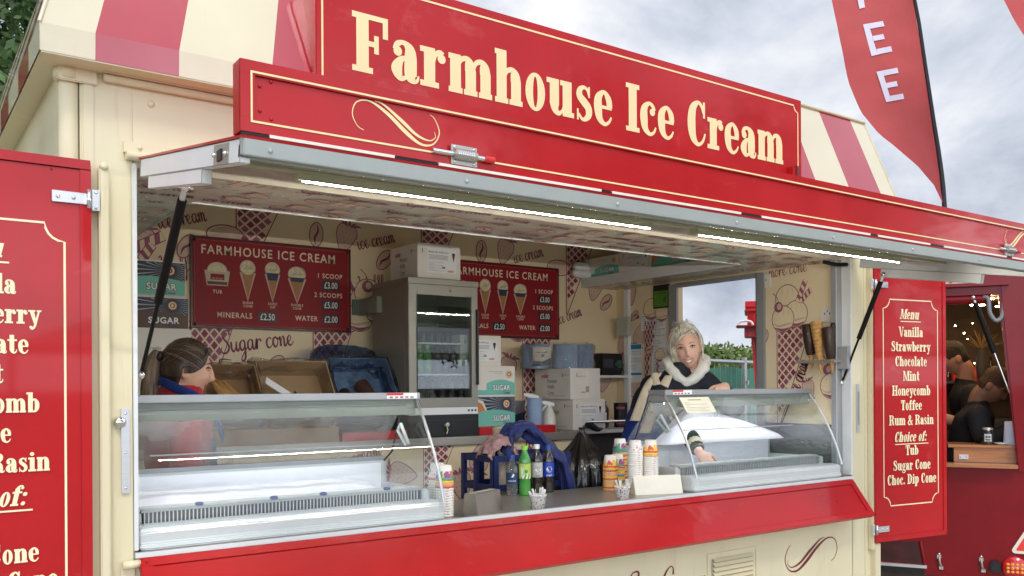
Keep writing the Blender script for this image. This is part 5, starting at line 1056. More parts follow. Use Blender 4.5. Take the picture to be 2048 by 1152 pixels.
sheet_of('small typed paper beside the green screen', 1.60, 1.505, 1.99, 2.10, 6)
sheet_of('upper white typed sheet under the green screen', 1.49, 1.36, 1.93, 2.125, 18)
sheet_of('lower white typed sheet beside the doorway', 1.495, 1.355, 1.70, 1.925, 22)
sheet_of('small white typed note low on the wall', 1.64, 1.52, 1.49, 1.57, 4)
sheet_of('white typed sheet half hidden by the blonde woman', 1.51, 1.36, 1.49, 1.695, 16)
def hand(mb):
    BL = mat('poster_blue', (.03, .22, .40), .6); PL = mat('poster_light_blue', (.40, .55, .66), .6)
    mb.rect(RW, -1.70, 1.868, -1.595, 1.90, BL, .003); mb.rect(RW, -1.70, 1.69, -1.595, 1.705, BL, .003)
    for r_ in range(3):
        for c in range(4 if r_ < 2 else 2): mb.rect(RW, -1.698 + c * .026, 1.83 - r_ * .05, -1.678 + c * .026, 1.857 - r_ * .05, PL, .003); mb.disc(RW, -1.688 + c * .026, 1.843 - r_ * .05, .008, PAPER, .01, .0034)
sheet_of('blue and white hand washing poster on the right wall', 1.705, 1.59, 1.64, 1.905, 0, 'poster', fn=hand)
GSC = mat('green_screen', (.10, .26, .03), .4, var=.2)
o = thing('screen_sign', 'dark sign with a green panel high beside the doorway', 'sign', (4.21, 1.4, 2.13)); mb = MB(); mb.box((4.206, 1.325, 2.13), (4.2185, 1.47, 2.285), BLACK); mb.build('panel', o); mb = MB(); f = FR((4.206, 0, 0), (0, -1, 0), (0, 0, 1)); mb.rect(f, -1.462, 2.14, -1.333, 2.245, GSC, .001); mb.rect(f, -1.46, 2.225, -1.35, 2.232, mat('dim_green', (.04, .12, .02), .5), .0014); mb.rect(f, -1.375, 2.165, -1.352, 2.20, mat('dim_green', (.04, .12, .02), .5), .0014); mb.build('green_panel', o)
for y, z, lb in ((.56, 2.225, 'white double socket above the drawn cone'), (.135, 2.0, 'white socket near the front edge of the right wall')):
    mb = MB(); mb.box((4.208, y - .045, z - .04), (4.2195, y + .045, z + .04), OFFW); f = FR((4.208, 0, 0), (0, -1, 0), (0, 0, 1)); [mb.rect(f, -y + dx, z + dz, -y + dx + .007, z + dz + .011, INK, .001) for dx, dz in ((-.02, 0), (.012, 0), (-.004, .014))]; tag(mb.build('wall_socket', bevel=.002), lb, 'socket')
# waffle cones hanging in a holder
HO = thing('cone_holder', 'steel bar holding waffle cones on the right wall', 'cone holder', (4.16, .12, 1.73)); mb = MB(); mb.box((4.10, .02, 1.735), (4.105, .26, 1.75), STEEL); [mb.box((4.105, y, 1.737), (4.2195, y + .006, 1.748), STEEL) for y in (.03, .245)]; mb.build('bar', HO)
mb = MB(); mb.lathe((4.165, .07, 1.83), [(.012, -.02), (.016, 0), (.016, .10), (.01, .12)], BLACK, 12); mb.build('peg', HO)
def cones(label, y, z, choc, n=7, x=4.14):
    o = thing('cone_stack', label, 'cones', (x, y, z)); o.rotation_euler = (radians(-6), 0, 0); mb = MB()
    pr = [(.003, 0), (.010, .03), (.0165, .09)]
    for k in range(n): b = .09 + k * .021; pr += [(.0160 + k * .0018, b), (.0205 + k * .0018, b + .017), (.0172 + k * .0018, b + .021)]
    mb.lathe((0, 0, 0), pr, CONEM, 18); mb.build('wafer', o, w=False)
    if choc: mb = MB(); mb.lathe((0, 0, 0), [(.019, .075), (.024, .082), (.031, .15), (.0355, .24), (.033, .245), (.030, .24)], CHOC, 18); mb.build('chocolate_dip', o, w=False)
cones('chocolate dipped cone stack nearest the drawn cone', .185, 1.705, True)
cones('plain waffle cone stack between two chocolate ones', .115, 1.68, False, 9, 4.12)
cones('chocolate dipped cone stack nearest the hatch edge', .058, 1.68, True)
# white cup stacks on the shelf
for x, y, z, lb in ((3.90, 1.80, 2.425, 'upper stack of white cups lying on the high shelf'), (3.88, 1.79, 2.375, 'lower stack of white cups lying on the high shelf')):
    mb = MB(); pr = [(.022, 0)]
    for k in range(9): pr += [(.026, .03 + k * .012), (.029, .034 + k * .012), (.029, .038 + k * .012), (.0262, .04 + k * .012)]
    mb.lathe((x - .10, y + .0, z), [(0, 0)] + pr + [(0, pr[-1][1])], WHITE, 18, axis=(1, .0, 0)); tag(mb.build('cup_stack'), lb, 'cups')
# ------------------------------------------------------------------ things on the serving counter
CT = 1.1275
def clear(name, col): return thin_glass(name, col, .8, .03, .10)
WB = thin_glass('clear_water_plastic', (.97, .98, 1), .9, .05, .26, bump=.8, bs=40); GB = mat('lime_bottle', (.08, .45, .06), .1, coat=1, var=.2, trans=.35); CB = mat('cola_bottle', (.018, .01, .009), .08, coat=1)
def soft(label, loc, h, r_, body, cap, lab, z0, z1, fn, rz=0):
    o = bottle('soft_drink_bottle', pet(h, r_), body, cap, .016, seg=28); o.location = loc; o.rotation_euler = (0, 0, rz); tag(o, label, 'bottle')
    mb = MB(); c = CY((0, 0, 0), r_ * .985, 0); mb.lathe((0, 0, 0), [(r_ * .985, h * z0), (r_ * .99, h * (z0 + .01)), (r_ * .99, h * (z1 - .01)), (r_ * .985, h * z1)], lab, 28, cap=False); fn(mb, c, h, r_); mb.build('bottle_label', o, w=False); return o
LBW = mat('water_label_navy', (.02, .05, .14), .4); LBG = mat('lime_label', (.45, .62, .12), .4); LBS = mat('silver_label', (.48, .50, .48), .35); LBB = mat('cola_label_blue', (.012, .06, .42), .4); BLUC = mat('globe_blue', (.01, .06, .35), .4); REDC = mat('globe_red', (.6, .02, .03), .4)
def f_w(mb, c, h, r_): mb.poly(c, [(-.004, h * .47), (.006, h * .47), (.012, h * .52), (.006, h * .57), (.002, h * .52)], PAPER, .0008); mb.text(c, 'HIGHLAND', 0, h * .36, .010, PAPER, .01, .8, h=.0008)
def f_g(mb, c, h, r_):
    mb.rect(c, -.026, h * .6, .026, h * .63, mat('label_yellow', (.75, .65, .05), .4), .0006)
    mb.disc(c, .006, h * .49, .0075, mat('globe_green', (.02, .30, .06), .4), h=.001); mb.poly(c, [(-.02, h * .58), (-.005, h * .58), (-.009, h * .37), (-.016, h * .37)], PAPER, .0008)
    for k in range(6): x = -.02 + k * .008; mb.poly(c, [(x, h * .34), (x + .006, h * .34), (x + .011, h * .42), (x + .008, h * .44)], PAPER if k % 2 else MATS['globe_green'], .0007)
def f_s(mb, c, h, r_):
    globe(mb, c, .004, h * .49, .0125); mb.text(c, 'pepsi', .004, h * .36, .011, INK, .01, h=.0008); mb.rect(c, -.026, h * .6, .026, h * .64, MATS['label_yellow'] if 'label_yellow' in MATS else GOLD, .0006)
def globe(mb, c, x, z, q):
    mb.disc(c, x, z, q * 1.12, PAPER, h=.0007); A = lambda a0, a1: [(x + q * cos(radians(t)), z + q * sin(radians(t))) for t in np.linspace(a0, a1, 9)]
    mb.poly(c, A(20, 170), REDC, .001); mb.poly(c, A(195, 340), BLUC, .001)
def f_b(mb, c, h, r_): globe(mb, c, .004, h * .50, .0125); mb.text(c, 'pepsi', .004, h * .36, .0125, PAPER, .01, h=.0008)
soft('clear water bottle with a navy label, leftmost of the four drinks', (2.305, .44, CT), .180, .0265, WB, BCAP, LBW, .30, .58, f_w, -.62)
soft('bright green lemonade bottle with a lime label', (2.362, .42, CT), .222, .0275, GB, GCAP, LBG, .34, .66, f_g, -.62)
soft('dark cola bottle with a grey label and white cap', (2.445, .44, CT), .222, .0275, CB, WHITE, LBS, .34, .66, f_s, -.62)
soft('dark cola bottle with a bright blue label and blue cap', (2.515, .445, CT), .215, .0275, CB, MATS['blue_cap'], LBB, .34, .66, f_b, -.62)
def confetti(name, base, cols, scale=120):
    M = bpy.data.materials.new(name); M.use_nodes = True; t = M.node_tree; b = t.nodes['Principled BSDF']; b.inputs['Roughness'].default_value = .45
    c = t.nodes.new('ShaderNodeTexCoord'); v = t.nodes.new('ShaderNodeTexVoronoi'); v.inputs['Scale'].default_value = scale; t.links.new(c.outputs['Object'], v.inputs['Vector'])
    lt = t.nodes.new('ShaderNodeMath'); lt.operation = 'LESS_THAN'; lt.inputs[1].default_value = .36; t.links.new(v.outputs['Distance'], lt.inputs[0])
    sp = t.nodes.new('ShaderNodeSeparateColor'); t.links.new(v.outputs['Color'], sp.inputs[0]); rp = t.nodes.new('ShaderNodeValToRGB'); rp.color_ramp.interpolation = 'CONSTANT'
    for i, k in enumerate(cols):
        e_ = rp.color_ramp.elements[i] if i < 2 else rp.color_ramp.elements.new(i / len(cols)); e_.position = i / len(cols); e_.color = k + (1,)
    t.links.new(sp.outputs[0], rp.inputs[0]); m_ = t.nodes.new('ShaderNodeMix'); m_.data_type = 'RGBA'; t.links.new(lt.outputs[0], m_.inputs[0]); m_.inputs[6].default_value = base + (1,); t.links.new(rp.outputs[0], m_.inputs[7]); t.links.new(m_.outputs[2], b.inputs['Base Color']); MATS[name] = M; return M
CONF = confetti('confetti_paper', (.84, .81, .78), [(.55, .08, .10), (.12, .16, .42), (.84, .81, .78), (.65, .30, .12), (.1, .1, .16), (.84, .81, .78)])
CUPW = mat('cup_white', (.84, .80, .72), .5, var=.03)
R1, R2, R3, R4 = mat('cup_red', (.72, .10, .08), .5), mat('cup_yellow', (.82, .62, .06), .5), mat('cup_green', (.06, .38, .25), .5), mat('cup_purple', (.30, .10, .28), .5); R5 = mat('cup_salmon', (.80, .40, .26), .5)
def cup_mesh(kind, cols=None):
    mb = MB(); rb, rt_, h = .0265, .0335, .056       # upside down: rim below
    body = CUPW if kind else CONF
    mb.lathe((0, 0, 0), [(rt_, .006), (rb, h - .003), (rb - .002, h), (0, h - .001)], body, 24, cap=False)
    mb.lathe((0, 0, 0), [(rt_, 0), (rt_ + .0022, .001), (rt_ + .0022, .006), (rt_, .0075)], cols[0] if kind else CUPW, 24, cap=False)
    if kind:
        mb.lathe((0, 0, 0), [(rt_ + .0004, .0078), (rt_ - .0003, .013)], cols[1], 24, cap=False)
        c = CY((0, 0, 0), rt_ + .0006, 0, -.125); rng = random.Random(cols[2]); x = -.10
        while x < .10:
            w_ = rng.uniform(.004, .011); hh = rng.uniform(.016, .036); mb.rect(c, x, .008, x + w_, hh, [cols[0], cols[1], R3, R1, R2][rng.randrange(5)] if rng.random() < .35 else cols[0 if int((x + .1) * 40) % 2 else 1], .0006); x += w_ * .9
    return mb
def stack(x, y, spec, label, group):
    z = CT
    for i, (kind, cols) in enumerate(spec):
        key = (kind, cols)
        if key not in CUPS: o = cup_mesh(kind, cols).build('paper_cup'); CUPS[key] = o
        else: o = CUPS[key].copy(); COL.objects.link(o)
        o.location = (x + random.uniform(-.0006, .0006), y, z); o.rotation_euler = (0, 0, -.62 + random.uniform(-.1, .1)); tag(o, label, 'paper cup', group); z += .0098
CUPS = {}
A_, B_, C_, D_ = (1, (R1, R2, 3)), (1, (R3, R4, 8)), (1, (R5, R2, 5)), (1, (R2, R1, 9)); K = (0, None)
stack(2.80, .165, [A_, C_] * 2 + [K] * 16, 'speckled paper cup in the tallest counter stack behind the blank plate', 'cups in the tallest stack')
stack(2.868, .135, [K] * 17 + [C_, D_, A_], 'paper cup in the stack touching the right side of the tallest one', 'cups in the right hand stack')
stack(2.94, .42, [C_, A_, D_] * 5 + [A_, C_, B_, B_], 'striped paper cup in the tall stack furthest back', 'cups in the rear stack')
stack(2.80, .335, [C_, A_, D_, C_] * 2 + [C_, A_, D_, A_], 'striped paper cup in the short stack behind the spoon tub', 'cups in the short front stack')
stack(2.868, .36, [B_, C_, D_] * 3 + [C_, A_, B_], 'green edged paper cup in the short stack between two others', 'cups in the short rear stack')
stack(1.744, .095, [K] * 11 + [A_, C_, D_, B_], 'paper cup in the stack beside the left glass case', 'cups beside the left case')
stack(1.775, .20, [K] * 13 + [A_, K], 'paper cup in the taller stack behind the left case end', 'cups behind the left case end')
SPN = mat('white_spoon', (.85, .84, .80), .4)
def tub(label, x, y, seed, sl):
    mb = MB(); mb.lathe((x, y, CT), [(.0, .001), (.026, 0), (.0335, .05), (.0355, .051), (.0355, .055), (.0328, .0555), (.0325, .05), (.025, .004), (0, .004)], CONF, 28); tag(mb.build('paper_tub'), label, 'tub'); rng = random.Random(seed)
    for k in range(10):
        a = rng.uniform(0, 2 * pi); r0 = rng.uniform(.002, .012); r1 = rng.uniform(.018, .04); a1 = a + rng.uniform(-.4, .4); hz = rng.uniform(.066, .088)
        p0 = V3((x + r0 * cos(a), y + r0 * sin(a), CT + .006)); p1 = V3((x + r1 * cos(a1), y + r1 * sin(a1), CT + hz)); d_ = (p1 - p0).normalized(); s_ = d_.cross(V3((cos(a1 + 1.2), sin(a1 + 1.2), 0))).normalized(); n_ = d_.cross(s_)
        q = MB(); C_s = []; 
        for t, w_ in ((0, .002), (.5, .0025), (.8, .0042), (.95, .0048), (1.02, .0025)): C_s.append((p0.lerp(p1, t), s_ * w_, n_ * .0011))
        q.loft(C_s, SPN, 10, k=3); tag(q.build('spoon'), sl, 'spoon', sl + 's')
tub('speckled paper tub of white spoons at the front edge, in the middle of the counter', 2.155, .048, 1, 'white spoon in the tub in the middle of the counter')
tub('speckled paper tub of white spoons in front of the striped cup stacks', 2.615, .05, 2, 'white spoon in the tub in front of the cup stacks')
def wedge(name, label, cat_, p, q, h, back, lean, m, holes, skirt=True):
    p, q = V3(p), V3(q); u = (q - p).normalized(); L_ = (q - p).length; v = V3((-u.y, u.x, 0)); o = thing(name, label, cat_, p)
    mb = MB(); P = []
    for x in (0, L_): P += [p + u * x, p + u * x + v * lean + V3((0, 0, h)), p + u * x + v * (lean + back) + V3((0, 0, h)), p + u * x + v * (lean * 2 + back)]
    mb.add(P, [(0, 4, 5, 1), (1, 5, 6, 2), (2, 6, 7, 3), (0, 1, 2, 3), (7, 6, 5, 4)], m); mb.build('shell', o, bevel=.0015)
    f = FR(p + v * lean + V3((0, 0, h)), u, v)
    if holes:
        for k in range(holes): mb = MB(); mb.ring(f, L_ * (k + .5) / holes, back / 2, .017, .017, .004, .004, WHITE, .001); mb.disc(f, L_ * (k + .5) / holes, back / 2, .013, PAPER, h=.0008); mb.build('hole', o)
    if skirt: mb = MB(); mb.add([p - u * .05 + V3((0, 0, .002)), p + V3((0, 0, .002)), p + v * .1 + V3((0, 0, .002)), p + v * .1 - u * .03 + V3((0, 0, .002))], [(0, 1, 2, 3)], m); mb.build('foot_plate', o)
wedge('cone_stand', 'steel wedge cone stand with holes beside the left glass case', 'cone stand', (1.842, .012, CT), (2.01, .09, CT), .082, .05, .012, mat('stand_steel', (.34, .32, .28), .3, metal=.9, var=.1), 4)
wedge('blank_plate', 'blank steel plate, its cream reflection painted in, leaning in front of the paper cup stacks', 'plate', (2.745, .105, CT), (2.968, .028, CT), .083, .004, .028, mat('cream_reflection', (.80, .76, .64), .35, coat=.3, var=.05), 0, False)  # cream reflected by the steel is put into the base colour
# crate, cloths and bin bag behind the counter
BLC = mat('blue_crate', (.008, .018, .10), .45, var=.2); mb = MB(); cx0, cx1, cy0, cy1, cz0 = 2.30, 2.76, .58, .86, 1.0
mb.box((cx0, cy0, cz0), (cx1, cy1, cz0 + .02), BLC)
for z in (1.05, 1.13, 1.265):
    for a in (((cx0, cy0, z), (cx1, cy0 + .012, z + .03)), ((cx0, cy1 - .012, z), (cx1, cy1, z + .03)), ((cx0, cy0, z), (cx0 + .012, cy1, z + .03)), ((cx1 - .012, cy0, z), (cx1, cy1, z + .03))): mb.box(*a, BLC)
for x in (cx0, cx0 + .10, cx0 + .20, cx0 + .32, cx1 - .03): mb.box((x, cy0 - .002, cz0), (x + .03, cy0 + .01, 1.296), BLC); mb.box((x, cy1 - .01, cz0), (x + .03, cy1 + .002, 1.296), BLC)
for y in (cy0, cy1 - .03, (cy0 + cy1) / 2): mb.box((cx0 - .002, y, cz0), (cx0 + .01, y + .03, 1.296), BLC)
tag(mb.build('bottle_crate', bevel=.002), 'dark blue plastic bottle crate behind the four drinks', 'crate')
mb = MB(); mb.box((2.2, .53, .3), (2.95, .98, .999), GREYF); tag(mb.build('low_cabinet', bevel=.004), 'grey cabinet under the blue crate', 'cabinet')
BEI = mat('beige_plastic', (.55, .45, .36), .4); 
for x, y, z, lb in ((2.40, .66, 1.021, 'left beige bottle standing in the blue crate'), (2.47, .72, 1.021, 'right beige bottle standing in the blue crate')):
    o = bottle('beige_bottle', pet(.30, .036), BEI, OFFW, .016); o.location = (x, y, z); tag(o, lb, 'bottle')
def crumple(name, label, cat_, secs, m, amp, fq, n=36, k=10, ridge=0):
    mb = MB(); mb.loft(secs, m, n, k=k)
    for i, v in enumerate(mb.v):
        p = V3(v) * fq; d_ = V3((NO(*p), NO(p.y + 9, p.z, p.x), NO(p.z, p.x + 5, p.y))) * amp + V3((NO(*(p * 2.7)), NO(*(p * 2.7 + V3((4, 0, 0)))), 0)) * amp * .4
        mb.v[i] = tuple(V3(v) + d_)
    return tag(mb.build(name, weld=True), label, cat_)
BBAG = mat('black_bag_plastic', (.008, .008, .009), .22, coat=.5, bump=.7, bs=30, var=.3)
X = V3((1, 0, 0)); Yv = V3((0, 1, 0))
mb = MB(); n = 60; vs = []; prof = [(.02, 1.40), (.012, 1.385), (.03, 1.36), (.07, 1.30), (.125, 1.25), (.165, 1.18), (.175, 1.08), (.15, .9), (.14, .31)]
for r_, z in prof:
    for j in range(n):
        t = 2 * pi * j / n; fold = 1 + .10 * sin(t * 9 + z * 6) * (1 if z > 1.1 else .4) + .06 * sin(t * 17 + 2); kx = .022 * NO(cos(t) * 3, sin(t) * 3, z * 9) * (z < 1.36); vs.append((2.985 + (r_ * fold + kx) * cos(t) + (z - 1.1) * .05, .78 + (r_ * fold * .8 + kx) * sin(t), z + .012 * sin(t * 5) * (z < 1.35)))
mb.add(vs, [[i * n + j, (i + 1) * n + j, (i + 1) * n + (j + 1) % n, i * n + (j + 1) % n] for i in range(len(prof) - 1) for j in range(n)], BBAG, True); tag(mb.build('bin_bag'), 'full black bin bag drawn up to a peak below the worktop', 'bin bag')
APB = mat('navy_cloth', (.008, .020, .13), .7, var=.3, vs=20, bump=.4, bs=60, sheen=.15)
def drape(name, label, cat_, path, w0, w1, m, amp, fq, thick=.004, nu=70, nv=34, seed=0):
    "a cloth sheet hung over a line of points, with sharp folds running down it"
    C = cat([V3(p) for p in path], nu // (len(path) - 1)); mb = MB(); vs = []; n = len(C)
    for i, c in enumerate(C):
        u = i / (n - 1); w = w0 + (w1 - w0) * u; t = (C[min(i + 1, n - 1)] - C[max(i - 1, 0)]).normalized(); nn = V3((0, 1, 0)).cross(t).normalized() * -1
        for j in range(nv + 1):
            v = j / nv * 2 - 1; q = V3((u * 3 + seed, v * 2.2, seed)); f_ = amp * (1.1 - abs(NO(v * fq, u * 2.3, seed)) * 4.2) + amp * .6 * (1 - abs(NO(v * fq * 2.1 + u * 3, u * 4, seed + 4)) * 4); e_ = .03 * NO(u * 3, v * 2, seed + 8)
            vs.append(c + V3((0, 1, 0)) * (w * v * (1 + e_ * 5) + .012 * NO(u * 6, v * 3, seed + 2)) + nn * f_ + V3((e_ * .6, 0, -abs(v) ** 3 * .03)))
    k = nv + 1; mb.add(vs, [[i * k + j, i * k + j + 1, (i + 1) * k + j + 1, (i + 1) * k + j] for i in range(n - 1) for j in range(nv)], m, True); o = mb.build(name); md = o.modifiers.new('thickness', 'SOLIDIFY'); md.thickness = thick; return tag(o, label, cat_)
drape('apron', 'crumpled dark blue apron thrown over the crate', 'apron', [(2.40, .66, 1.30), (2.425, .67, 1.345), (2.47, .68, 1.395), (2.535, .67, 1.418), (2.59, .63, 1.365), (2.65, .60, 1.295), (2.70, .565, 1.20), (2.725, .555, 1.04)], .085, .035, APB, .024, 3.0)
PNK = mat('pink_wool', (.45, .27, .265), .95, var=.2, vs=80, bump=.8, bs=160)
drape('woolly_hat', 'crumpled pink knitted hat lying on the crate edge', 'hat', [(2.30, .64, 1.302), (2.315, .64, 1.34), (2.36, .645, 1.372), (2.41, .65, 1.36), (2.44, .64, 1.31), (2.45, .62, 1.27)], .055, .05, PNK, .011, 2.6, .006, 50, 26, 3)
crumple('cloth_roll', 'cream cloth tucked behind the blue apron', 'cloth', [(V3((2.48, .76, 1.33)), V3((.05, 0, 0)), V3((0, .05, 0))), (V3((2.48, .76, 1.41)), V3((.052, 0, 0)), V3((0, .05, 0))), (V3((2.48, .76, 1.425)), V3((.03, 0, 0)), V3((0, .03, 0)))], mat('cream_cloth', (.55, .48, .36), .9, bump=.4), .008, 25)
crumple('black_cloth', 'black rag hanging over the end of the towel rail', 'cloth', [(V3((3.53, 1.35, 1.36)), V3((.02, 0, 0)), V3((0, .02, 0))), (V3((3.53, 1.34, 1.395)), V3((.02, 0, 0)), V3((0, .02, 0))), (V3((3.56, 1.33, 1.36)), V3((.02, 0, .01)), V3((0, .02, 0))), (V3((3.61, 1.32, 1.345)), V3((.02, 0, .01)), V3((0, .01, 0)))], BLACK, .006, 40, 12, 4)
mb = MB(); o = thing('chair', 'pale grey plastic chair back behind the cup stacks', 'chair', (3.17, .75, .3)); mb.loft([(V3((3.17, .72, .84)), V3((.14, 0, 0)), V3((0, .012, 0))), (V3((3.17, .74, 1.0)), V3((.16, 0, 0)), V3((0, .012, 0))), (V3((3.17, .76, 1.17)), V3((.15, 0, 0)), V3((0, .012, 0))), (V3((3.17, .77, 1.24)), V3((.11, 0, 0)), V3((0, .01, 0)))], mat('chair_grey', (.60, .62, .56), .5), 24); mb.build('backrest', o)
mb = MB(); mb.box((3.02, .60, .72), (3.32, .74, .745), MATS['chair_grey']); mb.build('seat', o, bevel=.01)
for x, y in ((3.05, .62), (3.29, .62), (3.05, .73), (3.29, .73)): mb = MB(); mb.tube([(x, y, .30), (x, y, .72)], .011, ALU); mb.build('leg', o)
# ------------------------------------------------------------------ the red coffee van on the right
VO = V3((5.765, .091, 0)); VRZ = radians(-60); VM = Matrix.Translation(VO) @ Matrix.Rotation(VRZ, 4, 'Z')
VAN = thing('coffee_van', 'dark red catering van with an open hatch, seen past the right menu door', 'van', VO, VRZ)
VR = mat('van_red', (.20, .004, .008), .35, coat=.25, spec=.2, var=.1, bump=.03, bs=300)
INT = mat('van_interior', (.06, .04, .03), .6, var=.3); PLK = mat('ceiling_planks', (.42, .26, .11), .5, var=.3)
def vb(mb): return mb
mb = MB(); T_ = .05
mb.box((-.78, 0, .36), (1.3, T_, 1.10), VR)
mb.add([(.135, 0, 1.10), (1.3, 0, 1.10), (1.3, 0, 2.243), (.098, 0, 2.243), (.135, T_, 1.10), (1.3, T_, 1.10), (1.3, T_, 2.243), (.098, T_, 2.243)], [(0, 1, 2, 3), (7, 6, 5, 4), (0, 3, 7, 4)], VR)
mb.v[-8] = (.205, 0, 1.10); mb.v[-4] = (.205, T_, 1.10)
mb.box((-.78, 0, 2.243), (1.3, T_, 2.50), VR); mb.box((-.78, 0, 1.10), (-.70, T_, 2.243), VR)
mb.box((-.78, T_, .36), (-.74, 1.9, 2.5), VR); mb.box((1.26, T_, .36), (1.3, 1.9, 2.5), VR); mb.box((-.74, 1.86, .36), (1.26, 1.9, 2.5), VR); mb.box((-.78, 0, 2.5), (1.3, 1.9, 2.54), VR)
mb.build('van_body', VAN, bevel=.006, w=False)
mb = MB(); mb.box((-.735, 1.82, .4), (1.25, 1.855, 2.48), INT); mb.box((-.735, T_, .30), (1.25, 1.85, .36), INT); mb.box((1.23, T_, .4), (1.255, 1.85, 2.48), INT); mb.box((-.738, T_, .4), (-.72, 1.85, 2.48), INT)
mb.build('interior', VAN, w=False)
mb = MB()
for k in range(12): y = .12 + k * .145; mb.box((-.71, y, 2.20 + k * .008), (1.2, y + .10, 2.225 + k * .008), PLK)
mb.build('ceiling_boards', VAN, w=False)
mb = MB(); mb.add([(.118, -.012, 2.243), (.20, -.012, 2.243), (.30, -.012, 1.06), (.212, -.012, 1.06), (.118, 0, 2.243), (.20, 0, 2.243), (.30, 0, 1.06), (.212, 0, 1.06)], [(3, 2, 1, 0), (0, 4, 7, 3), (1, 2, 6, 5)], VR)
mb.add([(.30, -.008, 2.45), (.315, -.008, 2.45), (.47, -.008, .4), (.45, -.008, .4), (.30, 0, 2.45), (.315, 0, 2.45), (.47, 0, .4), (.45, 0, .4)], [(3, 2, 1, 0), (0, 4, 7, 3), (1, 2, 6, 5)], VR)
mb.box((-.70, -.05, 2.243), (.16, 0, 2.262), VR); mb.box((-.70, -.006, 2.19), (.1, .05, 2.243), VR); mb.tube([(-.70, .02, 2.165), (.06, .02, 2.165)], .03, VR, 14)
mb.build('hatch_frame', VAN, w=False)
mb = MB(); mb.box((-.70, -.07, 1.08), (.203, .05, 1.104), WOOD); mb.build('ledge', VAN, bevel=.004, w=False)
mb = MB(); mb.box((-.155, .06, 1.105), (.26, .30, 1.20), WOOD); mb.box((-.19, .045, 1.20), (.27, .32, 1.22), WOOD); cb = mb.build('counter', VAN, bevel=.003, w=False)
mb = MB(); mb.box((-.125, .054, 1.125), (-.07, .0595, 1.155), ALU); [mb.ell((x, .053, 1.14), .006, CHROME, 8, 6) for x in (-.115, -.08)]; mb.build('catch', cb, w=False)
f = FR((0, -.003, 0), (1, 0, 0), (0, 0, 1))
mb = MB(); mb.obox(f, -.205, 2.268, -.01, 2.36, 0, .006, mat('pale_plate', (.62, .52, .40), .5)); [mb.disc(f, x, 2.285, .013, REDC, h=.0085) for x in (-.17, -.04)]; [mb.rect(f, -.14 + k * .018, 2.305 + .006 * (k % 2), -.128 + k * .018, 2.33, INK, .0085) for k in range(5)]; [mb.ell(f.pt(x, 2.30, .007), .005, CHROME, 8, 6) for x in (-.195, -.02)]; mb.build('plate', VAN, w=False)
mb = MB(); q = [(-.76, .565), (-.36, .575), (-.335, .43), (-.76, .437)]; mb.poly(f, q[::-1], mat('hatch_dark', (.05, .008, .008), .4, var=.5), .001); mb.tube([(-.36, -.004, .58), (-.33, -.004, .42)], .012, VR, 8); mb.obox(f, -.76, .405, -.32, .425, 0, .02, ALU); mb.build('locker', VAN, w=False)
mb = MB(); mb.rect(f, -.76, .36, -.335, .40, BLACK, .0015); mb.build('sill_gap', VAN, w=False)
for x in (-.247, -.003):
    mb = MB(); z = .455; mb.obox(f, x - .012, z + .02, x + .012, z + .045, 0, .012, CHROME); mb.ell(f.pt(x, z + .05, .008), .009, CHROME, 10, 8); mb.tube([f.pt(x, z + .03, .012), f.pt(x + .005, z - .01, .02), f.pt(x + .012, z - .03, .01)], .007, STEEL, 8); mb.obox(f, x, z - .05, x + .024, z - .03, 0, .01, CHROME); mb.build('toggle_latch', VAN, w=False)
mb = MB(); mb.obox(f, .045, .415, .105, .485, 0, .045, BLACK); mb.build('rubber_buffer', VAN, bevel=.008, w=False)
mb = MB(); mb.lathe((.185, -.003, .448), [(.074, 0), (.074, .02), (.066, .034), (0, .04)], mat('lamp_red', (.55, .01, .015), .15, coat=1), 28, axis=(0, -1, 0)); tl = mb.build('tail_lamp', VAN, w=False)
AMB = mat('lamp_amber', (.85, .30, .03), .25, coat=1); mb = MB()
for a in range(4):
    for b in range(3): mb.ell((.145 + a * .026, -.041, .425 + b * .024), (.011, .006, .010), AMB, 10, 6)
mb.build('amber_segment', tl, w=False)
mb = MB(); tri = lambda r_: [(.262 + r_ * cos(radians(t)), .60 + r_ * sin(radians(t))) for t in (90, 210, 330)]
def rtri(r_, rr): 
    P = []
    for i, (x, z) in enumerate(tri(r_)): P += [(x + rr * cos(radians(t)), z + rr * sin(radians(t))) for t in np.linspace((0, 120, 240)[i] + 30, (0, 120, 240)[i] + 150, 8)]
    return P
mb.poly(f, rtri(.082, .02), mat('triangle_white', (.82, .72, .62), .4), .004); mb.poly(f, rtri(.068, .008), mat('triangle_red', (.75, .04, .03), .25, coat=1), .006); [mb.disc(f, x, z, .005, BLACK, h=.008) for x, z in ((.25, .61), (.275, .58))]; mb.build('reflector_triangle', VAN, w=False)
mb = MB(); A, Bq = V3((-.04, .0, 2.175)), V3((.20, .02, 1.45)); mb.ell(A, .016, CHROME); mb.tube([A, A.lerp(Bq, .07)], .01, ALU); mb.tube([A.lerp(Bq, .05), A.lerp(Bq, .5)], .017, RUBBER, 12); mb.tube([A.lerp(Bq, .5), Bq], .006, CHROME, 8); mb.build('gas_strut', VAN, w=False)
mb = MB(); mb.tube([(.02, .0, 2.175), (.045, -.01, 2.16), (.055, -.01, 2.07), (.09, -.01, 2.02), (.125, .0, 2.06), (.13, .02, 2.20)], .013, mat('hose_grey', (.20, .21, .23), .5), 10, k=6); mb.build('hose', VAN, w=False)
WARM = mat('warm_lamp', (1, .8, .5), .4, emit=(1, .68, .34), es=60, var=0)
rng = random.Random(11)
for k in range(13):
    mb = MB(); mb.lathe((rng.uniform(-.45, .55), rng.uniform(.25, 1.2), 2.19), [(.022, 0), (.022, .006), (0, .008)], WARM, 12, axis=(0, 0, -1)); mb.build('ceiling_lamp', VAN, w=False)
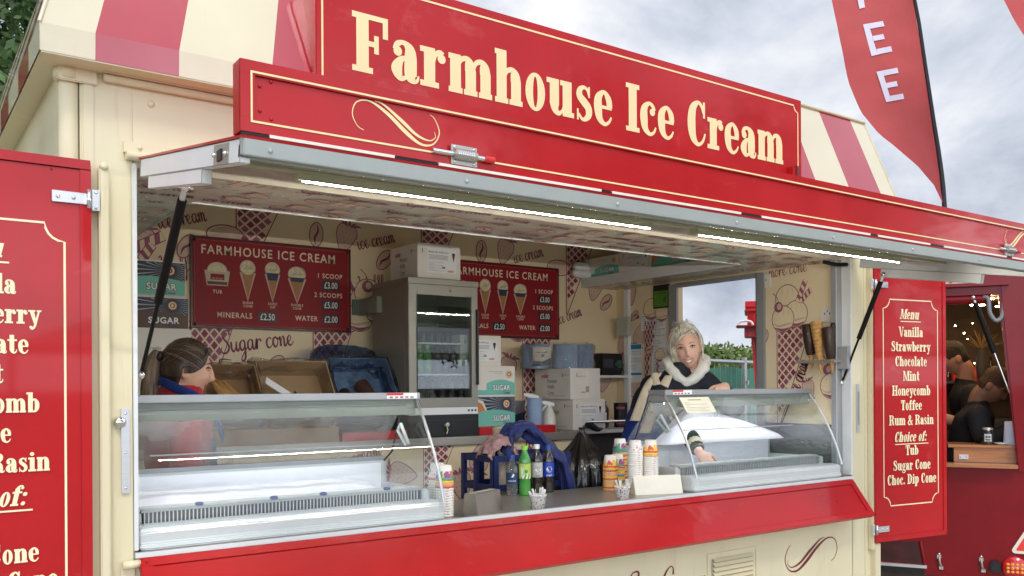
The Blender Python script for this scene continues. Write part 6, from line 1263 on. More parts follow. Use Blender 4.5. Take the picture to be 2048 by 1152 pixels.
mb = MB(); mb.box((-.71, 1.45, 1.0), (1.2, 1.8, 1.34), mat('machine_steel', (.20, .19, .18), .3, metal=.8)); mb.box((-.71, 1.6, 1.62), (1.2, 1.8, 1.64), STEEL); mb.build('back_bar', VAN, bevel=.01, w=False)
for k in range(20):
    x = -.45 + k * .052; h = rng.uniform(.10, .22); mb = MB(); r_ = rng.uniform(.016, .026); mb.lathe((0, 0, 0), [(r_, 0), (r_, h * .6), (r_ * .4, h * .8), (r_ * .4, h)], [DCOLA, mat('amber_glass', (.12, .04, .01), .15, coat=.8), DARK, REDC, OFFW][rng.randrange(5)], 12); o = mb.build('shelf_bottle'); o.location = VM @ V3((x, 1.7, 1.641)); tag(o, 'small bottle on the lit back shelf inside the coffee van', 'bottle', 'bottles on the van shelf')
for k in range(26):
    mb = MB(); mb.ell((rng.uniform(-.5, .55), rng.uniform(1.35, 1.75), rng.uniform(1.75, 2.12)), rng.uniform(.003, .007), WARM, 8, 6); mb.build('fairy_light', VAN, w=False)
mb = MB()
for k in range(34): a = rng.uniform(0, 2 * pi); e = rng.uniform(.1, 1.3); l = rng.uniform(.1, .2); p = V3((.08, 1.2, 1.88)); mb.tube([p, p + V3((cos(a) * cos(e), sin(a) * cos(e) * .5, sin(e))) * l], [.006, .001], mat('dried_stems', (.20, .13, .05), .8), 4)
mb.lathe((.08, 1.2, 1.642), [(.03, 0), (.045, .12), (.025, .22), (.03, .25)], DARK, 14); o = mb.build('vase'); o.location = VO; o.rotation_euler = (0, 0, VRZ); tag(o, 'vase of dry spiky stems on the shelf in the coffee van', 'vase')
def onvan(o, p): o.location = VM @ V3(p); o.rotation_euler = (0, 0, VRZ); return o
JG = thing('glass_jar', 'glass jar with a printed label on the wooden van counter', 'jar', VM @ V3((.046, .12, 1.2205)), VRZ)
mb = MB(); mb.lathe((0, 0, 0), [(.035, 0), (.037, .01), (.037, .085), (.03, .095)], clear('jar_glass', (.75, .78, .75)), 20, cap=False); mb.build('jar_body', JG, w=False); mb = MB(); mb.lathe((0, 0, .095), [(.032, 0), (.032, .014), (0, .015)], STEEL, 18); mb.build('lid', JG, w=False)
mb = MB(); mb.lathe((0, 0, 0), [(.033, .004), (.033, .06), (0, .06)], DARK, 16); c = CY((0, 0, 0), .0375, 0); mb.rect(c, -.02, .02, .02, .07, PAPER, .001); mb.rect(c, -.015, .045, .015, .055, BLACK, .002); mb.rect(c, -.015, .03, .012, .036, BLACK, .002); mb.build('jar_label', JG, w=False)
mb = MB(); mb.lathe((0, 0, 0), [(.052, 0), (.054, .004), (.046, .15), (.02, .151)], mat('pale_blue_paper', (.56, .62, .76), .85, var=.05), 28); tag(onvan(mb.build('paper_roll'), (.19, .13, 1.2205)), 'pale blue paper roll on the wooden van counter', 'paper roll')
mb = MB(); mb.lathe((0, 0, 0), [(.02, 0), (.045, .012), (.042, .014), (0, .006)], WHITE, 20); tag(onvan(mb.build('saucer'), (.125, .10, 1.2205)), 'small white saucer beside the pale blue paper roll', 'saucer')

# ------------------------------------------------------------------ beyond the doorway: fence, hedge, red kiosk
GM = mat('green_scrim', (.09, .34, .24), .85, var=.08, vs=2, stretch=(1, 1, 14), bump=.2, bs=20); GALV = mat('galvanised', (.50, .52, .54), .4, metal=.7)
fd = V3((.966, .26, 0)); P0 = V3((7.232, 3.221, 0))
def fence_panel(label, p, L_):
    o = thing('fence_panel', label, 'fence', p, atan2(fd.y, fd.x), 'green fence panels behind the trailer'); mb = MB()
    for x in (0, L_): mb.tube([(x, 0, .1), (x, 0, 1.9)], .021, GALV, 10)
    for z in (.18, 1.85): mb.tube([(0, 0, z), (L_, 0, z)], .019, GALV, 10)
    mb.build('frame', o, w=False); mb = MB(); nx = 24; vs = []
    for i in range(nx + 1):
        for j in range(9): u, v = i / nx, j / 8; vs.append((.02 + (L_ - .04) * u, .0 + .012 * sin(u * 20 + v * 3), .2 + 1.58 * v + (.02 * sin(u * pi * 5) if j == 8 else 0)))
    mb.add(vs, [[i * 9 + j, (i + 1) * 9 + j, (i + 1) * 9 + j + 1, i * 9 + j + 1] for i in range(nx) for j in range(8)], GM, True); mb.build('scrim', o, w=False)
    mb = MB(); [mb.tube([(x, -.015, .19), (x, -.015, 1.84)], .002, GALV, 4) for x in np.arange(.1, L_, .12)]; [mb.tube([(0, -.02, z), (L_, -.02, z)], .003, GALV, 4) for z in (.6, 1.2, 1.58)]; mb.build('wire_mesh', o, w=False)
    mb = MB(); [mb.box((x - .015, -.035, 1.62), (x + .015, .03, 1.66), GALV) for x in (.0,)]; mb.build('clamp', o, w=False)
for k, lb in ((-1, 'green screened fence panel beside the blonde woman'), (0, 'green screened fence panel next to the red kiosk'), (1, 'green screened fence panel behind the red kiosk')): fence_panel(lb, P0 + fd * 3.45 * k, 3.42)
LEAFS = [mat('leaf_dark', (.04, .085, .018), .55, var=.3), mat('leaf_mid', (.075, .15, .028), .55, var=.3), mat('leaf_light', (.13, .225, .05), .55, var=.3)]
LH = [mat('hedge_dark', (.09, .14, .025), .6, var=.3), mat('hedge_mid', (.14, .20, .045), .6, var=.3), mat('hedge_light', (.22, .28, .085), .6, var=.3)]
def leaves(mb, pts, size, mats, rng):
    for p, k in pts:
        a = V3((rng.gauss(0, 1), rng.gauss(0, 1), rng.gauss(0, .6))).normalized(); b = a.orthogonal().normalized(); b = Matrix.Rotation(rng.uniform(0, 6.3), 3, a) @ b; c = a.cross(b); s = size * rng.uniform(.6, 1.3)
        mb.add([p - b * s, p + c * s * .5, p + b * s, p - c * s * .5], [(0, 1, 2, 3)], mats[k])
rng = random.Random(21); mb = MB(); pts = []
hb = V3((9.6, 6.0, 0)); hd = V3((.90, .42, 0)).normalized(); hn = V3((-hd.y, hd.x, 0))
for k in range(22000):
    u, v, w_ = rng.uniform(-5, 6), rng.random() ** .6, rng.uniform(-.6, .6); top = 2.15 + .35 * NO(u * .7, 3, 1) + .22 * NO(u * 2.3, 7, 1); z = v * top
    p = hb + hd * u + hn * (w_ * (1 - .3 * v)) + V3((0, 0, z)); pts.append((p, min(2, max(0, int(1 + 1.6 * NO(u * 2, z * 2, w_ * 2) + rng.uniform(-.7, .9))))))
leaves(mb, pts, .055, LH, rng); tag(mb.build('hedge'), 'leafy light green hedge behind the green fence', 'hedge')
KP = V3((6.41, 2.46, -.373)); KZ = radians(-50.7); KR = mat('kiosk_red', (.62, .012, .02), .4, coat=.3); KI = thing('kiosk', 'bright red ribbed kiosk with a dark shelf, seen through the doorway', 'kiosk', KP, KZ); KI.scale = (1.23,) * 3
mb = MB(); x0a, x0b = -.005, .045
mb.add([(x0a, 0, 2.0), (.6, 0, 2.0), (.6, 0, .303), (x0b + .08, 0, .303), (x0a, .45, 2.0), (.6, .45, 2.0), (.6, .45, .303), (x0b + .08, .45, .303)], [(3, 2, 1, 0), (4, 5, 6, 7), (0, 4, 7, 3), (0, 1, 5, 4), (1, 2, 6, 5)], KR)
for k in range(10): x = .02 + k * .022; mb.tube([(x, -.002, 2.0), (x + .115 - k * .004, -.002, .31)], .005, KR, 6)
mb.build('kiosk_body', KI, w=False)
mb = MB(); mb.box((-.03, .02, 2.0), (.6, .45, 2.20), KR); [mb.box((x, .012, 2.04), (x + .01, .02, 2.17), KR) for x in np.arange(-.02, .2, .022)]; mb.box((-.05, .0, 2.16), (.62, .46, 2.175), KR); mb.box((-.045, .005, 2.19), (.62, .46, 2.235), KR); mb.build('top_box', KI, bevel=.012, w=False)
mb = MB(); mb.box((-.11, -.15, 2.035), (.6, 0, 2.05), DRED); mb.box((-.05, -.12, 1.96), (.6, 0, 2.035), DRED); mb.build('shelf', KI, bevel=.006, w=False)
mb = MB(); mb.tube([(-.09, -.08, 2.05), (-.085, -.08, 2.075), (-.04, -.08, 2.085), (.0, -.08, 2.075), (.01, -.08, 2.05)], .008, PAPER, 8, k=4); mb.build('handle', KI, w=False)

# ------------------------------------------------------------------ feather flags
FLU, FLF = cr.copy(), fw.copy(); FLU.z = 0; FLU.normalize()
class FL:
    def __init__(s, D, wave): s.D, s.w = D, wave
    def pt(s, x, z, h=0):
        y = s.w * (sin(x * 5 + z * 2.2) + .5 * sin(z * 6 + x * 3)) + .012 * NO(x * 5, z * 5, 2) - h
        return V3((0, -2.8, 0)) + FLU * x + FLF * (s.D + y) + V3((0, 0, z))
FCL = mat('flag_red', (.50, .075, .075), .7, var=.06, vs=6, bump=.15, bs=30, sheen=.2); FLT = mat('flag_white', (.72, .70, .82), .7, var=.03)
def flag(label, D, left, right, letters, ztop):
    o = thing('feather_flag', label, 'flag', V3((0, -2.8, 0)) + FLU * right[-1][0] + FLF * D); fl = FL(D, .02); mb = MB()
    def at(P, z):
        for (x0, z0), (x1, z1) in zip(P, P[1:]):
            if (z0 - z) * (z1 - z) <= 0 and z0 != z1: return x0 + (x1 - x0) * (z - z0) / (z1 - z0)
        return P[0][0] if z > P[0][1] else P[-1][0]
    n, k = 60, 14; zb = left[-1][1]; vs = []
    for i in range(n + 1):
        z = ztop + (zb - ztop) * i / n; a, b = at(left, z), at(right, z)
        for j in range(k + 1): x = a + (b - a) * j / k; vs.append(fl.pt(x, z) if j < k else V3((0, -2.8, 0)) + FLU * x + FLF * D + V3((0, 0, z)))
    mb.add(vs, [[i * (k + 1) + j, (i + 1) * (k + 1) + j, (i + 1) * (k + 1) + j + 1, i * (k + 1) + j + 1] for i in range(n) for j in range(k)], FCL, True); mb.build('cloth', o)
    mb = MB(); mb.tube([V3((0, -2.8, 0)) + FLU * (x + .012) + FLF * D + V3((0, 0, z)) for x, z in right], [.012 + .012 * i / len(right) for i in range(len(right))], BLACK, 10, k=3); mb.build('pole', o)
    if letters:
        mb = MB()
        for L_ in letters:
            for q in L_: mb.poly(fl, q, FLT, .006)
        mb.build('lettering', o)
def sub(P, n=6):      # a quad cut into strips so that it can follow the cloth
    a, b, c, d_ = [V3((p[0], p[1], 0)) for p in P]; out = []
    for i in range(n):
        t, s_ = i / n, (i + 1) / n; out.append([(v.x, v.y) for v in (a.lerp(b, t), a.lerp(b, s_), d_.lerp(c, s_), d_.lerp(c, t))])
    return out
px = lambda x, y: ((x - 1024) / 1770 * 7.5, (772 - y) / 1770 * 7.5 + 1.62)
def Q(*P): return sub([px(*p) for p in P])
def letE(tl, tr, bl, br):
    L = lambda u, v: tuple((tl[i] * (1 - u) + tr[i] * u) * (1 - v) + (bl[i] * (1 - u) + br[i] * u) * v for i in (0, 1))
    o = []
    for q in (((0, 1), (.28, 1), (.28, 0), (0, 0)), ((.28, .17), (1, .17), (1, 0), (.28, 0)), ((.28, .57), (.82, .57), (.82, .41), (.28, .41)), ((.28, 1), (1, 1), (1, .83), (.28, .83))): o += Q(*[L(*p) for p in q])
    return o
flag('tall red feather flag with white letters behind the trailer', 7.5,
     [(2.45, 6.2), (2.55, 5.6), (2.716, 4.891), (2.78, 4.552), (2.864, 4.171), (2.97, 3.917), (3.119, 3.726), (3.288, 3.599), (3.458, 3.451), (3.585, 3.302), (3.648, 3.154)],
     [(3.0, 6.3), (3.22, 5.6), (3.415, 4.891), (3.508, 4.298), (3.576, 3.832), (3.627, 3.493), (3.661, 3.133), (3.70, 2.2), (3.72, 0)],
     [letE((1729, 54), (1771, 45), (1745, 118), (1789, 107)), letE((1755, 149), (1798, 140), (1775, 209), (1812, 202)), Q((1723, 22), (1735, 18), (1727, -40), (1714, -36)), letE((1702, -50), (1745, -59), (1719, 8 - 40), (1740, -44))[:6]], 6.15)
flag('dark red feather flag cut off at the top right corner', 6.5, [(3.30, 5.4), (3.45, 4.9), (3.622, 4.455), (3.76, 4.19), (3.90, 3.95), (4.1, 3.7), (4.25, 3.5)], [(4.2, 5.5), (4.28, 4.5), (4.32, 3.5), (4.36, 0)], None, 5.4)

# ------------------------------------------------------------------ trees
BARK = mat('bark', (.10, .075, .05), .9, var=.4, bump=.8, bs=30)
def tree(label, loc, h, cr_, zc, seed, n=9000, size=.11, mats=LEAFS):
    rng = random.Random(seed); o = thing('tree', label, 'tree', loc); mb = MB(); tips = []
    mb.tube([(0, 0, -.1), (.05, .02, h * .25), (-.04, .05, h * .5), (.05, 0, h * .8)], [.24, .19, .13, .04], BARK, 10, k=4)
    for k in range(12):
        z0 = h * rng.uniform(.3, .7); a = rng.uniform(0, 2 * pi); l = cr_ * rng.uniform(.55, .95); p = V3((0, 0, z0)); q = p + V3((cos(a) * l, sin(a) * l, l * rng.uniform(.2, .8)))
        mb.tube([p, p.lerp(q, .5) + V3((0, 0, .15)), q], [.07, .045, .012], BARK, 6, k=3); tips.append(q); tips.append(p.lerp(q, .6))
    mb.build('trunk', o, w=False); mb = MB(); pts = []; cl = []
    for k in range(46):
        d_ = V3((rng.gauss(0, 1), rng.gauss(0, 1), rng.gauss(0, 1))).normalized() * (rng.random() ** .4); cl.append((V3((d_.x * cr_, d_.y * cr_, zc + d_.z * (h - zc) * .95)), cr_ * rng.uniform(.22, .38)))
    cl += [(t, cr_ * .26) for t in tips]
    for k in range(n):
        c, r_ = cl[rng.randrange(len(cl))]; d_ = V3((rng.gauss(0, 1), rng.gauss(0, 1), rng.gauss(0, .8))).normalized() * r_ * rng.random() ** .33; p = c + d_
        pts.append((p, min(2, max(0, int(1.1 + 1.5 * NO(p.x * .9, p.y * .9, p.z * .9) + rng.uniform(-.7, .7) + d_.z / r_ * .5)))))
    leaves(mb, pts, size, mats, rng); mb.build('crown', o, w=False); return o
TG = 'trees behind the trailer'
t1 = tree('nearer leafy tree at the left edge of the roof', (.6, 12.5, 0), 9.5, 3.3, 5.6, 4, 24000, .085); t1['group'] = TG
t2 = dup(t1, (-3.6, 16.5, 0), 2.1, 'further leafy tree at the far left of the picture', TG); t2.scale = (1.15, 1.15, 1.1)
# things behind the camera that the gloss and the glass reflect
for k, (x, y, s_, rz) in enumerate(((17, -19, 1.2, .4), (24, -14, 1.3, 1.9), (29, -22, 1.3, 4.))): o = dup(t1, (x, y, 0), rz, 'leafy tree across the field from the serving hatch', 'trees across the field'); o.scale = (s_,) * 3
MW = mat('marquee_canvas', (.82, .83, .84), .7, var=.03)
def marquee(x, y, rz):
    o = thing('marquee', 'white pointed marquee across the field', 'marquee', (x, y, 0), rz, 'marquees across the field'); mb = MB(); vs = [(-2, -2, 2.2), (2, -2, 2.2), (2, 2, 2.2), (-2, 2, 2.2)] + [(-.5, -.5, 2.8), (.5, -.5, 2.8), (.5, .5, 2.8), (-.5, .5, 2.8), (0, 0, 4.0)]
    mb.add(vs, [(0, 1, 5, 4), (1, 2, 6, 5), (2, 3, 7, 6), (3, 0, 4, 7), (4, 5, 8), (5, 6, 8), (6, 7, 8), (7, 4, 8)], MW); mb.build('canopy', o, w=False)
    for a, b in ((-1.95, -1.95), (1.95, -1.95), (1.95, 1.95), (-1.95, 1.95)): mb = MB(); mb.tube([(a, b, 0), (a, b, 2.25)], .04, ALUW); mb.build('leg', o, w=False)
for a in ((8.8, -9.5, .3), (13.5, -11, .8), (3.5, -12, .1)): marquee(*a)
# ------------------------------------------------------------------ people
def smooth(a, b, x): t = max(0, min(1, (x - a) / (b - a))); return t * t * (3 - 2 * t)
GA = lambda x, s: math.exp(-(x / s) ** 2)
def head_pt(th, ph, smile=0):
    dx, dy, dz = sin(ph) * sin(th), -sin(ph) * cos(th), cos(ph); t = max(0, -dz); x, y, z = .073 * dx, .094 * dy, .118 * dz
    x *= 1 - .30 * t ** 1.4
    if dy > 0: y *= 1 - .50 * smooth(.15, .95, t); x *= 1 + .04 * dy
    else: y *= 1 - .10 * t
    if dy < 0:
        wf = min(1, -dy * 1.7); g = 0
        k = max(0, min(1, (.024 - z) / .060)); g += (.003 + .025 * k ** 1.2) * GA(x, .007 + .006 * k) * smooth(-.050, -.037, z) * smooth(.05, .018, z)
        for s in (-1, 1):
            g -= .008 * GA(x - s * .031, .015) * GA(z - .008, .010); g += .004 * GA(x - s * .03, .022) * GA(z - .027, .007)
            g += (.004 + .004 * smile) * GA(x - s * .042, .019) * GA(z + .026, .018); g += .004 * GA(x - s * .012, .006) * GA(z + .036, .007)
        g += .004 * GA(x, .022) * GA(z + .057, .005) + .005 * GA(x, .018) * GA(z + .073, .006) - .003 * GA(x, .024) * GA(z + .0645, .0035) + .009 * GA(x, .018) * GA(z + .103, .016)
        y -= g * wf
    return V3((x, y, z)), V3((dx, dy, dz))
NT, NP = 72, 60
def face_y(x, z, smile=0):
    best = (9, 0)
    for i in range(-30, 31):
        for j in range(8, 56):
            p, _ = head_pt(i / 30 * 1.25, pi * j / 60, smile); d_ = (p.x - x) ** 2 + (p.z - z) ** 2
            if d_ < best[0]: best = (d_, p.y)
    return best[1]
def grid(mb, fn, m, M, nt=NT, np_=NP):
    vs = [M @ fn(2 * pi * i / nt, pi * j / np_) for j in range(np_ + 1) for i in range(nt)]
    return mb.add(vs, [[j * nt + i, j * nt + (i + 1) % nt, (j + 1) * nt + (i + 1) % nt, (j + 1) * nt + i] for j in range(np_) for i in range(nt)], m, True)
def hand(mb, w, d, nrm, m, s=1., curl=.6, side=1):
    "w wrist, d along the hand, nrm out of the back of the hand"
    w = V3(w); d = V3(d).normalized(); nrm = V3(nrm); nrm = (nrm - d * nrm.dot(d)).normalized(); a = d.cross(nrm) * side; P = lambda u, v, q: w + (d * u + a * v + nrm * q) * s
    mb.loft([(P(-.03, 0, 0), a * .026 * s, nrm * .02 * s), (P(.0, 0, 0), a * .028 * s, nrm * .018 * s), (P(.045, 0, .002), a * .040 * s, nrm * .015 * s), (P(.085, 0, .0), a * .040 * s, nrm * .012 * s), (P(.094, 0, -.002), a * .034 * s, nrm * .008 * s)], m, 16)
    for v, l, k in ((-.031, .062, 1.1), (-.011, .074, 1.0), (.010, .078, 1.0), (.030, .070, .9)):
        p = [P(.082, v, 0)]; ang = .15
        for f_, r_ in ((.45, .35), (.32, .7), (.25, 1.0)): ang += curl * r_ * k; q = p[-1] + (d * cos(ang) - nrm * sin(ang)) * l * f_ * s; p.append(q)
        mb.tube(p, [.0095 * s, .009 * s, .008 * s, .0062 * s], m, 10, k=3); mb.ell(p[-1], .0063 * s, m, 8, 6)
    p = [P(.02, .028, -.004), P(.045, .055, -.012), P(.072, .066, -.024), P(.094, .062, -.034)]; mb.tube(p, [.014 * s, .011 * s, .0095 * s, .007 * s], m, 10, k=3); mb.ell(p[-1], .007 * s, m, 8, 6)
def remesh(o, v):
    md = o.modifiers.new('merge', 'REMESH'); md.mode = 'VOXEL'; md.voxel_size = v; md.use_smooth_shade = True
    sm_ = o.modifiers.new('soften', 'SMOOTH'); sm_.factor = .5; sm_.iterations = 2
def limb(mb, P, R, m, n=16): mb.tube(P, R, m, n, k=6); mb.ell(P[0], R[0], m, 12, 8); mb.ell(P[-1], R[-1], m, 12, 8)
LASH = mat('dark_lash', (.02, .012, .01), .6); LIP = mat('lip_pink', (.42, .13, .11), .4); TEETH = mat('teeth', (.78, .74, .66), .3, var=.02); EYEW = mat('eye_white', (.6, .58, .55), .2); IRIS = mat('eye_iris', (.04, .05, .06), .1)
def face_parts(o, M, smile, brow, teeth=True):
    fy = lambda x, z: face_y(x, z, smile); T = lambda x, z, h=.001: M @ V3((x, fy(x, z) - h, z))
    for s in (-1, 1):
        mb = MB(); c = M @ V3((s * .031, fy(s * .031, .008) + .006, .008)); R3 = M.to_3x3()
        mb.ell(c, (.0120, .0095, .0052 if smile else .008), EYEW, 14, 10, R3); mb.ell(M @ V3((s * .030, fy(s * .031, .008) - .0025, .008)), (.0056, .002, .0050), IRIS, 12, 8, R3); mb.build('eye', o)
        mb = MB(); mb.tube([T(s * (.031 + x), .008 + z, .002) for x, z in ((-.015, .0), (-.006, .0055), (.004, .0062), (.013, .003), (.018, -.001))], [.0012, .0024, .003, .0028, .001], LASH, 6, k=3); mb.tube([T(s * (.031 + x), .004 + z, .001) for x, z in ((-.012, -.001), (0, -.0035), (.013, -.001))], [.0006, .001, .0006], LASH, 5, k=3); mb.build('eyelash', o)
        mb = MB(); mb.tube([T(s * x, z, .0015) for x, z in ((.014, .026), (.026, .0305), (.038, .031), (.05, .025))], [.0024, .003, .0026, .001], brow, 6, k=3); mb.build('eyebrow', o)
    mb = MB(); k = .009 * smile; w_ = .021 + .008 * smile
    up = [(-w_, -.063 + k), (-w_ * .55, -.0605 + k * .2), (0, -.0605 - k * .25), (w_ * .55, -.0605 + k * .2), (w_, -.063 + k)]; lo = [(-w_, -.063 + k), (-w_ * .6, -.070 - k * .15), (0, -.0745 - k * .55), (w_ * .6, -.070 - k * .15), (w_, -.063 + k)]
    mb.tube([T(x, z, .001) for x, z in up], [.001, .0028, .003, .0028, .001], LIP, 8, k=4); mb.tube([T(x, z, .001) for x, z in lo], [.001, .0032, .0042, .0032, .001], LIP, 8, k=4); mb.build('lips', o)
    if teeth:
        mb = MB(); P = [T(x, (a + b) / 2, .0005) for (x, a), (_, b) in zip(up, lo)]; Hh = [(a - b) / 2 + .001 for (x, a), (_, b) in zip(up, lo)]; zz = M.to_3x3() @ V3((0, 0, 1))
        A = cat(P, 5); Bq = cat([(h, 0, 0) for h in Hh], 5); vs = []
        for p, h in zip(A, Bq): vs += [p + zz * h.x, p - zz * h.x * .7]
        mb.add(vs, [[2 * i, 2 * i + 1, 2 * i + 3, 2 * i + 2] for i in range(len(A) - 1)], TEETH, True); mb.build('teeth', o)
def hair_shell(mb, M, fn, m, nz=.004, fq=40, smile=0, nt=96, np_=72):
    def f_(th, ph):
        p, d_ = head_pt(th, ph, smile); t = fn(th if th < pi else th - 2 * pi, p, d_)
        return p + d_ * (t + (nz * NO(th * 9, ph * 2.0, 3) + nz * .6 * NO(th * 24, ph * 3, 9) if t > 0 else 0))
    return grid(mb, f_, m, M, nt, np_)
# ---- dark haired woman, left, in profile
HB1 = mat('brunette', (.045, .028, .020), .42, var=.45, vs=26, stretch=(1, 1, .25), coat=.15); HB2 = mat('ash_ponytail', (.17, .125, .085), .5, var=.4, vs=30, stretch=(2, 2, .2)); HB3 = mat('brunette_light', (.10, .062, .038), .45, var=.3)
RF = mat('red_fleece', (.36, .008, .014), .9, var=.15, vs=40, bump=.3, bs=200, sheen=.3); BST = mat('apron_blue', (.010, .035, .22), .8, var=.15, bump=.2, bs=120)
PW = thing('person', 'woman in a red fleece with a dark ponytail, smiling to the right in profile', 'person', (.94, .74, .30))
M1 = Matrix.Translation((.968, .735, 1.688)) @ Matrix.Rotation(radians(80), 4, 'Z') @ Matrix.Rotation(radians(2), 4, 'X') @ Matrix.Scale(.94, 4)
def torso(mb, hip, neck, ax, ay, m, ww=1., dd=1.):
    hip, neck = V3(hip), V3(neck); u = neck - hip; ax, ay = V3(ax), V3(ay)
    mb.loft([(hip + u * t, ax * w_ * ww, ay * d_ * dd) for t, w_, d_ in ((-.05, .165, .115), (.1, .17, .12), (.35, .145, .105), (.6, .165, .12), (.82, .185, .115), (.93, .14, .085), (1.0, .075, .065), (1.08, .058, .058))], m, 26)
def legs(mb, hip, ax, m, fz=.31):
    for s in (-1, 1): h = V3(hip) + V3(ax) * s * .09; limb(mb, [h, V3((h.x, h.y - .02, (h.z + fz) / 2)), V3((h.x, h.y, fz + .06))], [.095, .068, .05], m)
ax, ay = V3((-.17, -.985, 0)), V3((.985, -.17, 0))
mb = MB(); grid(mb, lambda a, b: head_pt(a, b, .8)[0], SKIN, M1); limb(mb, [M1 @ V3((0, .022, -.06)), M1 @ V3((0, .03, -.13)), V3((.935, .75, 1.50))], [.054, .052, .06], SKIN)
torso(mb, (.93, .75, 1.05), (.940, .75, 1.58), ax, ay, SKIN, .9, .9); legs(mb, (.93, .75, 1.0), ax, SKIN)
for s in (-1, 1): mb.ell(M1 @ V3((s * .071, .012, -.008)), (.010, .019, .031), SKIN, 12, 10, M1.to_3x3() @ Matrix.Rotation(.25, 3, 'X'))
sh = V3((.94, .75, 1.54))
for s in (1, -1): S_ = sh + ax * s * .145 - V3((0, 0, .03)); E_ = S_ + V3((.03, -.02 * s, -.26)); W_ = E_ + V3((.22, -.02, -.02)); limb(mb, [S_, E_, W_], [.045, .036, .026], SKIN); hand(mb, W_, (1, -.1, -.1), (0, 0, 1), SKIN, 1, .5, s)
b = mb.build('body', PW); remesh(b, .0048); face_parts(b, M1, .8, HB1)
mb = MB(); torso(mb, (.93, .75, 1.05), (.940, .75, 1.59), ax, ay, RF, 1.05, 1.05); mb.loft([(V3((.940, .75, 1.55)), ax * .09, ay * .098), (V3((.945, .748, 1.60)), ax * .074, ay * .086), (V3((.952, .745, 1.628)), ax * .068, ay * .082), (V3((.952, .745, 1.632)), ax * .06, ay * .074)], RF, 24)
for s in (1, -1): S_ = sh + ax * s * .165; E_ = S_ + V3((.03, -.02 * s, -.26)); W_ = E_ + V3((.20, -.02, -.02)); limb(mb, [S_ - V3((0, 0, .025)) - ax * s * .015, E_, W_], [.064, .054, .042], RF)
c = mb.build('fleece', b); remesh(c, .011)
mb = MB(); legs(mb, (.93, .75, 1.0), ax, DARK); mb.loft([(V3((.93, .75, 1.08)), ax * .18, ay * .128), (V3((.93, .75, .9)), ax * .175, ay * .125)], DARK, 20)
for s in (-1, 1): mb.loft([(V3((.90, .75 + s * .09, .345)), V3((0, .045, 0)), V3((0, 0, .045))), (V3((1.02, .74 + s * .09, .33)), V3((0, .045, 0)), V3((0, 0, .03))), (V3((1.10, .735 + s * .09, .322)), V3((0, .03, 0)), V3((0, 0, .02)))], DARK, 12)
c = mb.build('trousers', b); remesh(c, .014)
mb = MB(); mb.loft([(p, V3((.003, -.006, .017)), V3((.0, -.006, .001))) for p in (V3((.862, .735, 1.650)), V3((.872, .69, 1.640)), V3((.91, .640, 1.615)), V3((.965, .605, 1.585)), V3((1.03, .60, 1.52)), V3((1.07, .62, 1.42)))], BST, 10); mb.loft([(V3((1.055, .73, 1.42)), ax * .12, ay * .012), (V3((1.065, .73, 1.2)), ax * .15, ay * .012), (V3((1.07, .73, .9)), ax * .18, ay * .012)], BST, 16); mb.build('apron', b)
def fnb(th, p, d_):
    a = abs(th); hl = .062 - .060 * smooth(.55, 1.25, a) - .025 * smooth(1.25, 1.5, a) - .055 * smooth(1.75, 2.3, a)
    if 1.2 < a < 1.8 and p.y < .04: hl = max(hl, .004)
    return -.012 + .023 * smooth(-.008, .010, p.z - hl) + .006 * smooth(.05, .11, p.z)
mb = MB(); hair_shell(mb, M1, fnb, HB1, .003, smile=.8); rng = random.Random(2)
root = V3((0, .102, .052))
def strand(mb, M, pts, r_, m): mb.tube([M @ V3(p) for p in pts], [r_ * .7, r_, r_, r_ * .5][:len(pts)] if len(pts) <= 4 else [r_] * len(pts), m, 5, k=5)
for k in range(85):
    a = rng.uniform(-1.5, 1.5); z0 = .062 - .055 * smooth(.5, 1.3, abs(a)) + rng.uniform(-.006, .012)
    ph = math.acos(max(-.9, min(.9, z0 / .118))); d0 = V3((sin(ph) * sin(a), -sin(ph) * cos(a), cos(ph))); d1 = V3((rng.uniform(-.15, .15), .88, .45)); P = []
    for t in (0, .25, .5, .75, 1): d_ = d0.lerp(d1, t).normalized(); th, pp = atan2(d_.x, -d_.y), math.acos(d_.z); q, _ = head_pt(th, pp); P.append(q + d_ * (.012 + .005 * sin(pi * t)))
    strand(mb, M1, P, rng.uniform(.0012, .0024), rng.choice((HB1, HB1, HB3, HB3, HB2)))
for k in range(9):    # loose lock over the cheek bone
    z = .045 + k * .004; strand(mb, M1, [(.05, -.074, z + .02), (.068, -.06, z - .022), (.078, -.02, z - .052), (.081, .02, z - .058), (.079, .045, z - .03)], .0026, (HB1, HB3)[k % 2])
    strand(mb, M1, [(-.05, -.074, z + .02), (-.068, -.06, z - .022), (-.078, -.02, z - .052), (-.081, .02, z - .058)], .0026, HB1)
for k in range(4): strand(mb, M1, [(.076, .03 + .008 * k, -.03), (.07, .03 + .008 * k, -.075), (.062, .035 + .01 * k, -.12)], .0012, HB3)
for k in range(70):   # fine flyaway hairs that break the outline
    a = rng.uniform(-2.6, 2.6); ph = rng.uniform(.1, 1.3); d0 = V3((sin(ph) * sin(a), -sin(ph) * cos(a), cos(ph))); d1 = (d0 + V3((rng.uniform(-.3, .3), .5, rng.uniform(-.2, .2)))).normalized(); d2 = (d1 + V3((rng.uniform(-.3, .3), .45, rng.uniform(-.3, .1)))).normalized(); P = []
    for d_, e_ in ((d0, .009), (d1, .018), (d2, rng.uniform(.014, .024))): q, _ = head_pt(atan2(d_.x, -d_.y), math.acos(max(-1, min(1, d_.z)))); P.append(q + d_ * e_)
    strand(mb, M1, P, rng.uniform(.0005, .0011), rng.choice((HB1, HB3, HB2)))
mb.build('hair', b)
